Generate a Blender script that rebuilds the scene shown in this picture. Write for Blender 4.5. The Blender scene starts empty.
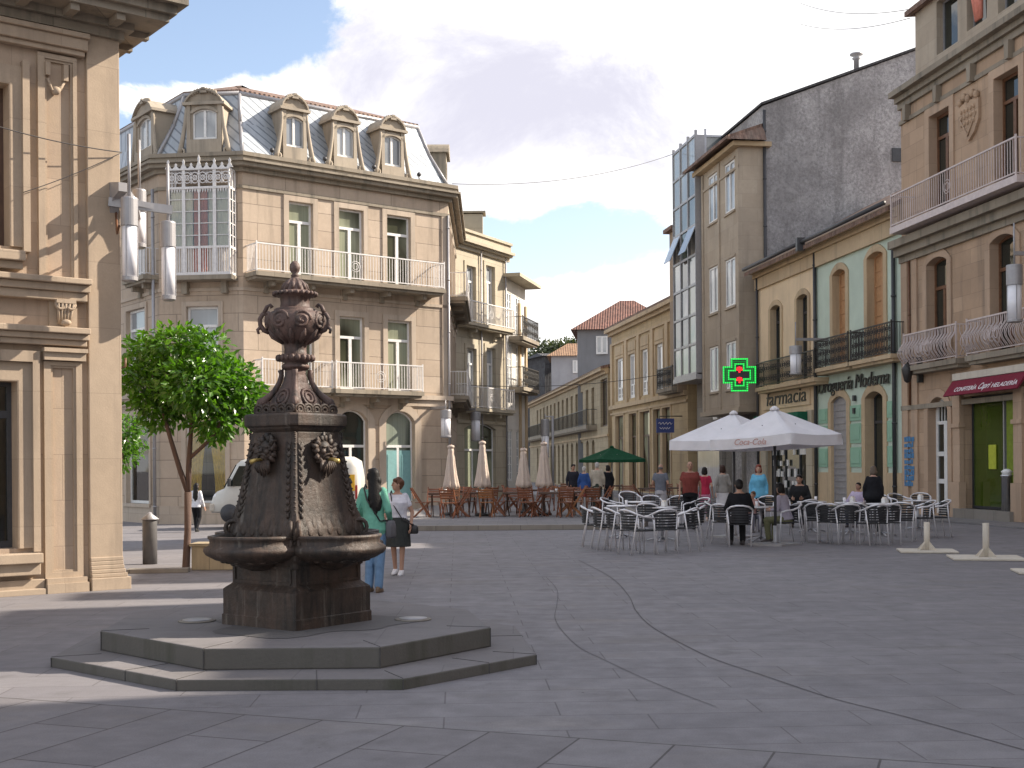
import bpy, bmesh, math, random
from mathutils import Vector, Matrix
R = math.radians
random.seed(7)
SC = bpy.context.scene
COL = SC.collection

# ------------------------------------------------------------------ camera
CAM_H = 1.65; FPX = 1250.0; CX, CY = 512.0, 466.7; ROLL = 0.0075
cr, sr = math.cos(ROLL), math.sin(ROLL)
C_RIGHT = Vector((cr, 0, -sr)); C_UP = Vector((sr, 0, cr)); C_FWD = Vector((0, 1, 0))
cam_d = bpy.data.cameras.new('camera'); cam = bpy.data.objects.new('camera', cam_d); COL.objects.link(cam)
cam_d.sensor_width = 36; cam_d.lens = FPX/1024*36; cam_d.shift_y = (CY-384)/1024
cam_d.clip_start = .1; cam_d.clip_end = 3000
cam.matrix_world = Matrix(((cr, sr, 0, 0), (0, 0, -1, 0), (-sr, cr, 0, CAM_H), (0, 0, 0, 1)))
SC.camera = cam
SC.render.resolution_x = 1024; SC.render.resolution_y = 768

def ray(x, y):
    return C_FWD + C_RIGHT*((x-CX)/FPX) + C_UP*((CY-y)/FPX)
def at(x, y, Y):            # point of a pixel at depth Y
    r = ray(x, y); return Vector((r.x*Y, Y, CAM_H+r.z*Y))
def gnd(x, y, z=0.0):       # point of a pixel on the level z
    r = ray(x, y); k = (z-CAM_H)/r.z; return Vector((r.x*k, k, z))

# ------------------------------------------------------------------ light
SUN_AZ = R(15); SUN_EL = R(34)      # azimuth measured from +X towards +Y
W = bpy.data.worlds.new('World'); SC.world = W; W.use_nodes = True
def build_world():
    nt = W.node_tree; nt.nodes.clear(); N = nt.nodes.new; L = nt.links.new
    out = N('ShaderNodeOutputWorld'); bg = N('ShaderNodeBackground'); bg.inputs[1].default_value = 0.095
    L(bg.outputs[0], out.inputs[0])
    sky = N('ShaderNodeTexSky'); sky.sky_type = 'NISHITA'; sky.sun_disc = False
    sky.sun_elevation = SUN_EL; sky.sun_rotation = R(90)-SUN_AZ
    sky.air_density = 1.0; sky.dust_density = 1.0; sky.ozone_density = 1.5
    tc = N('ShaderNodeTexCoord'); sep = N('ShaderNodeSeparateXYZ'); L(tc.outputs['Generated'], sep.inputs[0])
    def m(op, a, b=None, c=None, clamp=False):
        n = N('ShaderNodeMath'); n.operation = op; n.use_clamp = clamp
        for i, v in enumerate((a, b, c)):
            if v is None: continue
            if isinstance(v, (int, float)): n.inputs[i].default_value = v
            else: L(v, n.inputs[i])
        return n.outputs[0]
    ay = m('ADD', m('ABSOLUTE', sep.outputs[1]), .12)
    a = m('DIVIDE', sep.outputs[0], ay); b = m('DIVIDE', sep.outputs[2], ay)
    cb = N('ShaderNodeCombineXYZ'); L(a, cb.inputs[0]); L(m('MULTIPLY', b, 1.35), cb.inputs[1]); L(m('MULTIPLY', sep.outputs[1], .3), cb.inputs[2])
    def noise(scale, det, rough, dist=0.0):
        n = N('ShaderNodeTexNoise'); n.inputs['Scale'].default_value = scale; n.inputs['Detail'].default_value = det
        n.inputs['Roughness'].default_value = rough; n.inputs['Distortion'].default_value = dist
        L(cb.outputs[0], n.inputs['Vector']); return n.outputs[0]
    n1 = noise(6.5, 14, .62, .25); n2 = noise(6.5, 12, .66, .35)
    def blob(px, py, rx, ry):       # soft bump in direction space
        k = 1/1.12
        A = (px-CX)/FPX*k; B = (CY-py)/FPX*k
        dx = m('DIVIDE', m('SUBTRACT', a, A), rx/FPX*k); dy = m('DIVIDE', m('SUBTRACT', b, B), ry/FPX*k)
        r2 = m('ADD', m('MULTIPLY', dx, dx), m('MULTIPLY', dy, dy))
        return m('POWER', 2.718, m('MULTIPLY', r2, -1.0))
    cov = m('ADD', m('MULTIPLY', m('SUBTRACT', n1, .5), 1.55), .55)
    for (px, py, rx, ry, w) in ((205, 25, 125, 80, -.55), (580, 235, 130, 40, -.34), (520, 262, 60, 18, -.16), (600, 90, 330, 110, .34), (850, 60, 300, 170, .5),
                                (190, 98, 85, 22, .34), (290, 85, 60, 25, .15), (400, 110, 70, 30, .2), (620, 315, 110, 40, .36), (500, 185, 60, 30, .12)):
        cov = m('ADD', cov, m('MULTIPLY', blob(px, py, rx, ry), w))
    mask = N('ShaderNodeMapRange'); mask.interpolation_type = 'SMOOTHSTEP'
    mask.inputs[1].default_value = .50; mask.inputs[2].default_value = .64
    L(cov, mask.inputs[0])
    # cloud brightness: darker lavender bellies inside the thick mass
    g = m('ADD', m('MULTIPLY', blob(525, 105, 240, 100), 1.12), m('MULTIPLY', blob(380, 40, 110, 60), .5))
    g = m('ADD', g, m('MULTIPLY', blob(655, 270, 60, 20), .25))
    g = m('ADD', g, m('MULTIPLY', m('SUBTRACT', n2, .5), 3.6))
    gm = N('ShaderNodeMapRange'); gm.interpolation_type = 'SMOOTHSTEP'; gm.inputs[1].default_value = .0; gm.inputs[2].default_value = 1.35; L(g, gm.inputs[0])
    cc = N('ShaderNodeMix'); cc.data_type = 'RGBA'; L(gm.outputs[0], cc.inputs[0])
    cc.inputs[6].default_value = (8.0, 7.9, 7.8, 1); cc.inputs[7].default_value = (4.3, 4.25, 4.9, 1)
    mx = N('ShaderNodeMix'); mx.data_type = 'RGBA'; L(mask.outputs[0], mx.inputs[0])
    sk = N('ShaderNodeMix'); sk.data_type = 'RGBA'; sk.blend_type = 'MULTIPLY'; sk.inputs[0].default_value = 1
    L(sky.outputs[0], sk.inputs[6]); sk.inputs[7].default_value = (1.55, 1.36, 1.25, 1)
    L(sk.outputs[2], mx.inputs[6]); L(cc.outputs[2], mx.inputs[7]); L(mx.outputs[2], bg.inputs[0])
build_world()
sd = bpy.data.lights.new('sun', 'SUN'); sd.energy = 5.0; sd.angle = R(.53); sd.color = (1, .90, .76)
so = bpy.data.objects.new('sun', sd); COL.objects.link(so)
SUNV = Vector((math.cos(SUN_AZ)*math.cos(SUN_EL), math.sin(SUN_AZ)*math.cos(SUN_EL), math.sin(SUN_EL)))
so.rotation_euler = SUNV.to_track_quat('Z', 'Y').to_euler(); so.location = (30, 0, 40)
SC.view_settings.view_transform = 'Standard'; SC.view_settings.look = 'None'
SC.view_settings.exposure = 1.0; SC.view_settings.gamma = 1.0; SC.view_settings.use_curve_mapping = False

# ------------------------------------------------------------------ tagging
def tag(o, label=None, cat=None, group=None, kind=None):
    if label: o['label'] = label
    if cat: o['category'] = cat
    if group: o['group'] = group
    if kind: o['kind'] = kind
    return o
def thing(name, label, cat, loc=(0, 0, 0), rz=0.0, group=None):
    o = bpy.data.objects.new(name, None); COL.objects.link(o); o.empty_display_size = .2
    o.location = loc; o.rotation_euler = (0, 0, rz)
    return tag(o, label, cat, group)
def dup(root, loc, rz, label=None, group=None, scale=None):
    def cp(o, parent):
        c = o.copy(); COL.objects.link(c)
        if parent: c.parent = parent
        for ch in list(o.children): cp(ch, c)
        return c
    r = cp(root, None); r.location = loc; r.rotation_euler = (0, 0, rz)
    if scale: r.scale = scale
    if label: r['label'] = label
    if group: r['group'] = group
    return r

# ------------------------------------------------------------------ mesh builder
def V(*a): return Vector(a)
class MB:
    def __init__(s, origin=(0, 0, 0)):
        s.v = []; s.f = []; s.m = []; s.sm = []; s.o = Vector(origin); s.mi = 0; s.st = []
    def add(s, vs, fs, smooth=False):
        b = len(s.v); s.st.append(b); s.v += [Vector(p)-s.o for p in vs]
        for f in fs:
            s.f.append([b+i for i in f]); s.m.append(s.mi); s.sm.append(smooth)
    def quad(s, a, b, c, d): s.add([a, b, c, d], [(0, 1, 2, 3)])
    def box(s, c, size, ax=None):
        X, Y, Z = ax if ax else (V(1, 0, 0), V(0, 1, 0), V(0, 0, 1))
        c = Vector(c); hx, hy, hz = X*size[0]/2, Y*size[1]/2, Z*size[2]/2
        vs = [c+hx*i+hy*j+hz*k for k in (-1, 1) for j in (-1, 1) for i in (-1, 1)]
        s.add(vs, [(0, 2, 3, 1), (4, 5, 7, 6), (0, 1, 5, 4), (2, 6, 7, 3), (0, 4, 6, 2), (1, 3, 7, 5)])
    def bar(s, a, b, w, h, up=V(0, 0, 1)):
        a = Vector(a); b = Vector(b); d = b-a; l = d.length
        if l < 1e-6: return
        d /= l; x = d.cross(up)
        if x.length < 1e-4: x = d.cross(V(1, 0, 0))
        x.normalize(); z = x.cross(d)
        s.box((a+b)/2, (l, w, h), (d, x, z))
    def fbox(s, F, t0, t1, z0, z1, o0, o1):
        vs = [F.P(t, z, o) for z in (z0, z1) for o in (o1, o0) for t in (t0, t1)]
        s.add(vs, [(0, 2, 3, 1), (4, 5, 7, 6), (0, 1, 5, 4), (2, 6, 7, 3), (0, 4, 6, 2), (1, 3, 7, 5)])
    def fext(s, F, poly, o0, o1):           # polygon in (t,z) extruded along the normal
        n = len(poly); vs = [F.P(t, z, o1) for t, z in poly]+[F.P(t, z, o0) for t, z in poly]
        s.add(vs, [tuple(range(n)), tuple(range(2*n-1, n-1, -1))]+[(i, n+i, n+(i+1) % n, (i+1) % n) for i in range(n)])
    def prism(s, poly, z0, z1, poly2=None):
        n = len(poly); p2 = poly2 or poly
        vs = [V(p[0], p[1], z0) for p in poly]+[V(p[0], p[1], z1) for p in p2]
        s.add(vs, [tuple(range(n-1, -1, -1)), tuple(range(n, 2*n))]+[(i, (i+1) % n, n+(i+1) % n, n+i) for i in range(n)])
    def tube(s, pts, r, seg=8, closed=False, cap=True):
        pts = [Vector(p) for p in pts]; n = len(pts)
        rs = r if isinstance(r, (list, tuple)) else [r]*n
        vs = []; prev = None
        for i, p in enumerate(pts):
            if closed: d = pts[(i+1) % n]-pts[i-1]
            else: d = pts[min(i+1, n-1)]-pts[max(i-1, 0)]
            if d.length < 1e-9: d = V(0, 0, 1)
            d.normalize()
            if prev is None:
                u = d.cross(V(0, 0, 1))
                if u.length < .05: u = d.cross(V(1, 0, 0))
            else: u = prev-d*prev.dot(d)
            if u.length < 1e-6: u = d.cross(V(0, 1, 0))
            u.normalize(); prev = u; w = d.cross(u)
            for k in range(seg):
                a = 2*math.pi*k/seg; vs.append(p+(u*math.cos(a)+w*math.sin(a))*rs[i])
        fs = []
        for i in range(n if closed else n-1):
            j = (i+1) % n
            for k in range(seg):
                k2 = (k+1) % seg; fs.append((i*seg+k, j*seg+k, j*seg+k2, i*seg+k2))
        if cap and not closed:
            fs.append(tuple(range(seg))); fs.append(tuple(range(n*seg-1, (n-1)*seg-1, -1)))
        s.add(vs, fs, True)
    def lathe(s, prof, c=(0, 0, 0), seg=24, sx=1, sy=1, rot=0, smooth=True):
        c = Vector(c); vs = []; n = len(prof)
        for r, z in prof:
            for k in range(seg):
                a = 2*math.pi*k/seg+rot; vs.append(c+V(math.cos(a)*r*sx, math.sin(a)*r*sy, z))
        fs = []
        for i in range(n-1):
            for k in range(seg):
                k2 = (k+1) % seg; fs.append((i*seg+k, i*seg+k2, (i+1)*seg+k2, (i+1)*seg+k))
        if prof[0][0] > 1e-4: fs.append(tuple(range(seg-1, -1, -1)))
        if prof[-1][0] > 1e-4: fs.append(tuple(range((n-1)*seg, n*seg)))
        s.add(vs, fs, smooth)
    def ell(s, c, r, seg=12, rings=8, ax=None):
        X, Y, Z = ax if ax else (V(1, 0, 0), V(0, 1, 0), V(0, 0, 1)); c = Vector(c)
        if isinstance(r, (int, float)): r = (r, r, r)
        vs = []; fs = []
        for i in range(rings+1):
            th = math.pi*i/rings
            for k in range(seg):
                a = 2*math.pi*k/seg
                vs.append(c+X*(r[0]*math.sin(th)*math.cos(a))+Y*(r[1]*math.sin(th)*math.sin(a))-Z*(r[2]*math.cos(th)))
        for i in range(rings):
            for k in range(seg):
                k2 = (k+1) % seg; fs.append((i*seg+k, i*seg+k2, (i+1)*seg+k2, (i+1)*seg+k))
        s.add(vs, fs, True)
    def loft(s, rings, cap=True, smooth=True):
        n = len(rings[0]); vs = [p for r in rings for p in r]; fs = []
        for i in range(len(rings)-1):
            for k in range(n):
                k2 = (k+1) % n; fs.append((i*n+k, i*n+k2, (i+1)*n+k2, (i+1)*n+k))
        if cap: fs.append(tuple(range(n-1, -1, -1))); fs.append(tuple(range((len(rings)-1)*n, len(rings)*n)))
        s.add(vs, fs, smooth)
    def build_each(s, name, mats, parent=None, bevel=0):
        starts = s.st+[len(s.v)]; fi = 0; out = []
        for i in range(len(s.st)):
            q = MB(s.o); lo, hi = starts[i], starts[i+1]; q.v = s.v[lo:hi]; q.st = [0]
            for f, mi, sm in zip(s.f, s.m, s.sm):
                if lo <= f[0] < hi: q.f.append([k-lo for k in f]); q.m.append(mi); q.sm.append(sm)
            out.append(q.build(name, mats, parent, bevel))
        return out
    def build(s, name, mats, parent=None, bevel=0, clean=True, label=None):
        me = bpy.data.meshes.new(name)
        me.from_pydata([tuple(p) for p in s.v], [], s.f)
        if not isinstance(mats, (list, tuple)): mats = [mats]
        for m_ in mats: me.materials.append(m_)
        bm = bmesh.new(); bm.from_mesh(me); bm.faces.ensure_lookup_table()
        for i, f in enumerate(bm.faces): f.material_index = s.m[i]; f.smooth = s.sm[i]
        if clean:
            bmesh.ops.remove_doubles(bm, verts=bm.verts, dist=1e-5)
        uv = bm.loops.layers.uv.new('uv'); bm.normal_update()
        for f in bm.faces:
            n = f.normal
            if abs(n.z) > .985: t = V(1, 0, 0); b = V(0, 1, 0)
            else:
                t = V(-n.y, n.x, 0).normalized(); b = n.cross(t)
            for l in f.loops:
                p = l.vert.co+s.o; l[uv].uv = (p.dot(t), p.dot(b))
        bm.to_mesh(me); bm.free()
        o = bpy.data.objects.new(name, me); COL.objects.link(o)
        if parent: o.parent = parent
        else: o.location = s.o
        if bevel:
            b = o.modifiers.new('bevel', 'BEVEL'); b.width = bevel; b.segments = 2; b.limit_method = 'ANGLE'; b.angle_limit = R(40)
        if label: o['label'] = label
        return o

class Facade:
    def __init__(s, P0, d):
        s.p = Vector((P0[0], P0[1], 0)); s.d = Vector((d[0], d[1], 0)).normalized(); s.n = V(s.d.y, -s.d.x, 0)
    def P(s, t, z, o=0): return s.p+s.d*t+s.n*o+V(0, 0, z)
    def px(s, x, y, o=0):           # pixel -> (t,z) on the plane
        r = ray(x, y); q = s.p+s.n*o; k = (q-V(0, 0, 0)).dot(s.n)/r.dot(s.n)
        w = r*k; return ((w-s.p).dot(s.d), CAM_H+w.z)
    def T(s, x, y=400, o=0): return s.px(x, y, o)[0]
    def Z(s, x, y, o=0): return s.px(x, y, o)[1]
    def off(s, o): return Facade(s.p+s.n*o, s.d)

def arc_pts(a, b, zs, rise, n=10):      # arc from (b,zs) to (a,zs) through crown
    out = []
    if rise >= (b-a)/2-1e-4:
        for i in range(n+1):
            th = math.pi*i/n; out.append(((a+b)/2+(b-a)/2*math.cos(th), zs+rise*math.sin(th)))
    else:
        w = (b-a)/2; rad = (w*w+rise*rise)/(2*rise); th0 = math.asin(w/rad)
        for i in range(n+1):
            th = th0-2*th0*i/n; out.append(((a+b)/2+rad*math.sin(th), zs+rise-rad+rad*math.cos(th)))
    return out
def wall(mb, F, t0, t1, z0, z1, holes=(), depth=.25, back=False):
    """holes: (a,b,c,e,rise) e is the crown"""
    ts = sorted({t0, t1, *[h[0] for h in holes], *[h[1] for h in holes]}); ts = [t for t in ts if t0-1e-6 <= t <= t1+1e-6]
    zs = sorted({z0, z1, *[h[2] for h in holes], *[h[3] for h in holes]}); zs = [z for z in zs if z0-1e-6 <= z <= z1+1e-6]
    for i in range(len(ts)-1):
        for j in range(len(zs)-1):
            tc = (ts[i]+ts[i+1])/2; zc = (zs[j]+zs[j+1])/2
            if any(h[0] < tc < h[1] and h[2] < zc < h[3] for h in holes): continue
            mb.quad(F.P(ts[i], zs[j]), F.P(ts[i+1], zs[j]), F.P(ts[i+1], zs[j+1]), F.P(ts[i], zs[j+1]))
    for h in holes:
        a, b, c, e = h[:4]; rise = h[4] if len(h) > 4 else 0
        zs_ = e-rise
        mb.quad(F.P(a, c), F.P(a, zs_), F.P(a, zs_, -depth), F.P(a, c, -depth))
        mb.quad(F.P(b, zs_), F.P(b, c), F.P(b, c, -depth), F.P(b, zs_, -depth))
        mb.quad(F.P(b, c), F.P(a, c), F.P(a, c, -depth), F.P(b, c, -depth))
        if rise <= 0: mb.quad(F.P(a, e), F.P(b, e), F.P(b, e, -depth), F.P(a, e, -depth))
        else:
            pts = arc_pts(a, b, zs_, rise); m_ = len(pts)//2
            for i in range(len(pts)-1):
                p, q = pts[i], pts[i+1]
                mb.quad(F.P(p[0], p[1]), F.P(p[0], p[1], -depth), F.P(q[0], q[1], -depth), F.P(q[0], q[1]))
                top = (b, e) if i < m_ else (a, e)
                mb.add([F.P(*top), F.P(q[0], q[1]), F.P(p[0], p[1])], [(0, 1, 2)])
            mid = pts[m_]
            mb.add([F.P(b, e), F.P(a, e), F.P(mid[0], mid[1])], [(0, 1, 2)])

def offset_poly(P, o):
    """outward offset of a counter-clockwise polygon"""
    n = len(P); out = []
    for i in range(n):
        p0 = Vector(P[i-1][:2]); p1 = Vector(P[i][:2]); p2 = Vector(P[(i+1) % n][:2])
        d1 = (p1-p0).normalized(); d2 = (p2-p1).normalized()
        n1 = Vector((d1.y, -d1.x)); n2 = Vector((d2.y, -d2.x))
        k = 1+n1.dot(n2)
        q = p1+(n1+n2)*(o/max(k, .3)); out.append((q.x, q.y))
    return out
# ------------------------------------------------------------------ materials
MATS = {}
class NT:
    def __init__(s, name):
        s.mat = bpy.data.materials.new(name); s.mat.use_nodes = True; s.t = s.mat.node_tree; s.t.nodes.clear()
        s.out = s.n('ShaderNodeOutputMaterial'); s.b = s.n('ShaderNodeBsdfPrincipled'); s.l(s.b.outputs[0], s.out.inputs[0])
    def n(s, ty): return s.t.nodes.new(ty)
    def l(s, a, b): s.t.links.new(a, b)
    def set(s, k, v):
        if hasattr(v, 'links') or hasattr(v, 'is_linked'): s.l(v, s.b.inputs[k])
        else: s.b.inputs[k].default_value = v
    def coord(s, kind='Object'):
        return s.n('ShaderNodeTexCoord').outputs[kind]
    def pos(s): return s.n('ShaderNodeNewGeometry').outputs['Position']
    def mapping(s, vec, scale=(1, 1, 1), rot=(0, 0, 0), loc=(0, 0, 0)):
        m = s.n('ShaderNodeMapping'); s.l(vec, m.inputs[0]); m.inputs[1].default_value = loc; m.inputs[2].default_value = rot; m.inputs[3].default_value = scale
        return m.outputs[0]
    def noise(s, vec, scale, det=4, rough=.55, dist=0):
        n = s.n('ShaderNodeTexNoise'); s.l(vec, n.inputs['Vector']); n.inputs['Scale'].default_value = scale
        n.inputs['Detail'].default_value = det; n.inputs['Roughness'].default_value = rough; n.inputs['Distortion'].default_value = dist
        return n.outputs[0]
    def ramp(s, fac, a, b, lo=0.0, hi=1.0):
        m = s.n('ShaderNodeMapRange'); s.l(fac, m.inputs[0]); m.inputs[1].default_value = a; m.inputs[2].default_value = b
        m.inputs[3].default_value = lo; m.inputs[4].default_value = hi; return m.outputs[0]
    def mix(s, fac, a, b, mode='MIX'):
        m = s.n('ShaderNodeMix'); m.data_type = 'RGBA'; m.blend_type = mode
        for i, v in ((0, fac), (6, a), (7, b)):
            if hasattr(v, 'is_linked'): s.l(v, m.inputs[i])
            elif isinstance(v, (int, float)): m.inputs[i].default_value = v
            else: m.inputs[i].default_value = (*v[:3], 1)
        return m.outputs[2]
    def math(s, op, a, b=0.0):
        m = s.n('ShaderNodeMath'); m.operation = op
        for i, v in ((0, a), (1, b)):
            if hasattr(v, 'is_linked'): s.l(v, m.inputs[i])
            else: m.inputs[i].default_value = v
        return m.outputs[0]
    def bump(s, h, strength=.3, dist=.02, prev=None):
        b = s.n('ShaderNodeBump'); s.l(h, b.inputs['Height']); b.inputs['Strength'].default_value = strength; b.inputs['Distance'].default_value = dist
        if prev: s.l(prev, b.inputs['Normal'])
        return b.outputs[0]
    def brick(s, vec, w, h, mortar=.01, offset=.5, c1=(1, 1, 1), c2=(.8, .8, .8), cm=(.3, .3, .3), smooth=.3):
        b = s.n('ShaderNodeTexBrick'); s.l(vec, b.inputs['Vector']); b.inputs['Scale'].default_value = 1
        b.inputs['Brick Width'].default_value = w; b.inputs['Row Height'].default_value = h; b.inputs['Mortar Size'].default_value = mortar
        b.inputs['Mortar Smooth'].default_value = smooth; b.inputs['Bias'].default_value = 0; b.offset = offset
        b.inputs['Color1'].default_value = (*c1, 1); b.inputs['Color2'].default_value = (*c2, 1); b.inputs['Mortar'].default_value = (*cm, 1)
        return b
def mul(c, k): return tuple(x*k for x in c)

def stone(name, c, w=.9, h=.42, mortar=.012, mort_dark=.45, var=.82, stain=.5, grime=(.16, .14, .11), bump=.25, rough=.85, warm=None):
    if name in MATS: return MATS[name]
    m = NT(name); uv = m.coord('UV'); p = m.pos()
    br = m.brick(uv, w, h, mortar, .5, (1, 1, 1), (var, var*.98, var*.96), (mort_dark,)*3)
    n1 = m.noise(p, .6, 6, .6); n2 = m.noise(p, 6, 5, .6); n3 = m.noise(m.mapping(p, (2.2, 2.2, .22)), 1.2, 6, .62); n4 = m.noise(p, 45, 3, .6)
    base = m.mix(m.ramp(n1, .36, .62), c, warm if warm else mul(c, .84)); n5 = m.noise(p, .22, 4, .6, .4)
    base = m.mix(m.ramp(n5, .45, .62, 0, .38), base, mul(c, .66))
    base = m.mix(m.ramp(n2, .35, .75, 0, .45), base, mul(c, .72))
    base = m.mix(m.ramp(n3, .52, .72, 0, stain), base, grime)
    base = m.mix(1.0, base, br.outputs['Color'], 'MULTIPLY')
    base = m.mix(m.ramp(n4, .3, .7, 0, .22), base, mul(c, .55))
    m.set('Base Color', base); m.set('Roughness', rough)
    h_ = m.math('SUBTRACT', m.math('ADD', m.math('MULTIPLY', n2, .35), m.math('MULTIPLY', n4, .3)), br.outputs['Fac'])
    m.set('Normal', m.bump(h_, bump, .03)); MATS[name] = m.mat; return m.mat
def plaster(name, c, grime=(.16, .14, .11), stain=.45, bump=.15, scale=1.0, rough=.9, spot=.15):
    if name in MATS: return MATS[name]
    m = NT(name); p = m.pos()
    n1 = m.noise(p, .8*scale, 6, .6); n3 = m.noise(m.mapping(p, (2.4, 2.4, .2)), 1.1, 6, .65); n4 = m.noise(p, 30*scale, 4, .6)
    base = m.mix(m.ramp(n1, .3, .7), c, mul(c, .82)); base = m.mix(m.ramp(n3, .53, .75, 0, stain), base, grime)
    base = m.mix(m.ramp(n4, .4, .75, 0, spot), base, mul(c, .5))
    m.set('Base Color', base); m.set('Roughness', rough); m.set('Normal', m.bump(n4, bump, .02)); MATS[name] = m.mat; return m.mat
def paint(name, c, rough=.5, metal=0.0, var=.15, bump=.05, scale=8, spec=.5):
    if name in MATS: return MATS[name]
    m = NT(name); p = m.coord('Object'); n = m.noise(p, scale, 5, .6)
    m.set('Base Color', m.mix(m.ramp(n, .3, .7), c, mul(c, 1-var))); m.set('Roughness', m.ramp(n, .2, .8, rough*.85, min(1, rough*1.15)))
    m.set('Metallic', metal); m.set('Specular IOR Level', spec)
    if bump: m.set('Normal', m.bump(n, bump, .01))
    MATS[name] = m.mat; return m.mat
def cloth(name, c, var=.2, scale=14, trans=0.0):
    if name in MATS: return MATS[name]
    m = NT(name); p = m.coord('Object'); n = m.noise(p, scale, 4, .6); w = m.noise(p, 160, 2, .5)
    m.set('Base Color', m.mix(m.ramp(n, .3, .7), c, mul(c, 1-var))); m.set('Roughness', .92); m.set('Specular IOR Level', .2)
    f_ = m.noise(m.mapping(p, (1, 1, .45)), scale*.9, 3, .5, 1.2); m.set('Normal', m.bump(m.math('ADD', m.math('MULTIPLY', f_, 1.6), m.math('MULTIPLY', w, .12)), .75, .022))
    if trans: 
        t = m.n('ShaderNodeBsdfTranslucent'); t.inputs[0].default_value = (*c, 1); mx = m.n('ShaderNodeMixShader'); mx.inputs[0].default_value = trans
        m.l(m.b.outputs[0], mx.inputs[1]); m.l(t.outputs[0], mx.inputs[2]); m.l(mx.outputs[0], m.out.inputs[0])
    MATS[name] = m.mat; return m.mat
def glass(name, c, rough=.03, curtain=0.0, cc=(.5, .5, .46)):
    if name in MATS: return MATS[name]
    m = NT(name); p = m.pos(); n = m.noise(p, .45, 2, .5)
    col = m.mix(m.ramp(n, .35, .65), c, mul(c, .55))
    if curtain:
        f = m.noise(m.mapping(p, (9, 9, .15)), 1.0, 2, .5); nn = m.noise(p, .33, 0, .5)
        col = m.mix(m.ramp(nn, .42, .5, 0, curtain), col, m.mix(m.ramp(f, .3, .7), cc, mul(cc, .7)))
    w = m.noise(p, 1.4, 2, .5)
    m.set('Base Color', col); m.set('Roughness', rough); m.set('Specular IOR Level', .9); m.set('Normal', m.bump(w, .05, .05))
    MATS[name] = m.mat; return m.mat
def clear_glass(name):
    if name in MATS: return MATS[name]
    m = NT(name); t = m.n('ShaderNodeBsdfTransparent'); t.inputs[0].default_value = (.93, .95, .93, 1)
    g = m.n('ShaderNodeBsdfGlossy'); g.inputs['Roughness'].default_value = .02
    fr = m.n('ShaderNodeFresnel'); fr.inputs[0].default_value = 1.6; mx = m.n('ShaderNodeMixShader')
    m.l(fr.outputs[0], mx.inputs[0]); m.l(t.outputs[0], mx.inputs[1]); m.l(g.outputs[0], mx.inputs[2]); m.l(mx.outputs[0], m.out.inputs[0])
    MATS[name] = m.mat; return m.mat
def tiles(name, c, c2):
    if name in MATS: return MATS[name]
    m = NT(name); uv = m.coord('UV'); p = m.pos()
    w = m.n('ShaderNodeTexWave'); w.bands_direction = 'X'; w.inputs['Scale'].default_value = 1.6; w.inputs['Distortion'].default_value = .3; m.l(uv, w.inputs[0])
    w2 = m.n('ShaderNodeTexWave'); w2.wave_profile = 'SAW'; w2.bands_direction = 'Y'; w2.inputs['Scale'].default_value = 1.0; w2.inputs['Distortion'].default_value = .4; m.l(uv, w2.inputs[0])
    br = m.brick(uv, .2, .33, .004, .0, (1, 1, 1), (.55, .5, .5), (.5, .5, .5)); n = m.noise(p, 1.3, 6, .65)
    base = m.mix(m.ramp(n, .35, .68), c, c2); base = m.mix(.8, base, br.outputs[0], 'MULTIPLY')
    m.set('Base Color', base); m.set('Roughness', .9)
    m.set('Normal', m.bump(m.math('ADD', m.math('MULTIPLY', w.outputs[1], .8), m.math('MULTIPLY', w2.outputs[1], .4)), .9, .06)); MATS[name] = m.mat; return m.mat
def zinc(name):
    if name in MATS: return MATS[name]
    m = NT(name); uv = m.coord('UV'); p = m.pos()
    v = m.mapping(uv, (1, 1, 1), (0, 0, R(45)))
    br = m.brick(v, 9.0, .30, .03, .0, (1, 1, 1), (.92, .94, .95), (.50, .52, .55), .1); n = m.noise(p, 1.5, 6, .6); n2 = m.noise(m.mapping(p, (3, 3, .4)), 1.2, 5, .6)
    base = m.mix(m.ramp(n, .3, .7), (.42, .445, .47), (.34, .365, .395)); base = m.mix(m.ramp(n2, .5, .75, 0, .5), base, (.22, .235, .25))
    base = m.mix(1, base, br.outputs[0], 'MULTIPLY')
    m.set('Base Color', base); m.set('Roughness', .5); m.set('Metallic', .25)
    m.set('Normal', m.bump(m.math('MULTIPLY', br.outputs['Fac'], 1.0), .8, .03)); MATS[name] = m.mat; return m.mat
def emit(name, c, s):
    if name in MATS: return MATS[name]
    m = NT(name); m.set('Base Color', (*mul(c, .3), 1)); m.set('Emission Color', (*c, 1)); m.set('Emission Strength', s); MATS[name] = m.mat; return m.mat
def iron_patina(name, c, c2, rough=.55):
    m = NT(name); p = m.coord('Object'); n = m.noise(p, 3.2, 7, .65); n2 = m.noise(p, 22, 6, .65); n3 = m.noise(m.mapping(p, (7, 7, .8)), 1.6, 6, .65); n4 = m.noise(p, 70, 4, .6)
    base = m.mix(m.ramp(n, .35, .65), c, c2); base = m.mix(m.ramp(n3, .48, .66, 0, .85), base, (.016, .015, .014)); n5 = m.noise(m.mapping(p, (9, 9, .5), (0, 0, 0), (3, 1, 2)), 1.3, 7, .7); base = m.mix(m.ramp(n5, .56, .70, 0, .6), base, (.19, .165, .14)); base = m.mix(m.ramp(n2, .55, .75, 0, .5), base, mul(c2, 1.5))
    m.set('Base Color', base); m.set('Roughness', m.ramp(n2, .3, .7, rough*.8, min(1, rough*1.4))); m.set('Specular IOR Level', .4)
    m.set('Normal', m.bump(m.math('ADD', n2, m.math('MULTIPLY', n4, .5)), .45, .015)); return m.mat

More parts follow.
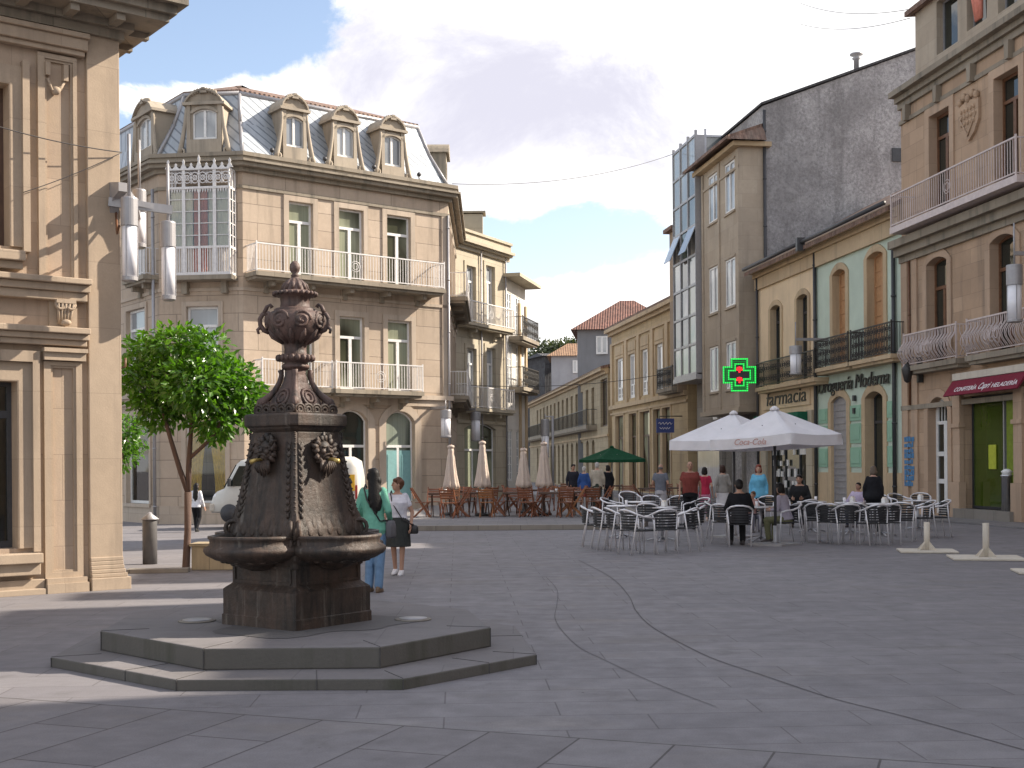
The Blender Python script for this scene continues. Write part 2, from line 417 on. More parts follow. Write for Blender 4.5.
def ground_mat():
    m = NT('granite_paving'); p = m.pos()
    # the nearer field lies at an angle, the farther field runs across
    A = m.brick(m.mapping(p, (1, 1, 1), (0, 0, R(-70)), (.31, .12, 0)), 2.3, .585, .008, .37, (1, 1, 1), (.78, .77, .77), (.34, .32, .31), .2)
    B = m.brick(m.mapping(p, (1, 1, 1), (0, 0, R(-2.5)), (.1, .2, 0)), 1.35, .47, .006, .43, (1, 1, 1), (.88, .88, .89), (.56, .54, .54), .2)
    sx = m.n('ShaderNodeSeparateXYZ'); m.l(p, sx.inputs[0])
    side = m.math('ADD', m.math('MULTIPLY', sx.outputs[0], .342), m.math('MULTIPLY', sx.outputs[1], .94))   # line at -20 degrees
    fac = m.ramp(side, 7.262, 7.268)
    jn = m.ramp(m.math('ABSOLUTE', m.math('SUBTRACT', side, 7.265)), .008, .014)
    br = m.mix(fac, A.outputs[0], B.outputs[0])
    brf = m.n('ShaderNodeMix'); brf.data_type = 'FLOAT'; m.l(fac, brf.inputs[0]); m.l(A.outputs[1], brf.inputs[2]); m.l(B.outputs[1], brf.inputs[3])
    n1 = m.noise(p, .35, 6, .6); n2 = m.noise(p, 3.5, 6, .62); n3 = m.noise(p, 90, 3, .6); n4 = m.noise(m.mapping(p, (.5, 1.3, 1)), .9, 5, .6)
    base = m.mix(m.ramp(n1, .3, .7), (.238, .224, .232), (.190, .178, .187)); base = m.mix(m.ramp(n2, .35, .75, 0, .45), base, (.145, .134, .136))
    base = m.mix(m.ramp(n4, .56, .72, 0, .5), base, (.20, .172, .148)); base = m.mix(m.ramp(n3, .35, .7, 0, .35), base, (.07, .066, .07))
    n6 = m.noise(p, 1.3, 7, .7, .5); base = m.mix(m.ramp(n6, .58, .70, 0, .55), base, (.10, .092, .09)); n7 = m.noise(m.mapping(p, (1, 1, 1), (0, 0, 0), (9, 4, 0)), .8, 7, .7, .3); base = m.mix(m.ramp(n7, .60, .72, 0, .4), base, (.30, .28, .265))
    sp = m.n('ShaderNodeTexVoronoi'); sp.inputs['Scale'].default_value = 1.7; m.l(m.mapping(p, (1, 1, 0)), sp.inputs['Vector'])
    gum = m.ramp(sp.outputs['Distance'], .018, .03, 1, 0)
    base = m.mix(m.math('MULTIPLY', gum, m.ramp(n2, .5, .52)), base, (.045, .042, .042))
    base = m.mix(1, base, br, 'MULTIPLY'); base = m.mix(m.math('SUBTRACT', 1.0, jn), base, (.07, .065, .062))
    m.set('Base Color', base); m.set('Roughness', m.ramp(n2, .3, .7, .62, .85)); m.set('Specular IOR Level', .4)
    h = m.math('SUBTRACT', m.math('ADD', m.math('MULTIPLY', n2, .25), m.math('MULTIPLY', n3, .12)), brf.outputs[0])
    m.set('Normal', m.bump(h, .35, .02)); return m.mat

M = {}
M['ground'] = ground_mat()
M['st_left'] = stone('ochre_granite', (.50, .38, .285), 1.25, .62, .006, .72, .84, .8, (.25, .195, .15), .22, .85, (.42, .32, .225))
M['st_left_trim'] = stone('ochre_granite_trim', (.475, .37, .272), 1.6, .9, .005, .75, .9, .75, (.22, .175, .135), .2)
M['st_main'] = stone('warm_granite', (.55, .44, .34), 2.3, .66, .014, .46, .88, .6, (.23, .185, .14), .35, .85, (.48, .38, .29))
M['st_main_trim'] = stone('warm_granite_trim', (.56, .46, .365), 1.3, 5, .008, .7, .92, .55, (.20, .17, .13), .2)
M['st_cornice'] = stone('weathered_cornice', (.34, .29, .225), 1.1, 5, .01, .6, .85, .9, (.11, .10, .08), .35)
M['st_cream'] = stone('cream_stone', (.50, .44, .335), 1.2, .8, .012, .6, .94, .3, (.3, .25, .18), .2)
M['st_ochre'] = stone('ochre_sandstone', (.57, .43, .25), .95, .45, .008, .65, .86, .6, (.15, .12, .09), .25)
M['st_ochre_trim'] = stone('ochre_sandstone_trim', (.58, .44, .28), 1.6, 3, .006, .75, .92, .5, (.16, .13, .1), .2)
M['st_far'] = stone('dull_sandstone', (.46, .37, .24), .9, .42, .01, .6, .84, .7, (.11, .095, .075), .25)
M['st_right'] = stone('mottled_granite', (.56, .39, .262), .95, .44, .009, .62, .78, .55, (.14, .115, .095), .3, .85, (.45, .315, .215))
M['st_right_trim'] = stone('pink_granite_trim', (.54, .385, .27), 1.4, 1.1, .006, .7, .9, .45, (.16, .13, .11), .2)
M['st_grey'] = stone('grey_facade_stone', (.48, .40, .31), 1.4, .62, .006, .7, .9, .35, (.17, .15, .13), .12)
M['st_block'] = stone('grey_side_stone', (.34, .31, .275), 6, .66, .01, .6, .84, .5, (.14, .13, .12), .2)
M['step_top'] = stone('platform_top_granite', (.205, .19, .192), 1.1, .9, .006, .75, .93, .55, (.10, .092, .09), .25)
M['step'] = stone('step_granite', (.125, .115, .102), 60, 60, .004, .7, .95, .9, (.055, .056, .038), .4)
def rough_gable():
    m = NT('rough_grey_render'); p = m.pos(); n1 = m.noise(p, .35, 6, .65); n2 = m.noise(p, 7.5, 10, .82); n3 = m.noise(m.mapping(p, (1.6, 1.6, .16)), .9, 8, .7)
    base = m.mix(m.ramp(n2, .36, .64), (.18, .172, .172), (.52, .50, .50)); base = m.mix(m.ramp(n1, .42, .58, .0, .6), base, (.17, .16, .16)); n8 = m.noise(p, .9, 5, .6, .8); base = m.mix(m.ramp(n8, .58, .62, 0, .35), base, (.38, .365, .36))
    base = m.mix(m.ramp(n3, .5, .7, 0, .4), base, (.075, .07, .07))
    m.set('Base Color', base); m.set('Roughness', .95); m.set('Normal', m.bump(n2, .6, .06)); return m.mat
M['gable'] = rough_gable()
M['pl_green'] = plaster('mint_render', (.53, .62, .52), (.25, .28, .22), .3)
M['pl_cream'] = plaster('cream_render', (.74, .58, .39), (.3, .22, .15), .35)
M['pl_white'] = plaster('white_render', (.70, .67, .62), (.3, .28, .25), .25)
M['pl_blue'] = plaster('pale_blue_render', (.38, .38, .40), (.2, .2, .2), .3)
M['pl_grey'] = plaster('grey_slate_render', (.26, .26, .27), (.14, .14, .14), .4)
M['pl_brown'] = plaster('brown_render', (.33, .25, .18), (.14, .12, .1), .4)
M['tile_red'] = tiles('red_clay_tiles', (.25, .12, .09), (.16, .085, .065))
M['tile_orange'] = tiles('orange_clay_tiles', (.38, .23, .135), (.26, .155, .09))
M['tile_old'] = tiles('old_clay_tiles', (.29, .18, .135), (.18, .135, .11))
M['slate'] = tiles('dark_slate', (.09, .09, .095), (.06, .06, .065))
M['dormer'] = stone('greyed_dormer_stone', (.44, .375, .295), 3, 5, .006, .8, .9, .6, (.12, .11, .095), .35)
M['zinc'] = zinc('zinc_sheets')
M['white'] = paint('white_paint', (.78, .77, .75), .45)
M['white_iron'] = paint('white_iron', (.76, .73, .71), .5, 0, .22)
M['pink_iron'] = paint('pinkish_white_iron', (.60, .51, .49), .5, 0, .2)
M['dark_iron'] = paint('dark_iron', (.035, .032, .03), .5, 0, .3)
M['wood_brown'] = paint('brown_wood', (.17, .075, .035), .5, 0, .4)
M['wood_orange'] = paint('orange_shutter_wood', (.46, .25, .12), .6, 0, .2)
M['wood_red'] = paint('reddish_teak', (.25, .085, .036), .5, 0, .35, .1, 5)
M['wood_light'] = paint('orange_teak', (.36, .145, .052), .5, 0, .3, .1, 5)
M['wood_dark'] = paint('dark_teak', (.09, .045, .028), .5, 0, .35)
M['alu'] = paint('brushed_aluminium', (.74, .72, .74), .32, .45, .12)
M['alu_dull'] = paint('dull_aluminium', (.46, .46, .49), .45, .6, .12)
M['weave'] = paint('black_weave', (.022, .022, .026), .6, 0, .3)
M['weave_blue'] = paint('grey_weave', (.10, .10, .13), .6, 0, .3)
M['metal_grey'] = paint('grey_metal', (.36, .35, .36), .45, .3, .15)
M['steel'] = paint('polished_steel', (.55, .55, .57), .25, .9, .1)
M['dark_metal'] = paint('dark_metal', (.06, .06, .065), .5, .3, .2)
M['lamp_glass'] = paint('opal_lamp_glass', (.80, .79, .82), .25, 0, .04, 0)
M['gl_dark'] = glass('dark_glass', (.020, .026, .022))
M['gl_olive'] = glass('olive_glass', (.060, .065, .040), .04, .85, (.34, .36, .26))
M['gl_green'] = glass('greenish_glass', (.05, .075, .062), .03, .9, (.30, .34, .28))
M['gl_pale'] = glass('curtain_and_sky_glass', (.36, .38, .40), .05, .9, (.55, .56, .56))  # pale colour stands for curtains and reflected sky together
M['gl_sky'] = glass('painted_sky_glass', (.30, .32, .33), .03, .8, (.42, .45, .45))  # reflected sky is put into the pale base colour
M['gl_blue'] = glass('bluish_glass', (.17, .20, .21), .03, .8, (.32, .33, .33))
M['gl_shop'] = glass('green_shop_glass', (.055, .085, .010), .05)
M['gl_lime'] = paint('lime_panel', (.20, .27, .015), .5, 0, .3)
M['clear'] = clear_glass('clear_glass')
M['curtain_y'] = cloth('mustard_curtain', (.78, .52, .08), .3, 6)
M['curtain_r'] = cloth('red_curtain', (.72, .27, .20), .25, 6)
M['curtain_w'] = cloth('net_curtain', (.88, .80, .70), .15, 6)
M['parasol_w'] = cloth('white_canvas', (.86, .84, .86), .12, 3, .25)
M['parasol_c'] = cloth('ecru_canvas', (.62, .51, .43), .12, 7, .1)
M['parasol_g'] = cloth('green_canvas', (.012, .075, .035), .25, 7, .05)
M['awning'] = cloth('maroon_awning', (.20, .025, .045), .15, 4)
M['awning_g'] = cloth('green_awning', (.02, .13, .075), .2, 4)
M['text_w'] = paint('white_lettering', (.80, .76, .76), .6, 0, .05, 0)
M['text_d'] = paint('dark_lettering', (.035, .035, .03), .5, 0, .1, 0)
M['text_r'] = paint('faded_red_lettering', (.58, .33, .29), .7, 0, .2, 0)
M['bark'] = plaster('pinkish_bark', (.15, .095, .075), (.09, .06, .05), .6, .8, 3)
M['base_white'] = plaster('cream_painted_steel', (.62, .56, .47), (.3, .24, .18), .5, .2, 3)
M['brass'] = paint('worn_brass', (.50, .36, .12), .4, .6, .3)
M['green_panel'] = plaster('mint_panel', (.30, .50, .36), (.2, .25, .2), .2)
M['blue_spray'] = paint('blue_spray_paint', (.08, .24, .46), .8, 0, .3, 0)
M['black'] = paint('black_void', (.012, .012, .012), .9, 0, .1, 0)
M['door_teal'] = paint('pale_teal_door', (.22, .42, .42), .5, 0, .15)
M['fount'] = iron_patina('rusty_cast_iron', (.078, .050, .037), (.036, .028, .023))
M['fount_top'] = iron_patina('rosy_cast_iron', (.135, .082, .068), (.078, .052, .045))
M['dark_stone'] = plaster('darker_stone', (.13, .122, .12), (.05, .05, .045), .6)
M['curb'] = stone('kerb_granite', (.30, .27, .235), 1.1, 5, .01, .5, .85, .5, (.12, .1, .08), .2)
M['terr'] = stone('terrace_paving', (.25, .235, .235), .8, .5, .01, .55, .85, .4, (.13, .12, .115), .2)
M['cable'] = paint('black_cable', (.05, .045, .045), .6, 0, .1, 0)
def leaf_mat(name, c, c2, tr=.35):
    m = NT(name); p = m.coord('Object'); n = m.noise(p, 16, 2, .5); n2 = m.noise(p, 2.2, 3, .5)
    col = m.mix(m.ramp(n, .3, .7), c, c2); col = m.mix(m.ramp(n2, .4, .65, 0, .5), col, mul(c2, .7))
    m.set('Base Color', col); m.set('Roughness', .3); m.set('Specular IOR Level', .6)
    t = m.n('ShaderNodeBsdfTranslucent'); tm = m.mix(1.0, col, (1.6, 1.9, .5), 'MULTIPLY'); m.l(tm, t.inputs[0])
    mx = m.n('ShaderNodeMixShader'); mx.inputs[0].default_value = tr; m.l(m.b.outputs[0], mx.inputs[1]); m.l(t.outputs[0], mx.inputs[2]); m.l(mx.outputs[0], m.out.inputs[0]); return m.mat
M['leaf'] = leaf_mat('orange_tree_leaf', (.115, .235, .022), (.045, .125, .013))
M['leaf_far'] = leaf_mat('olive_leaf', (.07, .085, .028), (.04, .055, .02), .2)

# ------------------------------------------------------------------ reusable architecture
def text_obj(name, s, mat, origin, ax, up, size, parent, ro, depth=.02, shear=0.0, width=None, spacing=1.0):
    cu = bpy.data.curves.new(name+'_curve', 'FONT'); cu.body = s; cu.size = 1.0; cu.shear = shear; cu.space_character = spacing; cu.extrude = .0
    o = bpy.data.objects.new('tmp', cu); COL.objects.link(o)
    dg = bpy.context.evaluated_depsgraph_get(); me = bpy.data.meshes.new_from_object(o.evaluated_get(dg)); me.name = name
    bpy.data.objects.remove(o); bpy.data.curves.remove(cu)
    xs = [v.co.x for v in me.vertices]; x0 = min(xs); w = max(xs)-x0
    k = size; kx = (width/w) if width else size
    ax = Vector(ax); up = Vector(up); n = ax.cross(up).normalized(); origin = Vector(origin)
    for v in me.vertices:
        v.co = origin+ax*((v.co.x-x0)*kx)+up*(v.co.y*k)-Vector(ro)
    bm = bmesh.new(); bm.from_mesh(me)
    r = bmesh.ops.extrude_face_region(bm, geom=bm.faces[:])
    vs = [g for g in r['geom'] if isinstance(g, bmesh.types.BMVert)]; bmesh.ops.translate(bm, verts=vs, vec=n*depth)
    bmesh.ops.recalc_face_normals(bm, faces=bm.faces[:]); bm.to_mesh(me); bm.free()
    me.materials.clear(); me.materials.append(mat)
    ob = bpy.data.objects.new(name, me); COL.objects.link(ob)
    if parent: ob.parent = parent
    return ob

def window(F, root, a, b, z0, z1, rise=0.0, rec=.22, frame='white', pane='gl_green', fw=.07, mull=1, trans=None, bars=0, name='window', surround=None, sw=.16, so=.05, sill=None, key=False, curtains=None):
    """frame part with pane, surround and sill as sub-parts"""
    ro = root.location; m = MB(ro); f0, f1 = -rec, -rec+.07
    zs = z1-rise
    m.fbox(F, a, a+fw, z0, zs, f0, f1); m.fbox(F, b-fw, b, z0, zs, f0, f1); m.fbox(F, a+fw, b-fw, z0, z0+fw*1.3, f0, f1)
    if rise > 0:
        o = arc_pts(a, b, zs, rise); i = arc_pts(a+fw, b-fw, zs, max(.02, rise-fw*.9))
        for k in range(len(o)-1): m.fext(F, [o[k], o[k+1], i[k+1], i[k]], f0, f1)
    else: m.fbox(F, a+fw, b-fw, z1-fw, z1, f0, f1)
    zt = z1-fw
    if trans:
        zt = z0+(z1-z0)*trans; m.fbox(F, a+fw, b-fw, zt-.05, zt+.05, f0+.004, f1+.012)
    for k in range(1, mull+1):
        t = a+(b-a)*k/(mull+1); w = fw*.75
        m.fbox(F, t-w, t+w, z0+fw*1.3, zt-(.05 if trans else 0), f0+.003, f1+.008)
    for k in range(1, bars+1):
        z = z0+(zt-z0)*k/(bars+1); m.fbox(F, a+fw, b-fw, z-.02, z+.02, f0+.006, f1-.01)
    fr = m.build(name, M[frame], root)
    g = MB(ro); og = (f0+f1)/2-.004
    if rise > 0:
        pts = [(a+fw*.5, z0), (b-fw*.5, z0)]+arc_pts(a+fw*.5, b-fw*.5, zs, max(.02, rise-fw*.4))
    else: pts = [(a+fw*.5, z0), (b-fw*.5, z0), (b-fw*.5, z1-fw*.5), (a+fw*.5, z1-fw*.5)]
    g.fext(F, pts, og-.012, og)
    g.build('pane', M[pane], fr)
    if surround:
        m = MB(ro)
        m.fbox(F, a-sw, a, z0, zs, -.03, so); m.fbox(F, b, b+sw, z0, zs, -.03, so)
        if rise > 0:
            o = arc_pts(a-sw, b+sw, zs, rise+sw); i = arc_pts(a, b, zs, rise)
            for k in range(len(o)-1): m.fext(F, [o[k], o[k+1], i[k+1], i[k]], -.03, so)
            i2 = arc_pts(a+.012, b-.012, zs, rise-.01)
            for k in range(len(i)-1): m.fext(F, [i[k], i[k+1], i2[k+1], i2[k]], -rec, so-.004)
        else: m.fbox(F, a-sw, b+sw, z1, z1+sw, -.03, so); m.fbox(F, a+.012, b-.012, z1-.012, z1, -rec, so-.004)
        m.fbox(F, a, a+.012, z0, zs, -rec, so-.004); m.fbox(F, b-.012, b, z0, zs, -rec, so-.004)
        if key:
            m.fbox(F, (a+b)/2-.1, (a+b)/2+.1, z1-.02, z1+sw+.06, -.02, so+.05)
        m.build('surround', M[surround], fr)
    if sill:
        m = MB(ro); m.fbox(F, a-sw-.05, b+sw+.05, z0-.13, z0, -rec, .13); m.build('sill', M[sill], fr)
    if curtains:
        for (ca, cb, cm, lean) in curtains:
            c = MB(ro); n = 14; top = []; bot = []
            for k in range(n+1):
                u = k/n; tt = ca+(cb-ca)*u; w = .05*math.sin(u*math.pi*7)
                top.append((tt, w)); bot.append((tt+lean*(1-u if lean < 0 else u) if False else tt+lean*u, w))
            rows = 8
            for r_ in range(rows):
                s0, s1 = r_/rows, (r_+1)/rows
                def P(k, s):
                    u = k/n; pinch = 1-.45*math.sin(min(1, s*1.0)*math.pi/2) if lean else 1
                    base = ca if lean >= 0 else cb
                    tt = ca+(cb-ca)*u; tt = base+(tt-base)*pinch
                    return F.P(tt, z1-.05-(z1-z0-.1)*s, -rec-.08+.04*math.sin(u*math.pi*7))
                for k in range(n): c.add([P(k, s1), P(k+1, s1), P(k+1, s0), P(k, s0)], [(0, 1, 2, 3)], True)
            c.build('curtain', M[cm], fr)
    return fr

def railing(F, root, parent, t0, t1, z0, h, o, mat, style='bars', gap=.12, back=0.0, top=.045, belly=.16):
    """iron rail along a balcony, with returns to the wall"""
    m = MB(root.location); zt = z0+h
    m.fbox(F, t0, t1, zt-top, zt, o-.025, o+.025); m.fbox(F, t0, t1, z0+.05, z0+.085, o-.018, o+.018)
    for t in (t0, t1):
        s = .03 if t == t0 else -.03
        m.fbox(F, min(t, t+s), max(t, t+s), zt-top+.004, zt-.004, back, o-.025); m.fbox(F, min(t, t+s), max(t, t+s), z0+.05, z0+.08, back, o-.018)
        m.fbox(F, t-.022, t+.022, z0, zt+.05, o-.022, o+.022)
    def run(n, fn):
        for k in range(1, n): fn(k/n)
    n = max(2, int((t1-t0)/gap)); nb = max(1, int((o-back)/gap))
    if style in ('bars', 'scroll', 'ornate'):
        for k in range(1, n):
            t = t0+(t1-t0)*k/n; m.bar(F.P(t, z0+.06, o), F.P(t, zt-top, o), .018, .018, F.d)
        for tt in (t0, t1):
            for k in range(1, nb+1):
                oo = back+(o-back)*k/(nb+1); m.bar(F.P(tt, z0+.06, oo), F.P(tt, zt-top, oo), .018, .018, F.d)
    if style == 'bars':
        # little scroll panels now and then
        zc = z0+h*.5
        for c in [t0+(t1-t0)*q for q in (.5,)]:
            for r_ in (.2, .12):
                m.tube([F.P(c+r_*math.cos(a), zc+r_*math.sin(a), o+.012) for a in [2*math.pi*k/14 for k in range(14)]], .012, 4, True)
    if style in ('scroll', 'ornate'):
        step = .26 if style == 'scroll' else .2; k = 0; t = t0+step/2
        while t < t1-step*.4:
            for zc in ((z0+h*.3, z0+h*.7) if style == 'scroll' else (z0+.2, z0+h*.5, z0+h*.8)):
                r0 = step*.42
                m.tube([F.P(t+r0*math.cos(a), zc+r0*1.25*math.sin(a), o+.01) for a in [2*math.pi*q/12 for q in range(12)]], .011, 4, True)
                m.tube([F.P(t+r0*.5*math.cos(a), zc+r0*.5*math.sin(a), o+.01) for a in [2*math.pi*q/8 for q in range(8)]], .011, 4, True)
            t += step
    if style == 'belly':
        def prof(u):     # bulging bar
            z = z0+.06+(h-top-.06)*u; return z, belly*math.sin(min(1, u*1.25)*math.pi)**1.3*(1 if u < .8 else 0)
        us = [0, .1, .2, .3, .4, .5, .6, .7, .8, .9, 1]
        n = max(3, int((t1-t0)/.1))
        for k in range(n+1):
            t = t0+(t1-t0)*k/n; q = .05*math.sin(k*math.pi)
            m.tube([F.P(t+.018*math.sin(u*math.pi*2)*(1 if k % 2 else -1), prof(u)[0], o+prof(u)[1]) for u in us], .015, 4)
        for tt, sg in ((t0, -1), (t1, 1)):
            for k in range(1, 4):
                oo = back+(o-back)*k/4
                m.tube([F.P(tt+sg*prof(u)[1], prof(u)[0], oo) for u in us], .013, 4)
        c = (t0+t1)/2
        for dx, r_ in ((-.27, .2), (.27, .2), (-.27, .11), (.27, .11), (0, .16), (0, .08)):
            m.tube([F.P(c+dx+r_*math.cos(a), z0+h*.45+r_*1.3*math.sin(a), o+prof(max(0, min(1, .45+r_*1.3*math.sin(a)/h)))[1]+.012) for a in [2*math.pi*q/14 for q in range(14)]], .014, 4, True)
    return m.build('railing', M[mat], parent)

def balcony(F, root, t0, t1, z, depth, slab_h, h, mat, style, slab='st_cornice', rail_in=.05, gap=.12, brackets=0, belly=.16):
    m = MB(root.location)
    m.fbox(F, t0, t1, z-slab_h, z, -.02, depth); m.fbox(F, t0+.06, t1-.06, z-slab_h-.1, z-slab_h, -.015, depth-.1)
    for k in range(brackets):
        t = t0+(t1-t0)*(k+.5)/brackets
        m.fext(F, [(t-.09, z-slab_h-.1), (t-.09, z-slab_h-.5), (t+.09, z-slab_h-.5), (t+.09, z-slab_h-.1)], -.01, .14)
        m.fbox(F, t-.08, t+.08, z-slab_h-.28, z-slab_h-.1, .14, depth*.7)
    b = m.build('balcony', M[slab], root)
    railing(F, root, b, t0+rail_in, t1-rail_in, z, h, depth-rail_in, mat, style, gap, belly=belly)
    return b
def pipe(F, root, t, z0, z1, o=.08, r=.055, mat='metal_grey'):
    m = MB(root.location); m.tube([F.P(t, z0, o), F.P(t, z1, o)], r, 8)
    z = z0+.8
    while z < z1: m.tube([F.P(t, z-.03, o), F.P(t, z+.03, o)], r*1.25, 8); z += 2.1
    return m.build('downpipe', M[mat], root)
def hull(mb, poly, z0, z1, skip=(), top=True):
    """plain walls of a CCW footprint; faces in skip are drawn by wall()"""
    n = len(poly)
    for i in range(n):
        if i in skip: continue
        a, b = poly[i], poly[(i+1) % n]
        mb.quad(V(a[0], a[1], z0), V(b[0], b[1], z0), V(b[0], b[1], z1), V(a[0], a[1], z1))
    if top: mb.add([V(p[0], p[1], z1-.02) for p in poly], [tuple(range(n))])
# ------------------------------------------------------------------ ground
def S(x): x = max(0, min(1, x)); return x*x*(3-2*x)
def gz(x, y): return -.34*S((y-20)/18)*S((-4.0-x)/6)
def grid_mesh(name, xs, ys, mat, fn, kind='structure'):
    m = MB(); n = len(xs); vs = [V(x, y, fn(x, y)) for y in ys for x in xs]
    m.add(vs, [(j*n+i, j*n+i+1, (j+1)*n+i+1, (j+1)*n+i) for j in range(len(ys)-1) for i in range(n-1)], True)
    return tag(m.build(name, mat), kind=kind)
xs = [-900, -300, -120, -60]+[-40+i*1.0 for i in range(61)]+[40, 80, 200, 500, 900]
ys = [-300, -80, -20]+[-10+i*1.0 for i in range(76)]+[80, 110, 160, 260, 500, 1200]
grid_mesh('plaza_ground', xs, ys, M['ground'], gz)
def ribbon(name, px, w, mat, z=.004):
    pts = [gnd(*p) for p in px]
    # smooth (Catmull-Rom)
    out = []
    for i in range(len(pts)-1):
        p0, p1, p2, p3 = pts[max(i-1, 0)], pts[i], pts[i+1], pts[min(i+2, len(pts)-1)]
        for k in range(8):
            t = k/8; out.append(.5*((2*p1)+(p2-p0)*t+(2*p0-5*p1+4*p2-p3)*t*t+(3*p1-p0-3*p2+p3)*t**3))
    out.append(pts[-1]); m = MB()
    for i in range(len(out)-1):
        d = (out[min(i+1, len(out)-1)]-out[max(i-1, 0)]).normalized(); d2 = (out[min(i+2, len(out)-1)]-out[i]).normalized()
        n1 = V(-d.y, d.x, 0)*w/2; n2 = V(-d2.y, d2.x, 0)*w/2; a, b = out[i], out[i+1]; zz = V(0, 0, z)
        m.quad(a+n1+zz, a-n1+zz, b-n2+zz, b+n2+zz)
    return tag(m.build(name, mat), kind='structure')
M['joint'] = paint('dark_joint', (.075, .07, .068), .9, 0, .3, 0)
ribbon('drainage_slot', [(578, 560), (610, 577), (628, 595), (636, 611), (652, 627), (684, 645), (716, 660), (761, 675), (830, 698), (905, 717), (1030, 752)], .010, M['joint'])
ribbon('drainage_slot', [(546, 577), (557, 590), (557, 604), (555, 618), (563, 632), (580, 648), (604, 660), (640, 677), (676, 692), (716, 707)], .006, M['joint'])

# raised café terrace with a granite kerb
TERR = [(-3.7, 33.6), (-3.2, 32.7), (-2.2, 32.45), (2.6, 32.5), (3.4, 33.0), (3.7, 34.2), (5.1, 60), (2.4, 70), (-2.4, 60.5), (-3.4, 50.5)]
m = MB(); m.prism(TERR, -.5, .124); tag(m.build('terrace_pavement', M['terr']), kind='structure')
out = offset_poly(TERR, .0); inn = offset_poly(TERR, -.28)
m = MB(); n = len(TERR)
o2 = offset_poly(TERR, .012)
for i in range(7):
    a, b, c, d = o2[i], o2[(i+1) % n], inn[(i+1) % n], inn[i]
    if i == 6: continue
    for (p, q, r_, s_) in ((V(*a, -.5), V(*b, -.5), V(*b, .13), V(*a, .13)), (V(*a, .13), V(*b, .13), V(*c, .13), V(*d, .13)), (V(*d, .13), V(*c, .13), V(*c, .1), V(*d, .1))):
        m.quad(p, q, r_, s_)
tag(m.build('terrace_kerb', M['curb']), kind='structure')
# low pavement along the right-hand houses
dR = V(.1455, -.989, 0); P_R = at(903, 400, 40.9); FR = Facade(P_R, dR)
m = MB(); m.fbox(FR, -46, 16, -.3, .045, -.5, 1.5); tag(m.build('house_pavement', M['terr']), kind='structure')

# ------------------------------------------------------------------ mansard corner building
dA = V(.788, .616, 0).normalized(); A = Facade(at(243.5, 330, 45), dA); LA = A.T(449, 330)
dB = V(.99, -.115, 0).normalized(); B = Facade(A.p-dB*3.15, dB); LB = 3.15
dC = V(.616, -.788, 0).normalized(); C_ = Facade(B.p-dC*10, dC)
A1 = A.P(LA, 0); dD = V(-.0155, 1, 0).normalized(); D = Facade(A1, dD); LD = 9.9; D1 = D.P(LD, 0)
poly_main = [tuple(p)[:2] for p in (A.p, A1, D1, V(-13.0, 64, 0), C_.p, B.p)]
def build_side_dormer(F, root, z0):
    f = F.off(-.12); m = MB(root.location); c = 2.2
    wall(m, f, c-.75, c+.75, z0-.05, z0+1.75, [(c-.42, c+.42, z0+.3, z0+1.5, .16)], .2)
    for s_ in (-1, 1): m.quad(f.P(c+s_*.75, z0-.05), f.P(c+s_*.75, z0+1.75), f.P(c+s_*.75, z0+1.75, -1.6), f.P(c+s_*.75, z0-.05, -1.6))
    m.fext(f, arc_pts(c-.9, c+.9, z0+1.75, .5), -1.6, .12); d = m.build('dormer', M['st_cornice'], root)
    w = window(f, root, c-.42, c+.42, z0+.3, z0+1.5, .16, .12, 'white', 'gl_pale', .06, 1); w.parent = d
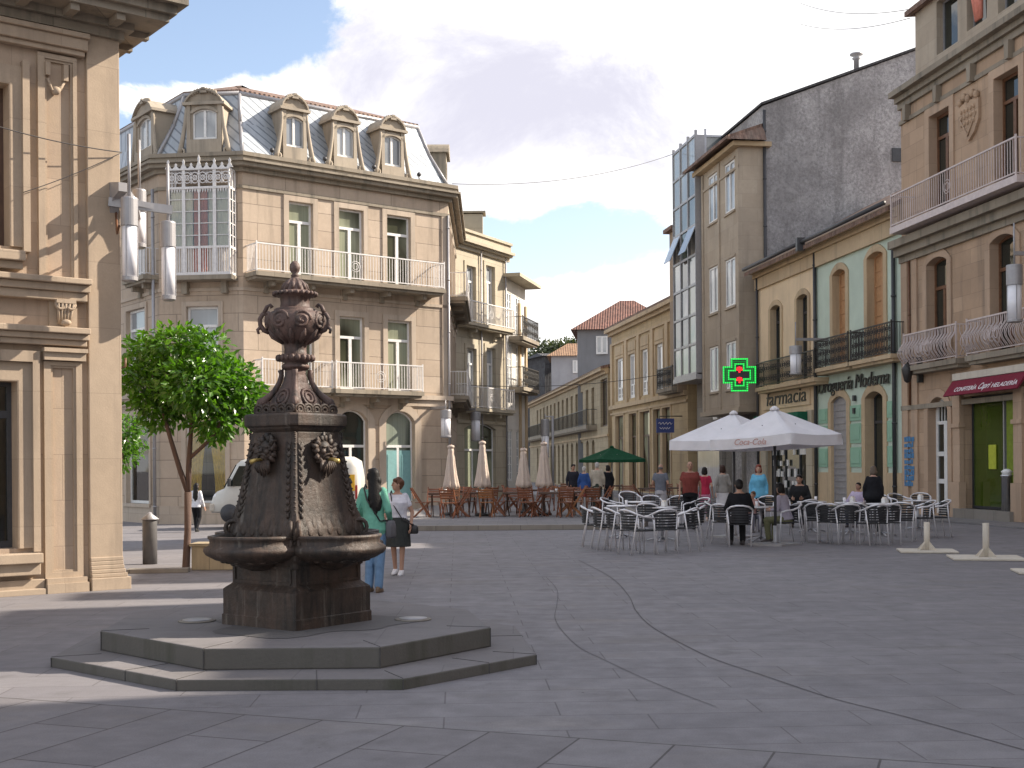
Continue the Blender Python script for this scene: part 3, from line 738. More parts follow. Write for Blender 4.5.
def build_main():
    root = thing('mansard_building', 'big corner building of warm stone with grey zinc mansard, dormers and white iron balconies', 'building', A.P(LA/2, 0))
    ro = root.location
    z_par = A.Z(243, 151.5, .3); z_c1 = A.Z(243, 157.5, .5); z_c0 = A.Z(243, 164, .45)
    zb2 = A.Z(345, 279, .9); zb1 = A.Z(390, 390.5, .8)
    zl2 = A.Z(350, 209); zl1 = A.Z(350, 316.5)
    hA = []; wins = []
    for (x0, x1) in ((288.5, 313), (338.5, 363.5), (386.5, 410.5)):
        a, b = A.T(x0, 250), A.T(x1, 250); hA.append((a, b, zb2, zl2, 0)); wins.append((a, b))
    for a, b in wins: hA.append((a, b, zb1, zl1, 0))
    zg_top = A.Z(398, 411); gr = .42
    for a, b in wins:
        c = (a+b)/2; w = .68; hA.append((c-w, c+w, -.2 if a > wins[1][0]-.1 else -.45, zg_top, gr))
    m = MB(ro)
    wall(m, A, 0, LA, -1, z_par-.1, hA, .28)
    bw = [(B.T(186.5, 330), B.T(219, 330), zb1+.55, B.Z(200, 306), 0), (B.T(186, 470), B.T(226, 470), B.Z(200, 503), B.Z(200, 414), 0),
          (B.T(178, 230), B.T(222, 230), zb2, B.Z(200, 190), 0)]
    wall(m, B, 0, LB, -1, z_par-.1, bw, .28)
    cw = [(C_.T(127, 330), C_.T(146, 330), zb1+.55, C_.Z(136, 309), 0), (C_.T(127, 470), C_.T(150, 470), C_.Z(140, 503.5), C_.Z(140, 415), 0), (C_.T(128, 230), C_.T(146, 230), zb2, C_.Z(136, 200), 0)]
    wall(m, C_, 0, 10, -1, z_par-.1, cw, .28)
    dw = [(1.5, 2.5, zb2, zl2, 0), (4.2, 5.2, zb2, zl2, 0), (6.9, 7.9, zb2, zl2, 0), (1.5, 2.5, zb1, zl1, 0), (4.2, 5.2, zb1, zl1, 0), (6.9, 7.9, zb1, zl1, 0)]
    wall(m, D, 0, LD, -1, z_par-.1, dw, .28)
    hull(m, poly_main, -1, z_par-.1, (0, 1, 4, 5))
    w = m.build('wall', M['st_main'], root)
    # cornice all round, mitred at the corners
    m = MB(ro)
    for z0, z1, o in ((z_c0-.75, z_c0-.62, .06), (z_c0-.16, z_c0, .16), (z_c0, z_c0+.14, .40), (z_c0+.14, z_c1, .52), (z_c1, z_par-.14, .36), (z_par-.14, z_par, .42)):
        m.prism(offset_poly(poly_main, o), z0, z1)
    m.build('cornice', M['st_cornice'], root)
    m = MB(ro)
    zs = A.Z(345, 396, .2)
    for z0, z1, o in ((zs-.30, zs-.04, .07), (zs-.04, zs+.14, .16), (zb2-.62, zb2-.50, .05), (-.95, .32, .07)): m.prism(offset_poly(poly_main, o), z0, z1)
    # plain pilaster strips beside the bays and at the corners
    for F, ts in ((A, (LA-.2,)),):
        for t in ts: m.fbox(F, t-.15, t+.15, zs+.14, z_c0-.75, -.02, .05)
    m.build('string_course', M['st_main_trim'], root)
    for i, (a, b) in enumerate(wins):
        window(A, root, a, b, zb2, zl2, 0, .2, 'white', 'gl_olive', .085, 1, .74, surround='st_main_trim', sw=.2, so=.045)
        window(A, root, a, b, zb1, zl1, 0, .2, 'white', 'gl_olive', .085, 1, .72, surround='st_main_trim', sw=.2, so=.045)
        h = hA[6+i]
        window(A, root, h[0], h[1], h[2], h[3], gr, .24, 'white', 'gl_green' if i != 1 else 'gl_dark', .07, 1, .66, surround='st_main_trim', sw=.3, so=.06)
    # teal leaves of the arched door on the right
    h = hA[8]; m = MB(ro)
    for (p, q) in ((h[0]+.09, (h[0]+h[1])/2-.06), ((h[0]+h[1])/2+.06, h[1]-.09)):
        m.fbox(A, p, q, h[2]+.1, h[2]+(h[3]-h[2])*.62, -.2, -.155); m.fbox(A, p+.1, q-.1, h[2]+.25, h[2]+(h[3]-h[2])*.58, -.155, -.14)
    m.build('door', M['door_teal'], root)
    # chamfer
    a, b, c, e = bw[0][:4]; window(B, root, a, b, c, e, 0, .2, 'white', 'gl_pale', .1, 1, .70, surround='st_main_trim', sw=.16)
    a, b, c, e = bw[1][:4]; window(B, root, a, b, c, e, 0, .2, 'white', 'clear', .06, 0, None, surround='st_main_trim', sw=.16, sill='st_main_trim', curtains=[(a+.08, a+.78, 'curtain_y', .001), (b-.85, b-.06, 'curtain_y', -.001)])
    a, b, c, e = bw[2][:4]; window(B, root, a, b, c, e, 0, .2, 'white', 'clear', .09, 1, .76, surround='st_main_trim', sw=.16, curtains=[(a+.5, (a+b)/2+.1, 'curtain_r', 0), (a, a+.5, 'curtain_w', 0), ((a+b)/2+.1, b, 'curtain_w', 0)])
    a, b, c, e = cw[0][:4]; window(C_, root, a, b, c, e, 0, .2, 'white', 'gl_pale', .1, 1, .70, surround='st_main_trim', sw=.16)
    a, b, c, e = cw[1][:4]; window(C_, root, a, b, c, e, 0, .2, 'white', 'clear', .08, 0, None, surround='st_main_trim', sw=.16, sill='st_main_trim', curtains=[(a+.1, b-.3, 'curtain_y', .001)])
    a, b, c, e = cw[2][:4]; window(C_, root, a, b, c, e, 0, .2, 'white', 'gl_pale', .1, 1, .70, surround='st_main_trim', sw=.16)
    for h in dw: window(D, root, h[0], h[1], h[2], h[3], 0, .2, 'white', 'gl_olive', .09, 1, .74, surround='st_main_trim', sw=.18)
    # balconies of the main front
    balcony(A, root, A.T(256, 260, .9), A.T(446, 285, .9), zb2, .9, .16, 1.02, 'white_iron', 'bars', brackets=5)
    balcony(A, root, A.T(262, 385, .7), A.T(334, 385, .7), zb1, .7, .16, 1.0, 'white_iron', 'bars', brackets=2)
    balcony(A, root, A.T(336, 385, .8), A.T(424.5, 385, .8), zb1, .8, .16, 1.02, 'white_iron', 'bars', brackets=3)
    balcony(D, root, 1.0, 8.6, zb2, .75, .16, 1.02, 'white_iron', 'bars', brackets=3)
    balcony(D, root, 1.0, 8.6, zb1, .75, .16, 1.02, 'white_iron', 'scroll', brackets=3)
    # white glazed gallery on the chamfer
    ta, tb = B.T(168.5, 230, .7), B.T(230, 230, .7); zf = B.Z(200, 272, .7); zt = B.Z(200, 187, .7); zc = B.Z(200, 168, .7); o = .7
    g = MB(ro); n = 4
    g.fbox(B, ta, tb, zf-.1, zf, -.02, o); g.fbox(B, ta, tb, zt-.06, zt+.02, 0, o+.03); g.fbox(B, ta, tb, zc-.06, zc, 0, o+.03)
    zr = B.Z(200, 247, .7); g.fbox(B, ta, tb, zr-.04, zr+.04, 0, o+.01)
    for k in range(n+1):
        t = ta+(tb-ta)*k/n; w_ = .06 if k in (0, 1, 3, 4) else .028
        g.fbox(B, max(ta, t-w_), min(tb, t+w_), zf, zc, o-.06, o+.006)
    for tt in (ta+.03, tb-.03):
        for oo in (.08, .38): g.fbox(B, tt-.03, tt+.03, zf, zc, oo-.03, oo+.03)
    for k in range(1, 5):
        z = zr+(zt-zr)*k/5; g.fbox(B, ta, tb, z-.014, z+.014, o-.045, o-.01)
        for tt in (ta+.03, tb-.03): g.fbox(B, tt-.012, tt+.012, z-.014, z+.014, .02, o-.05)
    for k in range(26):
        t = ta+(tb-ta)*(k+.5)/26; g.bar(B.P(t, zf, o-.02), B.P(t, zr, o-.02), .04, .03, B.d)
    # pierced frieze of circles and lobed cresting
    for k in range(8):
        t = ta+(tb-ta)*(k+.5)/8; z = (zt+zc)/2
        for r_ in (.16, .07): g.tube([B.P(t+r_*math.cos(q), z+r_*math.sin(q)*1.2, o) for q in [2*math.pi*i/12 for i in range(12)]], .022, 5, True)
        for s_ in (-1, 1): g.bar(B.P(t-.17, z-.2*s_, o-.01), B.P(t+.17, z+.2*s_, o-.01), .02, .02)
    for k in range(9):
        t = ta+(tb-ta)*k/8; hgt = .48 if k == 4 else (.34 if k in (0, 8, 2, 6) else .2)
        g.fext(B, [(t-.12, zc), (t+.12, zc), (t+.03, zc+hgt*.5), (t+.05, zc+hgt*.72), (t, zc+hgt), (t-.05, zc+hgt*.72), (t-.03, zc+hgt*.5)], o-.03, o)
    for k in range(24):
        t = ta+(tb-ta)*(k+.5)/24; g.fext(B, [(t-.04, zt-.06), (t, zt-.2), (t+.04, zt-.06)], o-.02, o)
    ga = g.build('gallery', M['white_iron'], root)
    g = MB(ro)
    g.fbox(B, ta+.05, tb-.05, zr+.04, zt-.06, o-.042, o-.032)
    for tt in (ta+.035, tb-.035): g.fbox(B, tt-.005, tt+.005, zr+.04, zt-.06, .05, o-.06)
    g.build('pane', M['clear'], ga)
    for (u0, u1, cm) in ((0.03, .38, 'curtain_w'), (.40, .62, 'curtain_r'), (.64, .97, 'curtain_w')):
        g = MB(ro); n_ = 16
        for k in range(n_):
            p0, p1 = [(ta+(tb-ta)*(u0+(u1-u0)*q/n_), o-.10+.025*math.sin(q*1.9)) for q in (k, k+1)]
            g.add([B.P(p0[0], zf+.02, p0[1]), B.P(p1[0], zf+.02, p1[1]), B.P(p1[0], zt-.1, p1[1]), B.P(p0[0], zt-.1, p0[1])], [(0, 1, 2, 3)], True)
        g.build('curtain', M[cm], ga)
    g = MB(ro); g.fbox(B, ta-.04, tb+.04, zf-.26, zf-.1, -.02, o+.02)
    for t in (ta+.4, tb-.4): g.fext(B, [(t-.1, zf-.26), (t-.1, zf-.7), (t+.1, zf-.7), (t+.1, zf-.26)], -.01, .3)
    g.build('gallery_slab', M['st_cornice'], ga)
    # side gallery on the left face, mostly seen edge-on
    t0 = C_.T(128, 230, .5); balcony(C_, root, t0-.4, 10.0, zb2, .6, .16, 1.0, 'white_iron', 'bars', brackets=2)
    # mansard
    zm1 = A.Z(240, 92, -1.1)
    p_lo = offset_poly(poly_main, .02); p_hi = offset_poly(poly_main, -1.25); p_mid = offset_poly(poly_main, -.75)
    m = MB(ro); zmid = z_par+(zm1-z_par)*.52
    m.prism(p_lo, z_par-.12, zmid, p_mid); m.prism(p_mid, zmid, zm1, p_hi)
    roof = m.build('roof', M['zinc'], root)
    m = MB(ro)   # ridge rolls and hips
    for i in range(6):
        for q in ((p_lo, z_par, p_mid, zmid), (p_mid, zmid, p_hi, zm1)):
            m.tube([V(*q[0][i], q[1]), V(*q[2][i], q[3])], .07, 6)
        m.tube([V(*p_hi[i], zm1), V(*p_hi[(i+1) % 6], zm1)], .09, 6)
    m.build('ridge_roll', M['metal_grey'], roof)
    m = MB(ro); p3 = offset_poly(poly_main, -1.22); p4 = offset_poly(poly_main, -4.2)
    m.prism(p3, zm1+.03, zm1+.14); m.prism(offset_poly(poly_main, -1.25), zm1+.14, zm1+1.22, p4)
    m.build('tile_cap', M['tile_old'], roof)
    # dormers
    def dormer(F, xc, xw, yt, yb, ww, wy0, wy1, o=-.12, left_cheek=1.5):
        t0, t1 = F.T(xc-xw/2, (yt+yb)/2, o), F.T(xc+xw/2, (yt+yb)/2, o); z0 = z_par-.05; z1 = F.Z(xc, yt, o); f = F.off(o)
        wa, wb = f.T(xc-ww/2, wy0), f.T(xc+ww/2, wy0); wz0, wz1 = f.Z(xc, wy1), f.Z(xc, wy0); c = (t0+t1)/2
        hw = (t1-t0)/2*.70; zsh = z0+(z1-z0)*.79
        d = MB(ro)
        wall(d, f, c-hw, c+hw, z0, zsh, [(wa, wb, wz0, wz1, .16)], .2)
        for s_ in (-1, 1):
            tt = c+s_*hw; d.quad(f.P(tt, z0, 0), f.P(tt, zsh, 0), f.P(tt, zsh, -1.6), f.P(tt, z0, -1.6))
            d.fbox(f, min(tt, tt-s_*.14), max(tt, tt-s_*.14), z0, zsh-.05, 0, .06)
        d.fbox(f, c-hw, c+hw, z0, wz0-.02, 0, .07)
        ring_o = arc_pts(wa-.12, wb+.12, wz1-.16, .28); ring_i = arc_pts(wa, wb, wz1-.16, .16)
        for k in range(len(ring_o)-1): d.fext(f, [ring_o[k], ring_o[k+1], ring_i[k+1], ring_i[k]], 0, .06)
        # curved pediment with cresting
        outer = arc_pts(c-hw-.02, c+hw+.02, zsh, (z1-zsh)*.78); d.fext(f, outer, -1.6, .02)
        o2 = arc_pts(c-hw-.07, c+hw+.07, zsh, (z1-zsh)*.9)
        for k in range(len(o2)-1): d.fext(f, [o2[k], o2[k+1], outer[k+1], outer[k]], -1.62, .14)
        d.fbox(f, c-hw-.13, c+hw+.13, zsh-.1, zsh, -1.6, .14)
        for k in range(-4, 5):
            a_ = k/4*.8; zt_ = zsh+(z1-zsh)*.84*math.cos(a_*.9); d.ell(f.P(c+math.sin(a_)*hw*.9, zt_, .05), (.075, .075, .1), 6, 5)
        d.fext(f, [(c-.14, z1-.2), (c+.14, z1-.2), (c+.06, z1), (c-.06, z1)], 0, .14)
        # scrolls at the foot
        for s_ in (-1, 1):
            q = [f.P(c+s_*(hw+.02+.26*(1-u)**1.6), z0+.12+(zsh-z0-.3)*u, .03) for u in [i/8 for i in range(9)]]
            d.tube(q, [.10-.05*i/8 for i in range(9)], 6)
            d.tube([f.P(c+s_*(hw+.2)+.11*math.cos(v_), z0+.22+.11*math.sin(v_), .05) for v_ in [2*math.pi*i/10 for i in range(10)]], .05, 5, True)
        do = d.build('dormer', M['dormer'], root)
        w_ = window(f, root, wa, wb, wz0, wz1, .16, .12, 'white', 'gl_pale', .06, 1, name='window'); w_.parent = do
    dormer(A, 294, 34, 94, 153, 20.5, 117, 147); dormer(A, 344.5, 33, 106, 160, 19.5, 127, 157); dormer(A, 392, 32, 115.5, 168, 19, 136, 166)
    dormer(B, 204.5, 50, 88, 150, 24, 109, 139); dormer(C_, 145, 26, 99, 160, 12, 119, 149)
    build_side_dormer(D, root, z_par)
    pipe(B, root, B.T(154.5, 330), -.5, z_c0-.7, .09, .06); pipe(A, root, LA-.08, 0, z_c0-.7, .1, .05, 'metal_grey')
    # little dark pigeons' perch lamps on the parapet: spotlights
    for x, y in ((272, 148), (325, 156), (374, 164), (419, 174)):
        p = A.P(A.T(x, y, .3), z_par+.16, .3); s_ = MB(ro); s_.tube([p-V(0, 0, .16), p], .025, 6); s_.ell(p+V(0, 0, .06), (.09, .12, .09), 8, 6); s_.build('floodlight', M['dark_metal'], root)
    return root
build_main()

# ------------------------------------------------------------------ cream wing and pale house along the street
dE = V(.466, .885, 0).normalized(); E = Facade(D1, dE); LE = E.T(505.5, 300)
def build_cream():
    root = thing('cream_house', 'narrow sunlit cream stone house with two bays and white iron balconies beside the mansard building', 'building', E.P(LE/2, 0)); ro = root.location
    zt = E.Z(470, 233); zc = E.Z(470, 243, .3); zb2 = E.Z(470, 321, .6); zb1 = E.Z(470, 407, .6)
    poly = [tuple(p)[:2] for p in (E.p, E.P(LE, 0), E.P(LE, 0, -9), E.P(0, 0, -9))]
    hs = []
    w_ = []
    for x0, x1 in ((466, 475.5), (485.5, 494.5)):
        a, b = E.T(x0, 300), E.T(x1, 300); w_.append((a, b)); hs += [(a, b, zb2, E.Z((x0+x1)/2, 266, 0), 0), (a, b, zb1, E.Z((x0+x1)/2, 348, 0), 0)]
    g0, g1 = E.T(464.5, 450), E.T(496, 450); hs.append((g0, g1, .3, E.Z(480, 423), .3))
    m = MB(ro); wall(m, E, 0, LE, -.5, zt, hs, .3); hull(m, poly, -.5, zt, (0,)); m.build('wall', M['st_cream'], root)
    m = MB(ro)
    for z0, z1, o in ((zc-.3, zc-.1, .12), (zc-.1, zc, .3), (zc, zc+.14, .45), (zc+.14, zt, .2), (zt-.08, zt+.05, .3)): m.fbox(E, -.0, LE+.3, z0, z1, -1.5, o)
    m.build('cornice', M['st_cream'], root)
    m = MB(ro); m.fbox(E, 0, LE, zb1-.75, zb1-.6, -.02, .08); m.build('string_course', M['st_cream'], root)
    for a, b, c, e, r_ in hs[:4]: window(E, root, a, b, c, e, 0, .22, 'white', 'gl_pale', .1, 1, .74, surround='st_cream', sw=.2)
    window(E, root, g0, g1, .3, hs[4][3], .3, .25, 'white', 'gl_olive', .07, 2, .62)
    balcony(E, root, .1, LE-.1, zb2, .6, .16, 1.05, 'white_iron', 'bars', 'st_cream', brackets=2)
    balcony(E, root, .1, LE-.1, zb1, .6, .16, 1.05, 'white_iron', 'bars', 'st_cream', brackets=2)
    pipe(E, root, E.T(480, 350), .2, zt, .1, .045); pipe(E, root, LE-.15, .2, zt, .1, .045)
    c = E.P(E.T(480, 230), zt, -.75); ch = MB(ro)
    ch.box(c+V(0, 0, .55), (1.6, .9, 1.1)); ch.box(c+V(0, 0, 1.2), (1.9, 1.1, .09)); ch.build('roof_stack', M['st_cream'], root)
build_cream()
dG = V(.2425, .97, 0).normalized(); G3 = Facade(E.P(LE, 0), dG); LG = G3.T(525.5, 330)
def build_pale():
    root = thing('pale_house', 'pale plastered house with dark iron balconies and wide eaves at the street bend', 'building', G3.P(LG/2, 0)); ro = root.location
    zt = G3.Z(515, 283); zb2 = G3.Z(515, 332, .8); zb1 = G3.Z(515, 384, .8)
    poly = [tuple(p)[:2] for p in (G3.p, G3.P(LG, 0), G3.P(LG, 0, -9), G3.P(0, 0, -9))]
    hs = []
    for x0, x1 in ((507, 511.5), (516, 520.5)):
        a, b = G3.T(x0, 350), G3.T(x1, 350); hs += [(a, b, zb2, zb2+2.3, 0), (a, b, zb1, zb1+2.3, 0), (a, b, .9, 3.6, 0)]
    m = MB(ro); wall(m, G3, 0, LG, -.5, zt, hs, .2); hull(m, poly, -.5, zt, (0,)); m.build('wall', M['pl_white'], root)
    m = MB(ro); m.fbox(G3, -.25, LG+.35, zt, zt+.18, -9, .85); m.build('roof', M['st_cream'], root)
    m = MB(ro)
    for t in (LG-1.5, LG-.1): m.fbox(G3, t-.2, t+.1, 0, zt-1, -.02, .1)
    m.build_each('quoin', M['st_ochre_trim'], root)
    for h in hs: window(G3, root, *h[:4], 0, .1, 'white', 'gl_pale', .09, 1, None, 5)
    for z in (zb2, zb1): balcony(G3, root, .6, LG-.1, z, .8, .2, 1.05, 'dark_iron', 'scroll', 'st_cornice')
build_pale()
# ------------------------------------------------------------------ right-hand street row
def row_poly(F, t0, t1, depth): return [tuple(F.P(t, 0, o))[:2] for t, o in ((t0, 0), (t1, 0), (t1, -depth), (t0, -depth))]
def gable_roof(mb, F, t0, t1, z0, rise, depth, over=.35, th=.16, frac=.5):
    zr = z0+rise; om = -depth*frac
    for o0, o1, za, zb in ((over, om, z0-rise*over/(depth*frac), zr), (om, -depth-over, zr, z0-rise*over/(depth*(1-frac)))):
        a = [F.P(t, z, o) for t, z, o in ((t0, za, o0), (t1, za, o0), (t1, zb, o1), (t0, zb, o1))]
        b = [p-V(0, 0, th) for p in a]
        mb.add(a+b, [(0, 1, 2, 3), (7, 6, 5, 4), (0, 4, 5, 1), (1, 5, 6, 2), (2, 6, 7, 3), (3, 7, 4, 0)])
def build_right():
    T1 = 8.3
    root = thing('stone_house', 'tall mottled granite house at right edge with bellied white balconies over a maroon awning', 'building', FR.P(5, 0)); ro = root.location
    F = FR
    z_cor = F.Z(905, 90, .2); zb2 = F.Z(900, 224, .8); zb1a = F.Z(930, 362, .45); zb1b = F.Z(990, 352.5, .45)
    zb1 = (zb1a+zb1b)/2
    zl2 = F.Z(940, 111); zl1 = F.Z(937, 257); z_top = z_cor+2.5
    t2a, t2b = F.T(930, 150), F.T(950.5, 150); t2c = F.T(995, 130); w2 = t2b-t2a
    t1a, t1b = F.T(927.5, 290), F.T(948, 290); t1c = F.T(991, 280); w1 = t1b-t1a
    dz = F.Z(936, 397); da, db = F.T(929, 450), F.T(949, 450); sa, sb = F.T(964, 450), F.T(1018, 450); zs = F.Z(990, 394)
    aa, ab = F.T(932, 30), F.T(953, 30); ac = F.T(962, 20); ae = F.T(982, 20)
    za0 = z_cor+.65; za1 = z_cor+2.3
    hs = [(t2a, t2b, zb2, zl2, 0), (t2c, t2c+w2, zb2, zl2, 0), (t1a, t1b, zb1, zl1, .17), (t1c, t1c+w1, zb1, zl1, .17), (da, db, .1, dz, .4), (sa, sb, .32, zs, 0)]
    pitch = t2c-t2a
    for k in (): hs += [(t2a+pitch*k, t2a+pitch*k+w2, zb2, zl2, 0), (t1a+pitch*k, t1a+pitch*k+w1, zb1, zl1, .17)]
    att = [(aa, ab, za0, za1, 0), (ac, ae, za0+.1, za1, 0)]+[(ae+.6+1.5*k, ae+1.6+1.5*k, za0, za1, 0) for k in range(2)]
    m = MB(ro); wall(m, F, 0, T1, -.3, z_cor, hs, .38); hull(m, row_poly(F, 0, T1, 11), -.3, z_cor, (0,), False)
    m.build('wall', M['st_right'], root)
    m = MB(ro); f2 = F.off(-.15); wall(m, f2, .75, T1, z_cor, z_top, att, .3); hull(m, row_poly(f2, .75, T1, 10.6), z_cor, z_top, (0,)); m.build('attic', M['st_grey'], root)
    m = MB(ro); gable_roof(m, f2, .5, T1+.2, z_top+.1, .5, 10.6, .25); m.build('roof', M['tile_old'], root)
    m = MB(ro)
    for z0, z1, o in ((z_cor-.95, z_cor-.82, .06), (z_cor-.45, z_cor-.25, .10), (z_cor-.25, z_cor-.08, .22), (z_cor-.08, z_cor+.1, .42)): m.fbox(F, -.05, T1, z0, z1, -.05, o)
    t = .6
    while t < T1: m.fext(F, [(t-.12, z_cor-.45), (t-.09, z_cor-.95), (t+.09, z_cor-.95), (t+.12, z_cor-.45)], .0, .2); t += 2.05
    m.build('cornice', M['st_cornice'], root); m = MB(ro); m.fbox(F, 0, T1, zb1-1.35, zb1-1.2, -.02, .08); m.build('string_course', M['st_cornice'], root); m = MB(ro)
    for z0, z1, o in ((zb2-1.0, zb2-.8, .12), (zb2-.8, zb2-.55, .3), (zb2-.55, zb2-.30, .5)): m.fbox(F, 0, T1, z0, z1, -.02, o)
    m.build('balcony_moulding', M['st_cornice'], root)
    m = MB(ro)
    for t in (.02, F.T(912, 300)): m.fbox(F, t, t+.42, .3, zb2-1.0, -.02, .06)
    for t in (sa-.42, sb): m.fbox(F, t, t+.42, .1, zs+.1, -.02, .14); m.fbox(F, t-.06, t+.48, .05, 1.1, -.02, .2); m.fbox(F, t-.05, t+.47, zs-.9, zs-.78, -.02, .19)
    m.fbox(F, da-.42, db+.3, 0, .35, -.02, .05) if False else None
    m.fbox(F, 0, da-.15, 0, .55, -.02, .07)
    m.build_each('quoin', M['st_right_trim'], root)
    m = MB(ro); m.fbox(F, sa-.1, sb+.1, 0, .32, -.35, .32); m.build('doorstep', M['curb'], root)
    for h in hs[:2]+hs[6::2]: window(F, root, *h[:4], 0, .3, 'wood_brown', 'gl_dark', .1, 1, .78, surround='st_right_trim', sw=.26, so=.05)
    for h in hs[2:4]+hs[7::2]: window(F, root, *h[:5], .3, 'wood_brown', 'gl_dark', .1, 1, .72, surround='st_right_trim', sw=.26, so=.05)
    for h in att: window(f2, root, *h[:4], 0, .28, 'metal_grey', 'gl_dark', .05, 0)
    # curtain bundle in the second attic opening
    c = MB(ro); tt = (ac+ae)/2
    for k in range(5): c.tube([f2.P(tt-.22+.11*k, za1-.1, -.06), f2.P(tt-.2+.1*k+.04*(k % 2), za0+.9, -.02), f2.P(tt-.12+.07*k, za0+.25, -.06)], [.09, .075, .05], 7)
    c.build('curtain', M['curtain_r'], root)
    # long balcony
    b = MB(ro); z = zb2; t0 = F.T(890, 210, .8); b.fbox(F, t0, T1, z-.2, z, -.02, .82); bo = b.build('balcony', M['pink_iron'], root)
    r = MB(ro); railing(F, root, bo, t0+.04, T1-.1, z, 1.02, .78, 'pink_iron', 'bars', .135)
    for tA, tB, zz in ((F.T(903, 350, .45), F.T(957, 345, .45), zb1), (F.T(966, 340, .45), F.T(966, 340, .45)+(F.T(957, 345, .45)-F.T(903, 350, .45)), zb1)):
        balcony(F, root, tA, tB, zz, .5, .16, 1.02, 'pink_iron', 'belly', 'st_cornice', belly=.2)
    # arched door with white joinery
    window(F, root, da, db, .1, dz, .4, .3, 'white', 'gl_dark', .13, 1, .78, surround='st_right_trim', sw=.24, so=.05, name='door')
    g = MB(ro)
    for k in range(6):
        t = da+.16+(db-da-.32)*k/5; g.fbox(F, t-.02, t+.02, dz*.8, dz-.18, -.3, -.25)
    for zz in (1.1, 1.95): g.fbox(F, da+.14, (da+db)/2-.06, zz-.07, zz+.07, -.3, -.22)
    g.build('door_grille', M['white'], root)
    # shopfront: green panes
    sh = window(F, root, sa, sb, .32, zs, 0, .32, 'dark_metal', 'gl_shop', .06, 0, name='shop_window')
    g = MB(ro); t = sa+(sb-sa)*.62; g.fbox(F, t-.03, t+.03, .4, zs-.05, -.33, -.22); g.build('mullion', M['alu_dull'], sh)
    g = MB(ro); g.fbox(F, t+.1, sb-.1, .45, zs-.1, -.262, -.25); g.build('lime_panel', M['gl_lime'], sh)
    g = MB(ro); c = F.px(984, 457); g.fbox(F, c[0]-.2, c[0]+.2, c[1]-.35, c[1]+.35, -.272, -.25); g.build('shop_notice', paint('lime_notice', (.45, .50, .04), .6, 0, .2, 0), sh)
    # awning with lettering
    a0 = F.T(945.5, 385, .55); a1 = a0+(F.T(1019.5, 380, .55)-a0)*1.0; zt_ = F.Z(960, 380, .3); zb_ = F.Z(960, 394.5, .62)
    g = MB(ro); g.fbox(F, a0, a1, zt_, zt_+.2, -.02, .34); aw = g.build('awning', M['base_white'], root)
    g = MB(ro)
    q = [(zt_-.01, .30), (zt_-.02, .34), (zb_, .64), (zb_-.02, .60), (zt_-.06, .28)]
    vs = [F.P(t, z, o) for t in (a0, a1) for z, o in q]; n = 5
    g.add(vs, [(4, 3, 2, 1, 0), (5, 6, 7, 8, 9)]+[(i, (i+1) % n, n+(i+1) % n, n+i) for i in range(n)])
    g.build('awning_cloth', M['awning'], aw)
    up = (F.P(0, zt_-.02, .34)-F.P(0, zb_, .64)).normalized(); nn = F.d.cross(up)
    def sign(s, u0, u1, size, sh=0.0):
        w = (a1-a0)*(u1-u0); text_obj('lettering', s, M['text_w'], F.P(a0+(a1-a0)*u0, zb_, .64)+up*.12+nn*.004, F.d, up, size, aw, ro, .006, sh, w)
    sign('CONFITERÍA', .13, .44, .21); sign('Capri', .47, .62, .30, .25); sign('HELADERÍA', .65, .97, .21)
    # coat of arms
    c0 = F.T(960, 110); c1 = F.T(982, 105); zt2 = F.Z(971, 90); zb3 = F.Z(971, 141); c = (c0+c1)/2; w = (c1-c0)/2*.92; h = zt2-zb3
    g = MB(ro); g.fext(F, [(c-w, zt2-.25*h), (c-w, zb3+.35*h), (c-w*.6, zb3+.14*h), (c, zb3), (c+w*.6, zb3+.14*h), (c+w, zb3+.35*h), (c+w, zt2-.25*h), (c, zt2-.2*h)], -.01, .09)
    for k in range(5): g.ell(F.P(c-w*.8+w*.4*k, zt2-.17*h+.07*h*(k % 2), .08), (.1, .09, .13), 7, 5)
    for k in range(3):
        for j in range(5): g.ell(F.P(c-w*.62+w*.31*j, zb3+h*(.62-.13*k), .1), (.055, .04, .07), 6, 4)
    g.tube([F.P(c-w*.8, zb3+.5*h, .1), F.P(c, zb3+.1*h, .11), F.P(c+w*.8, zb3+.5*h, .1)], .03, 5)
    g.build('coat_of_arms', M['st_right'], root)
    pipe(F, root, F.T(897, 400), .1, zb2-.4, .1, .07, 'dark_metal'); pipe(F, root, F.T(912, 280), zb1-1.2, zb2-1, .1, .035, 'wood_brown')
    # sprayed lettering on the wall beside the door
    g = MB(ro); ta, tb = F.T(906.5, 460), F.T(916.5, 460); z0, z1 = F.Z(911, 486), F.Z(911, 436); random.seed(5)
    for r_ in range(9):
        z = z1-(z1-z0)*(r_+.5)/9; t = ta
        while t < tb-.1:
            w = random.uniform(.07, .14); g.fbox(F, t, t+w, z-.09, z-.09+random.uniform(.1, .17), .072, .076); t += w+.03
    g.build('spray_lettering', M['blue_spray'], root)
    # wall lantern
    p = F.P(F.T(923, 385), F.Z(914, 376), .1); g = MB(ro)
    g.tube([p+V(0, 0, .5), p+F.n*.3+V(0, 0, .55), p+F.n*.42+V(0, 0, .35)], .025, 6); q = p+F.n*.42
    g.lathe([(.05, .35), (.17, .2), (.19, .16), (.11, -.2), (.04, -.26)], q, 6); g.box(p+V(0, 0, .15), (.16, .16, .8)); g.build('lantern', M['dark_iron'], root)
    # flower on the long balcony
    return zb2
Z_RB = build_right()

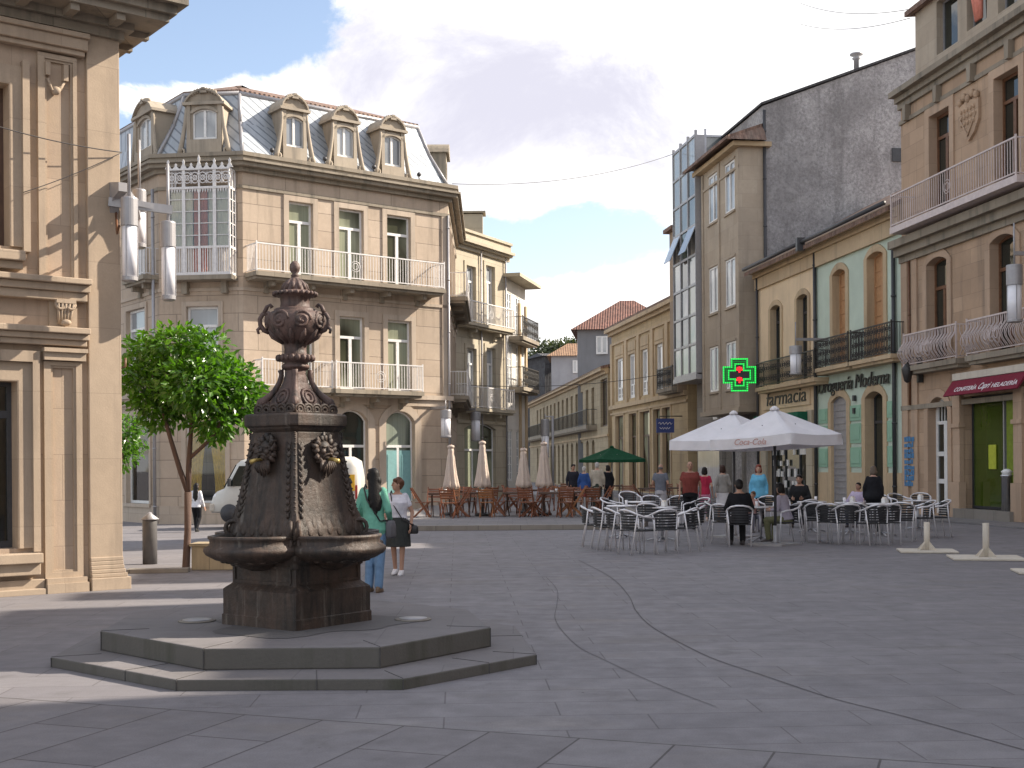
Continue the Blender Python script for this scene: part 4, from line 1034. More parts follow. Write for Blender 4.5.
def build_green():
    F = FR; t0 = F.T(817.5, 400); t1 = -.02
    root = thing('green_house', 'mint green two-storey house with ornate dark balconies and dark lettering above arched doors', 'building', F.P((t0+t1)/2, 0)); ro = root.location
    ze = F.Z(890, 209); zb = F.Z(850, 362, .5)
    U = [(F.T(833.5, 320), F.T(846.5, 320), zb, F.Z(840, 269), .15), (F.T(868, 310), F.T(884.5, 310), zb, F.Z(876, 251.5), .15)]
    Lw = [(F.T(832.5, 450), F.T(848, 450), .1, F.Z(840, 396), .22), (F.T(866.5, 450), F.T(884.5, 450), .1, F.Z(875, 391), .22)]
    m = MB(ro); wall(m, F, t0, t1, -.3, ze, U+Lw, .35); hull(m, row_poly(F, t0, t1, 10), -.3, ze, (0,), False)
    m.build('wall', M['pl_green'], root)
    m = MB(ro); m.fbox(F, t0, t1, ze-.95, ze, -.02, .12); m.fbox(F, t0, t1, ze-.4, ze-.2, -.02, .22); m.fbox(F, t0, t1, ze-.2, ze, -.02, .4); m.build('cornice', M['st_ochre_trim'], root)
    m = MB(ro); gable_roof(m, F, t0-.02, t1, ze+.18, 2.7, 10, .55); r = m.build('roof', M['tile_old'], root)
    m = MB(ro); m.tube([F.P(t0, ze+.02, .6), F.P(t1, ze+.02, .6)], .08, 8); m.build('gutter', M['dark_metal'], r)
    for h in U: window(F, root, *h, .3, 'wood_orange', 'wood_orange', .09, 1, None, 6, surround='st_ochre_trim', sw=.24, so=.05)
    fr = window(F, root, *Lw[0], .12, 'metal_grey', 'metal_grey', .05, 0, None, 16, surround='st_ochre_trim', sw=.28, so=.06, name='roller_shutter')
    fr = window(F, root, *Lw[1], .35, 'dark_metal', 'gl_dark', .06, 0, .74, surround='st_ochre_trim', sw=.28, so=.06, name='door')
    balcony(F, root, F.T(814.5, 350, .5), F.T(848.5, 345, .5), zb, .55, .14, 1.06, 'dark_iron', 'ornate', 'st_ochre_trim')
    balcony(F, root, F.T(850, 345, .5), F.T(892, 340, .5), zb, .55, .14, 1.06, 'dark_iron', 'ornate', 'st_ochre_trim')
    m = MB(ro)      # panelled lower wall
    for xa, xb in ((819.5, 828), (850.5, 862), (888, 895)):
        a, b = F.T(xa, 450), F.T(xb, 450)
        for za, zb_ in ((1.55, 2.25), (2.4, 3.1), (3.2, 3.75)):
            m.fbox(F, a, b, za, zb_, -.01, .035); m.fbox(F, a+.1, b-.1, za+.12, zb_-.12, .035, .055)
    m.build_each('wall_panel', M['green_panel'], root)
    m = MB(ro)
    for ta_, tb_ in ((t0, Lw[0][0]-.28), (Lw[0][1]+.28, Lw[1][0]-.28), (Lw[1][1]+.28, t1)): m.fbox(F, ta_, tb_, -.1, 1.35, -.02, .05)
    m.build_each('plinth', M['st_ochre_trim'], root)
    a = F.T(820.5, 385); w = F.T(891, 380)-a; zz = F.Z(855, 388.5)
    text_obj('lettering', 'Droguería Moderna', M['text_d'], F.P(a, zz, .05), F.d, V(0, 0, 1), .70, root, ro, .05, .22, w)
    pipe(F, root, t0+.05, .1, ze-.2, .1, .07, 'dark_metal')
    m = MB(ro)
    for c in (4.0, 3.55): m.fbox(F, F.T(856.5, 450)-.07, F.T(856.5, 450)+.07, c-.1, c+.1, .03, .12)
    m.build_each('meter_box', M['dark_metal'], root)
build_green()

def build_pharmacy():
    F = FR; t0 = F.T(757.5, 400); t1 = F.T(817.5, 400)-.02
    root = thing('pharmacy_house', 'cream two-storey house with dark balconies and a farmacia sign between mint house and grey block', 'building', F.P((t0+t1)/2, 0)); ro = root.location
    ze = F.Z(890, 209); zb = F.Z(785, 383, .5)
    U = [(F.T(771, 330), F.T(781, 330), zb, F.Z(776, 305), .13), (F.T(797.5, 330), F.T(808.5, 330), zb, F.Z(803, 294), .13)]
    zs = F.Z(790, 415); Lw = [(F.T(766, 450), F.T(809, 450), .1, zs, 0)]
    m = MB(ro); wall(m, F, t0, t1, -.3, ze, U+Lw, .35); hull(m, row_poly(F, t0, t1, 10), -.3, ze, (0,), False); m.build('wall', M['pl_cream'], root)
    m = MB(ro); m.fbox(F, t0, t1, ze-.9, ze, -.02, .1); m.fbox(F, t0, t1, ze-.4, ze-.2, -.02, .2); m.fbox(F, t0, t1, ze-.2, ze, -.02, .38); m.build('cornice', M['st_ochre_trim'], root)
    m = MB(ro); gable_roof(m, F, t0-.05, t1+.01, ze+.18, 2.7, 10, .55); r = m.build('roof', M['tile_old'], root)
    m = MB(ro); m.tube([F.P(t0, ze+.02, .6), F.P(t1, ze+.02, .6)], .08, 8); m.box(F.P(t1-.1, ze-.05, .6), (.3, .3, .5)); m.build('gutter', M['dark_metal'], r)
    for h in U: window(F, root, *h, .3, 'dark_metal', 'gl_dark', .08, 1, .8, surround='st_ochre_trim', sw=.22, so=.05)
    balcony(F, root, F.T(756, 370, .55), F.T(815, 360, .55), zb, .6, .16, 1.05, 'dark_iron', 'scroll', 'st_ochre_trim')
    m = MB(ro); m.fbox(F, F.T(764, 395), F.T(811, 395), F.Z(790, 407), F.Z(790, 387), -.01, .06); sg = m.build('sign_board', M['pl_cream'], root)
    a = F.T(768.5, 398); w = F.T(808, 395)-a
    text_obj('lettering', 'farmacia', M['text_d'], F.P(a, F.Z(788, 403.5), .066), F.d, V(0, 0, 1), .82, sg, ro, .03, .12, w)
    m = MB(ro); m.fbox(F, Lw[0][0]-.1, Lw[0][1]+.1, zs-.55, zs+.05, .0, .5); m.fbox(F, Lw[0][0]-.1, Lw[0][1]+.1, zs-.75, zs-.55, .3, .48); m.build('awning', M['awning_g'], root)
    sh = window(F, root, *Lw[0], .32, 'dark_metal', 'gl_dark', .06, 2, .82, name='shop_window')
    m = MB(ro)
    for xa in (765, 811): m.fbox(F, F.T(xa, 450)-.3, F.T(xa, 450)+.3, 0, zs+.1, -.02, .09)
    m.build_each('pilaster', M['st_cream'], root)
    m = MB(ro); random.seed(3)  # goods in the window
    for k in range(26):
        t = random.uniform(Lw[0][0]+.2, Lw[0][1]-.2); z = random.choice((.7, 1.15, 1.6, 2.05)); m.fbox(F, t, t+.18, z, z+random.uniform(.15, .35), -.24, -.19)
    m.build_each('shop_good', M['white'], sh)
    for x in (757.5, ): pipe(F, root, F.T(760, 400), .1, ze-.1, .1, .06, 'dark_metal')
build_pharmacy()

pN = at(740, 300, 55.2); J = Facade(pN-dR*5.5, dR); LJ = 5.5; JS = Facade(pN, (.989, .1455))
def build_block():
    root = thing('grey_block', 'tall grey stone block with a projecting upper bay and a bare rough grey side wall', 'building', J.P(LJ/2, 0)); ro = root.location
    zt = J.Z(722, 160); zb = J.Z(722, 411)
    rows = ((174, 222), (267, 313), (347, 392))
    hs = []
    for xa, xb in ((709.5, 719), (726, 735.5)):
        for ya, yb in rows:
            x = (xa+xb)/2; adj = (x-722.5)*-.0
            k = .40 if True else 0
            cy0 = ya+(722.5-x)*(-.55)*(1 if False else -1)*(467-ya)/300 if False else ya-(x-714)*(467-ya)/(x-328)
            cy1 = yb-(x-714)*(467-yb)/(x-328)
            hs.append((J.T(xa, 300), J.T(xb, 300), J.Z(x, cy1), J.Z(x, cy0), 0))
    m = MB(ro); wall(m, J, 0, LJ, zb, zt, hs, .14)
    w = JS.T(764, 300); wall(m, JS, 0, w, zb, zt, (), .1)
    # underside and far side
    ob = -w
    m.quad(J.P(0, zb, 0), J.P(0, zb, ob), J.P(LJ, zb, ob), J.P(LJ, zb, 0)); m.quad(J.P(0, zb, 0), J.P(0, zt, 0), J.P(0, zt, ob), J.P(0, zb, ob))
    m.build('bay_wall', M['st_grey'], root)
    f0 = J.off(ob); hg = [(.9, 2.3, .1, 3.6, 0), (3.0, 4.7, .1, 3.6, 0)]
    m = MB(ro); wall(m, f0, 0, LJ, -.3, zb, hg, .3); m.build('wall', M['st_block'], root)
    for h in hg: window(f0, root, *h[:4], 0, .25, 'dark_metal', 'gl_green', .06, 1, .8, name='shop_window')
    m = MB(ro)
    for t in (0, LJ*.46, LJ-.26): m.fbox(J, t, t+.26, zb+.05, zt-.05, -.01, .06)
    for h in hs[:3]+hs[3:]: m.fbox(J, h[0]-.08, h[1]+.08, h[3]+.02, h[3]+.12, -.01, .05); m.fbox(J, h[0]-.1, h[1]+.1, h[2]-.1, h[2], -.01, .08)
    m.fbox(J, -.12, LJ+.12, zb-.16, zb+.05, ob, .14); m.fbox(J, 0, LJ, zt-.9, zt-.78, -.01, .05)
    m.build('trim', M['st_grey'], root)
    for h in hs: window(J, root, *h[:4], 0, .08, 'white', 'gl_pale', .08, 1, None)
    # eaves and roof over the bay
    m = MB(ro); m.fbox(J, -.5, LJ+.3, zt, zt+.2, ob-.3, .35); m.build('cornice', M['st_ochre_trim'], root)
    m = MB(ro)
    a = [J.P(-.8, zt+.2, .75), J.P(LJ+.55, zt+.2, .75), J.P(LJ+.0, zt+.95, ob-.02), J.P(-.8, zt+.95, ob-.02)]; b = [p+V(0, 0, .14) for p in a]
    m.add(b+a, [(0, 1, 2, 3), (7, 6, 5, 4), (0, 4, 5, 1), (1, 5, 6, 2), (2, 6, 7, 3), (3, 7, 4, 0)])
    c = [J.P(LJ+.55, zt+.2, .75), J.P(LJ+.55, zt+.2, ob+.02), J.P(LJ, zt+.95, ob-.02)]; m.add(c, [(0, 1, 2)])
    m.build('roof', M['tile_old'], root)
    # main mass: rough party wall with sloping top
    g0 = w; zA = JS.Z(765, 106); tB = JS.T(917, 50); zB = JS.Z(917, 50); sl = (zB-zA)/(tB-g0); tC = tB+6.5
    top = [(g0, zA), (tB, zB), (tC, zB+6.5*sl), (tC+6, zB+1.5)]  # hidden far end added, rising on to shade the mansard front
    m = MB(ro); L = LJ-.0
    poly = [(g0, -.3)]+[(tC+6, -.3)]+top[::-1]
    n = len(poly); fr_ = [JS.P(t, z, 0) for t, z in poly]; bk = [JS.P(t, z, -L) for t, z in poly]
    m.add(fr_+bk, [tuple(range(n)), tuple(range(2*n-1, n-1, -1))]+[(i, n+i, n+(i+1) % n, (i+1) % n) for i in range(n)])
    m.build('side_wall', M['gable'], root)
    m = MB(ro)
    for i in range(3):
        p, q = top[i], top[i+1]; a = [JS.P(p[0]-.1*(i == 0), p[1]+.03, .12), JS.P(q[0], q[1]+.03, .12), JS.P(q[0], q[1]+.03, -L-.1), JS.P(p[0]-.1*(i == 0), p[1]+.03, -L-.1)]; b = [x+V(0, 0, .1) for x in a]
        m.add(b+a, [(0, 1, 2, 3), (7, 6, 5, 4), (0, 4, 5, 1), (1, 5, 6, 2), (2, 6, 7, 3), (3, 7, 4, 0)])
    m.build('roof_edge', M['slate'], root)
    p = JS.P(JS.T(862, 68), JS.Z(862, 68), -.6); m = MB(ro); m.lathe([(.12, -.3), (.12, .55), (.2, .62), (.1, .7), (.3, .78), (.28, .84), (.02, .9)], p, 10); m.build('chimney_pot', M['metal_grey'], root)
    pipe(JS, root, g0+.05, 3, zA-.2, .08, .07, 'dark_metal')
    m = MB(ro); c = JS.px(897, 155); m.fbox(JS, c[0]-.25, c[0]+.25, c[1]-.3, c[1]+.3, -.01, .06); m.build('vent_grille', M['dark_metal'], root)
build_block()

kN = at(696, 250, 60.75); K = Facade(kN-dR*4.0, dR); KS = Facade(kN, (.989, .1455)); LK = 4.0
def build_glass():
    root = thing('glazed_building', 'narrow building with a tall projecting glass bay, two of its windows tilted open', 'building', K.P(LK/2, 0)); ro = root.location
    zt = K.Z(696, 134); zb = K.Z(684, 376)
    m = MB(ro); p = [tuple(K.P(t, 0, o))[:2] for t, o in ((0, -.1), (LK, -.1), (LK, -9), (0, -9))]
    m.prism(p, zb, zt-.4); q = [tuple(K.P(t, 0, o))[:2] for t, o in ((0, -1.2), (LK, -1.2), (LK, -9), (0, -9))]
    m.prism(q, -.3, zb); m.build('wall', M['st_block'], root)
    rows = 8; zs = [zb+(zt-zb)*k/rows for k in range(rows+1)]; cols = 3
    g = MB(ro)
    for k in range(cols+1): t = LK*k/cols; g.fbox(K, max(0, t-.05), min(LK, t+.05), zb, zt+.25*(1 if True else 0), -.1, .03)
    for z in zs: g.fbox(K, .05, LK-.05, z-.06, z+.06, -.09, .022)
    g.fbox(KS, .0, .5, zb, zt, .012, .05)
    g.fbox(K, -.05, LK+.05, zb-.3, zb-.06, -1.2, .06)
    cw = g.build('curtain_wall', M['metal_grey'], root)
    mats = ('gl_sky', 'gl_pale', 'gl_blue', 'gl_sky'); random.seed(11)
    for r_ in range(rows):
        for c in range(cols):
            a, b = LK*c/cols+.05, LK*(c+1)/cols-.05; z0, z1 = zs[r_]+.06, zs[r_+1]-.06; x = MB(ro)
            mat = random.choice(('gl_blue', 'gl_dark', 'gl_sky', 'gl_green')) if r_ < 5 else random.choice(('gl_sky', 'gl_pale', 'gl_blue'))  # lower rows get darker panes, painting in the reflected buildings
            if r_ == 4 and c in (0, 2):
                vs = [K.P(a, z1, .02), K.P(b, z1, .02), K.P(b, z0+.05, .55), K.P(a, z0+.05, .55)]; vs += [v-K.n*.04 for v in vs]
                x.add(vs, [(3, 2, 1, 0), (4, 5, 6, 7), (0, 1, 5, 4), (1, 2, 6, 5), (2, 3, 7, 6), (3, 0, 4, 7)]); x.build('tilted_window', M['gl_pale'], cw)
            else:
                x.fbox(K, a, b, z0, z1, -.06, -.03); x.build('pane', M[mat], cw)
    x = MB(ro); x.fbox(KS, .55, 4.5, zt-1.6, zt-.9, .012, .03); x.fbox(KS, .55, 4.5, zt-.8, zt-.1, .012, .03); x.build('side_pane', M['gl_blue'], root)
    x = MB(ro)
    for t in (.5, 2.3, 4.5): x.fbox(KS, t-.05, t+.05, zt-1.8, zt+.3, .0, .06)
    x.fbox(KS, .5, 4.5, zt-.1, zt, .0, .07); x.build('side_frame', M['alu_dull'], root)
    x = MB(ro); f = K.off(-1.2); x.fbox(f, .2, LK-.2, 0, 3.6, -.01, .04); x.build('shop_window', M['gl_blue'], root)
    x = MB(ro); x.fbox(f, LK-1.0, LK-.3, 3.9, zb-.4, -.01, .1); x.build('white_panel', M['white'], root)
build_glass()

Yf = Facade(at(612, 400, 82.9), dR); LY = 17.6
def build_brown():
    F = Yf.off(.5); t0, t1 = LY-.5, LY-.1
    root = thing('brown_house', 'thin sliver of a brown house with eaves rising behind the glass bay', 'building', F.P(t1, 0)); ro = root.location
    zt = F.Z(666, 236); m = MB(ro); p = row_poly(F, t1-1.4, t1, 5); m.prism(p, 5.5, zt); m.build('wall', M['pl_brown'], root)
    m = MB(ro); m.fbox(F, t1-1.6, t1, zt, zt+.2, -5, .3); m.build('roof', M['tile_old'], root)
build_brown()
def build_yellow():
    F = Yf
    root = thing('ochre_building', 'ochre stone building with four tall white windows between pilasters along the street', 'building', F.P(LY/2, 0)); ro = root.location
    ze = F.Z(640, 319); zsc = F.Z(640, 402)
    W4 = [(616.5, 623.5), (629, 635.5), (641.5, 648.5), (656, 663.5)]; hs = []
    for xa, xb in W4:
        a, b = F.T(xa, 380), F.T(xb, 380); hs.append((a, b, zsc+.35, ze-1.9, 0))
    gs = [(F.T(a, 450), F.T(b, 450), .1, zsc-.6, 0) for a, b in ((616, 624), (629.5, 637), (640.5, 650.5), (654, 661), (663, 671))]
    m = MB(ro); wall(m, F, 0, LY, -.3, ze, hs+gs, .3); hull(m, row_poly(F, 0, LY, 12), -.3, ze, (0,)); m.build('wall', M['st_ochre'], root)
    m = MB(ro)
    for z0, z1, o in ((ze-.95, ze-.8, .1), (ze-.3, ze-.1, .25), (ze-.1, ze+.12, .5), (zsc-.15, zsc+.1, .22), (zsc-.5, zsc-.38, .1)): m.fbox(F, -.1, LY, z0, z1, -.05, o)
    cs = [0]+[(hs[i][1]+hs[i+1][0])/2 for i in range(3)]+[hs[3][1]+.7]
    for c in cs: m.fbox(F, c-.05 if c else 0, c+.55, zsc+.1, ze-.95, -.01, .12)
    for h in hs: m.fbox(F, h[0]-.12, h[1]+.12, ze-1.7, ze-1.15, -.01, .05)
    m.build('cornice', M['st_ochre_trim'], root)
    for h in hs: window(F, root, *h[:4], 0, .16, 'white', 'gl_pale', .16, 1, .3, 1, surround='st_ochre_trim', sw=.16, so=.05)
    for h in gs: window(F, root, *h[:4], 0, .25, 'wood_dark', 'gl_olive', .1, 1, .7, surround='st_ochre_trim', sw=.16)
    balcony(F, root, F.T(656, 380, .8), LY-.2, zsc+.3, .8, .2, 1.1, 'dark_iron', 'scroll')
    m = MB(ro); m.fbox(F, -.3, LY, ze+.12, ze+.3, -12, .4); m.build('roof', M['tile_old'], root)
    # blue hanging sign
    p = F.P(F.T(667, 425, .8), F.Z(668, 425.5, .8), .9); m = MB(ro); m.box(p, (.95, .12, .75)); sg = m.build('hanging_sign', paint('blue_sign', (.03, .05, .20), .5, 0, .1, 0), root)
    m = MB(ro); m.tube([p+V(-.3, 0, .38), p+V(-.3, 0, .5), p+V(1.2, 0, .5)], .03, 6)
    m.build('sign_bracket', M['dark_iron'], sg)
    m = MB(ro); m.tube([p+V(-.36+.06*i, -.07, .12+.07*math.sin(i*2.1)) for i in range(13)], .018, 5); m.tube([p+V(-.3+.05*i, -.07, -.14+.06*math.sin(i*2.4+1)) for i in range(12)], .016, 5); m.build('sign_script', M['text_w'], sg)
build_yellow()
Zf = Facade(at(530, 430, 134), at(608, 430, 84.5)-at(530, 430, 134)); LZ = (at(608, 430, 84.5)-at(530, 430, 134)).length
def build_far():
    F = Zf; root = thing('long_stone_house', 'long low stone house far down the street with one continuous iron balcony', 'building', F.P(LZ/2, 0)); ro = root.location
    ze = F.Z(570, 386); zb = F.Z(570, 429, .7); hs = []; n = 14
    tA, tB = F.T(536, 420), F.T(596, 420)
    for k in range(n):
        t = tA+(tB-tA)*(k+.5)/n; hs.append((t-.62, t+.62, zb, ze-.9, 0)); hs.append((t-.62, t+.62, .1, zb-1.0, .3))
    te = F.T(604, 400); hs.append((te-1.5, te+1.3, zb-.2, ze-.6, 0))
    m = MB(ro); wall(m, F, 0, LZ, -.3, ze, hs, .3); hull(m, row_poly(F, 0, LZ, 9), -.3, ze, (0,)); m.build('wall', M['st_far'], root)
    for h in hs: window(F, root, *h, .25, 'wood_dark', 'gl_dark', .1, 1)
    m = MB(ro)
    for z0, z1, o in ((ze-.35, ze-.15, .2), (ze-.15, ze+.1, .5), (zb-.9, zb-.75, .1)): m.fbox(F, 0, LZ+.1, z0, z1, -.05, o)
    m.build('cornice', M['st_ochre_trim'], root)
    m = MB(ro); gable_roof(m, F, -.1, LZ+.2, ze+.25, 1.0, 9, .5); m.build('roof', M['tile_old'], root)
    balcony(F, root, .3, F.T(597, 420), zb, .8, .25, 1.15, 'dark_iron', 'bars', 'st_cornice', gap=.22)
build_far()
def hip_house(name, label, c, rz, sx, sy, ze, zr, wallm, roofm, ridge=.35, wins=(), over=.5):
    root = thing(name, label, 'house', c); ro = root.location
    X = V(math.cos(rz), math.sin(rz), 0); Yv = V(-math.sin(rz), math.cos(rz), 0); c = Vector(c)
    P = lambda u, v: tuple(c+X*u*sx/2+Yv*v*sy/2)[:2]
    poly = [P(-1, -1), P(1, -1), P(1, 1), P(-1, 1)]; m = MB(ro); m.prism(poly, -.3, ze); m.build('wall', M[wallm], root)
    k = 1+2*over/sx; k2 = 1+2*over/sy; e = [V(*P(u*k, v*k2), ze) for u, v in ((-1, -1), (1, -1), (1, 1), (-1, 1))]; r0 = V(*P(-ridge, 0), zr); r1 = V(*P(ridge, 0), zr)
    m = MB(ro); m.add(e+[r0, r1], [(0, 1, 5, 4), (1, 2, 5), (2, 3, 4, 5), (3, 0, 4), (3, 2, 1, 0)]); m.build('roof', M[roofm], root)
    f1 = Facade(P(-1, -1), X); f2 = Facade(P(-1, 1), -Yv)
    for f, L in ((f1, sx), (f2, sy)):
        for u in wins:
            for z in (ze-1.9, ze-4.6):
                w = window(f, root, L*u-.45, L*u+.45, z, z+1.4, 0, -.06, 'white', 'gl_pale', .12, 1)
    return root
hip_house('tower_house', 'tall grey house with a red hipped tile roof above the street roofs', at(628, 440, 101)*1, R(-6), 7.6, 9, 12.2, 15.0, 'pl_grey', 'tile_red', .15, (.25, .7))
hip_house('orange_roofed_house', 'pale blue house under an orange tile roof behind the long stone house', at(578, 440, 142), R(-4), 5.6, 9, 13.8, 15.6, 'pl_blue', 'tile_orange', .4, (.5,))
hip_house('slate_house', 'dark slate-clad house end beside the orange roof', at(548, 440, 150), R(20), 3.0, 6, 14.6, 15.2, 'slate', 'slate', .9, ())
# unseen houses added to continue the right-hand row, heights shaped for plaza shade
def out_house(name, label, T0, T1_, H, extra=()):
    root = thing(name, label, 'building', FR.P((T0+T1_)/2, 0)); ro = root.location
    hs = []; t = T0+.9
    while t < T1_-1.6: hs += [(t, t+1.1, z, z+2.3, 0) for z in (1, 5, 9) if z+2.6 < H]; t += 2.9
    m = MB(ro); wall(m, FR, T0, T1_, -.3, H, hs, .3); hull(m, row_poly(FR, T0, T1_, 9), -.3, H, (0,)); m.build('wall', M['st_right'], root)
    m = MB(ro); gable_roof(m, FR, T0, T1_, H+.1, .35, 9, .25); r = m.build('roof', M['tile_old'], root)
    for a, b, h in extra:
        m = MB(ro); m.fbox(FR, a, b, H, h, -2.2, -.4); m.build('roof_stack', M['st_right'], r)  # stacks added above the unseen roof to shade strips of plaza
    for h in hs: window(FR, root, *h, .25, 'wood_brown', 'gl_dark', .1, 1)
def tY(Y): return (Y-FR.p.y)/FR.d.y
out_house('unseen_shade_house', 'unseen plain stone house added to the right-hand row, roof stacks shaped to shade the plaza', tY(29.9), tY(14.3), 13.1, [(tY(a), tY(b), h) for a, b, h in ((25.8, 23.6, 15.0), (22.5, 21.5, 15.2), (20.6, 16.2, 15.5))])  # out of sight; eaves and stacks set where sun must be blocked
out_house('unseen_sun_gap_house', 'unseen low stone house added beside the granite house, height shaped for a sun patch', 8.45, tY(29.95), 11.0)  # unseen link added low, so one sun patch reaches the ground
out_house('unseen_near_shade_house', 'unseen taller stone house added to the right-hand row to shade the near plaza', tY(14.25), tY(-14), 15.6)  # unseen, built tall to keep the foreground paving shaded
# ------------------------------------------------------------------ near-left building
LC = gnd(115, 588.5); LC = V(LC.x, LC.y, 0); FL = Facade(LC-dA*9, dA); LL = 9.0
def build_left():
    F = FL; root = thing('portal_building', 'ochre stone building at the left edge with panelled pilasters and deep shadowed eaves', 'building', F.P(8, 0)); ro = root.location
    T = lambda x, y=300, o=0: F.T(x, y, o); Z = lambda x, y, o=0: F.Z(x, y, o)
    ztop = Z(118, 27)
    hs = [(T(-48, 150), T(9.5, 150), Z(5, 246), Z(5, 83), 0), (T(-62, 460), T(18, 460), Z(5, 549), Z(5, 380), 0)]
    hs += [(h[0]-2.4, h[1]-2.4, h[2], h[3], 0) for h in hs]+[(h[0]-4.8, h[1]-4.8, h[2], h[3], 0) for h in hs]
    m = MB(ro); wall(m, F, 0, LL, -.3, ztop, hs, .34)
    p = [tuple(F.P(t, 0, o))[:2] for t, o in ((0, 0), (LL, 0), (LL, -9), (0, -9))]; hull(m, p, -.3, ztop, (0,)); m.build('wall', M['st_left'], root)
    for i, h in enumerate(hs):
        fr = window(F, root, *h[:4], 0, .30, 'dark_metal' if i % 2 else 'wood_dark', 'clear', .07, 0, .80 if i % 2 else None, surround='st_left_trim', sw=.24, so=.05)
    # things glimpsed inside the ground-floor window: pale panel and greenery
    z1, z2, z3, z4 = Z(60, 283), Z(60, 297), Z(60, 330), Z(60, 342)
    def trim(name, fn, mat='st_left_trim', bevel=.012):
        m = MB(ro); fn(m); return m.build(name, M[mat], root, bevel)
    ta, tb = T(38), T(80)
    # mouldings running over wall and pilasters
    def led(m):
        m.fbox(F, 0, T(86, 285), z1-.03, z1+.05, -.02, .26); m.fbox(F, 0, T(86, 285), z1-.13, z1-.03, -.02, .19); m.fbox(F, 0, T(84, 285), z2-.06, z1-.13, -.02, .14)
    trim('upper_ledge', led)
    def led2(m):
        m.fbox(F, 0, T(85, 335), z4+.10, z3+.02, -.02, .24); m.fbox(F, 0, T(85, 335), z4+.02, z4+.10, -.02, .18); m.fbox(F, 0, T(84, 335), z4-.06, z4+.02, -.02, .13)
    trim('lower_ledge', led2)
    def ent(m):
        za, zb = Z(60, 55), Z(60, 40)
        m.fbox(F, 0, T(82, 50), za, za+.07, -.02, .12); m.fbox(F, 0, T(84, 50), za+.07, zb+.02, -.02, .17); m.fbox(F, 0, T(85, 50), zb+.02, zb+.09, -.02, .22)
    trim('entablature', ent)
    def panel(m, xa, xb, y0, y1, xi0, xi1, yi0, yi1, o=.10):
        a, b, zl, zh = T(xa), T(xb), Z(60, y1), Z(60, y0); ia, ib, il, ih = T(xi0), T(xi1), Z(60, yi1), Z(60, yi0); o = .062
        m.fbox(F, a, ia, zl, zh, -.02, o); m.fbox(F, ib, b, zl, zh, -.02, o); m.fbox(F, ia, ib, zl, il, -.02, o); m.fbox(F, ia, ib, ih, zh, -.02, o)
        w = .03
        m.fbox(F, ia, ia+w, il, ih, -.01, o*.62); m.fbox(F, ib-w, ib, il, ih, -.01, o*.62); m.fbox(F, ia+w, ib-w, il, il+w, -.01, o*.62); m.fbox(F, ia+w, ib-w, ih-w, ih, -.01, o*.62)
    for sh in (0, -2.4, -4.8):
        G = Facade(F.P(sh, 0), F.d)
        def up(m, F_=F):
            m.o = Vector(ro)-F.d*sh
            panel(m, 38, 77, 57, 282, 45, 73, 62, 280)
            # hanging drops at the panel head
            for x, yb in ((46, 79), (64, 82)): m.fbox(F, T(x)-.012, T(x)+.05, Z(60, yb), Z(60, 66), 0, .10)
            m.ell(F.P(T(56), Z(56, 92), .05), (.07, .05, .06), 8, 6); m.tube([F.P(T(48), Z(50, 80), .06), F.P(T(52), Z(54, 92), .07), F.P(T(60), Z(58, 92), .07), F.P(T(66), Z(62, 80), .06)], .018, 6)
        trim('pilaster', up, bevel=0)
        def lo(m):
            m.o = Vector(ro)-F.d*sh
            panel(m, 42, 80, 362, 580, 49, 74, 366, 572)
            m.fbox(F, T(41), T(82.5), Z(60, 361), Z(60, 350), -.02, .13); m.fbox(F, T(40), T(83.5), Z(60, 353), Z(60, 349), -.02, .17)
            m.fbox(F, T(41.5), T(83), -.05, .13, -.02, .17); m.fbox(F, T(42), T(82), .13, .2, -.02, .14)
        trim('pilaster', lo, bevel=0)
        def br(m):
            m.o = Vector(ro)-F.d*sh
            c = T(62, 315); zt, zb = Z(62, 301), Z(62, 327)
            m.fbox(F, T(48, 315), T(76, 315), zb-.02, zt+.03, -.02, .05)
            for s_ in (-1, 1): m.tube([F.P(c+s_*.07+.055*math.cos(q), zt-.07+.055*math.sin(q), .15) for q in [2*math.pi*i/10 for i in range(10)]], .024, 6, True)
            m.fbox(F, c-.13, c+.13, zt-.05, zt, .04, .19)
            for k in range(5): m.tube([F.P(c-.1+.05*k, zt-.05, .17), F.P(c-.085+.042*k, (zt+zb)/2, .12), F.P(c-.07+.035*k, zb+.04, .09)], .021, 6)
            m.ell(F.P(c, zb+.05, .09), (.10, .05, .05), 8, 6)
        trim('bracket', br, bevel=0)
        def sill(m):
            m.o = Vector(ro)-F.d*sh
            m.fbox(F, T(-68, 560), T(38, 560), Z(20, 563), Z(20, 553), -.3, .24); m.fbox(F, T(-66, 560), T(37, 560), Z(20, 575), Z(20, 563), -.02, .17)
        trim('sill', sill)
        def sill(m):
            m.o = Vector(ro)-F.d*sh
            m.fbox(F, T(-60, 250), T(21, 250), Z(10, 262), Z(10, 252), -.3, .22); m.fbox(F, T(-58, 250), T(20, 250), Z(10, 270), Z(10, 262), -.02, .14)
        trim('sill', sill)
        def sur(m):
            m.o = Vector(ro)-F.d*sh
            for (xa, xb, y0, y1) in ((22, 29, 252, 62), (30, 37, 552, 351)):
                m.fbox(F, T(xa), T(xb), Z(20, y0), Z(20, y1), -.02, .10)
            m.fbox(F, T(-60), T(30), Z(20, 362), Z(20, 351), -.02, .12)
        trim('frame_moulding', sur, bevel=0)
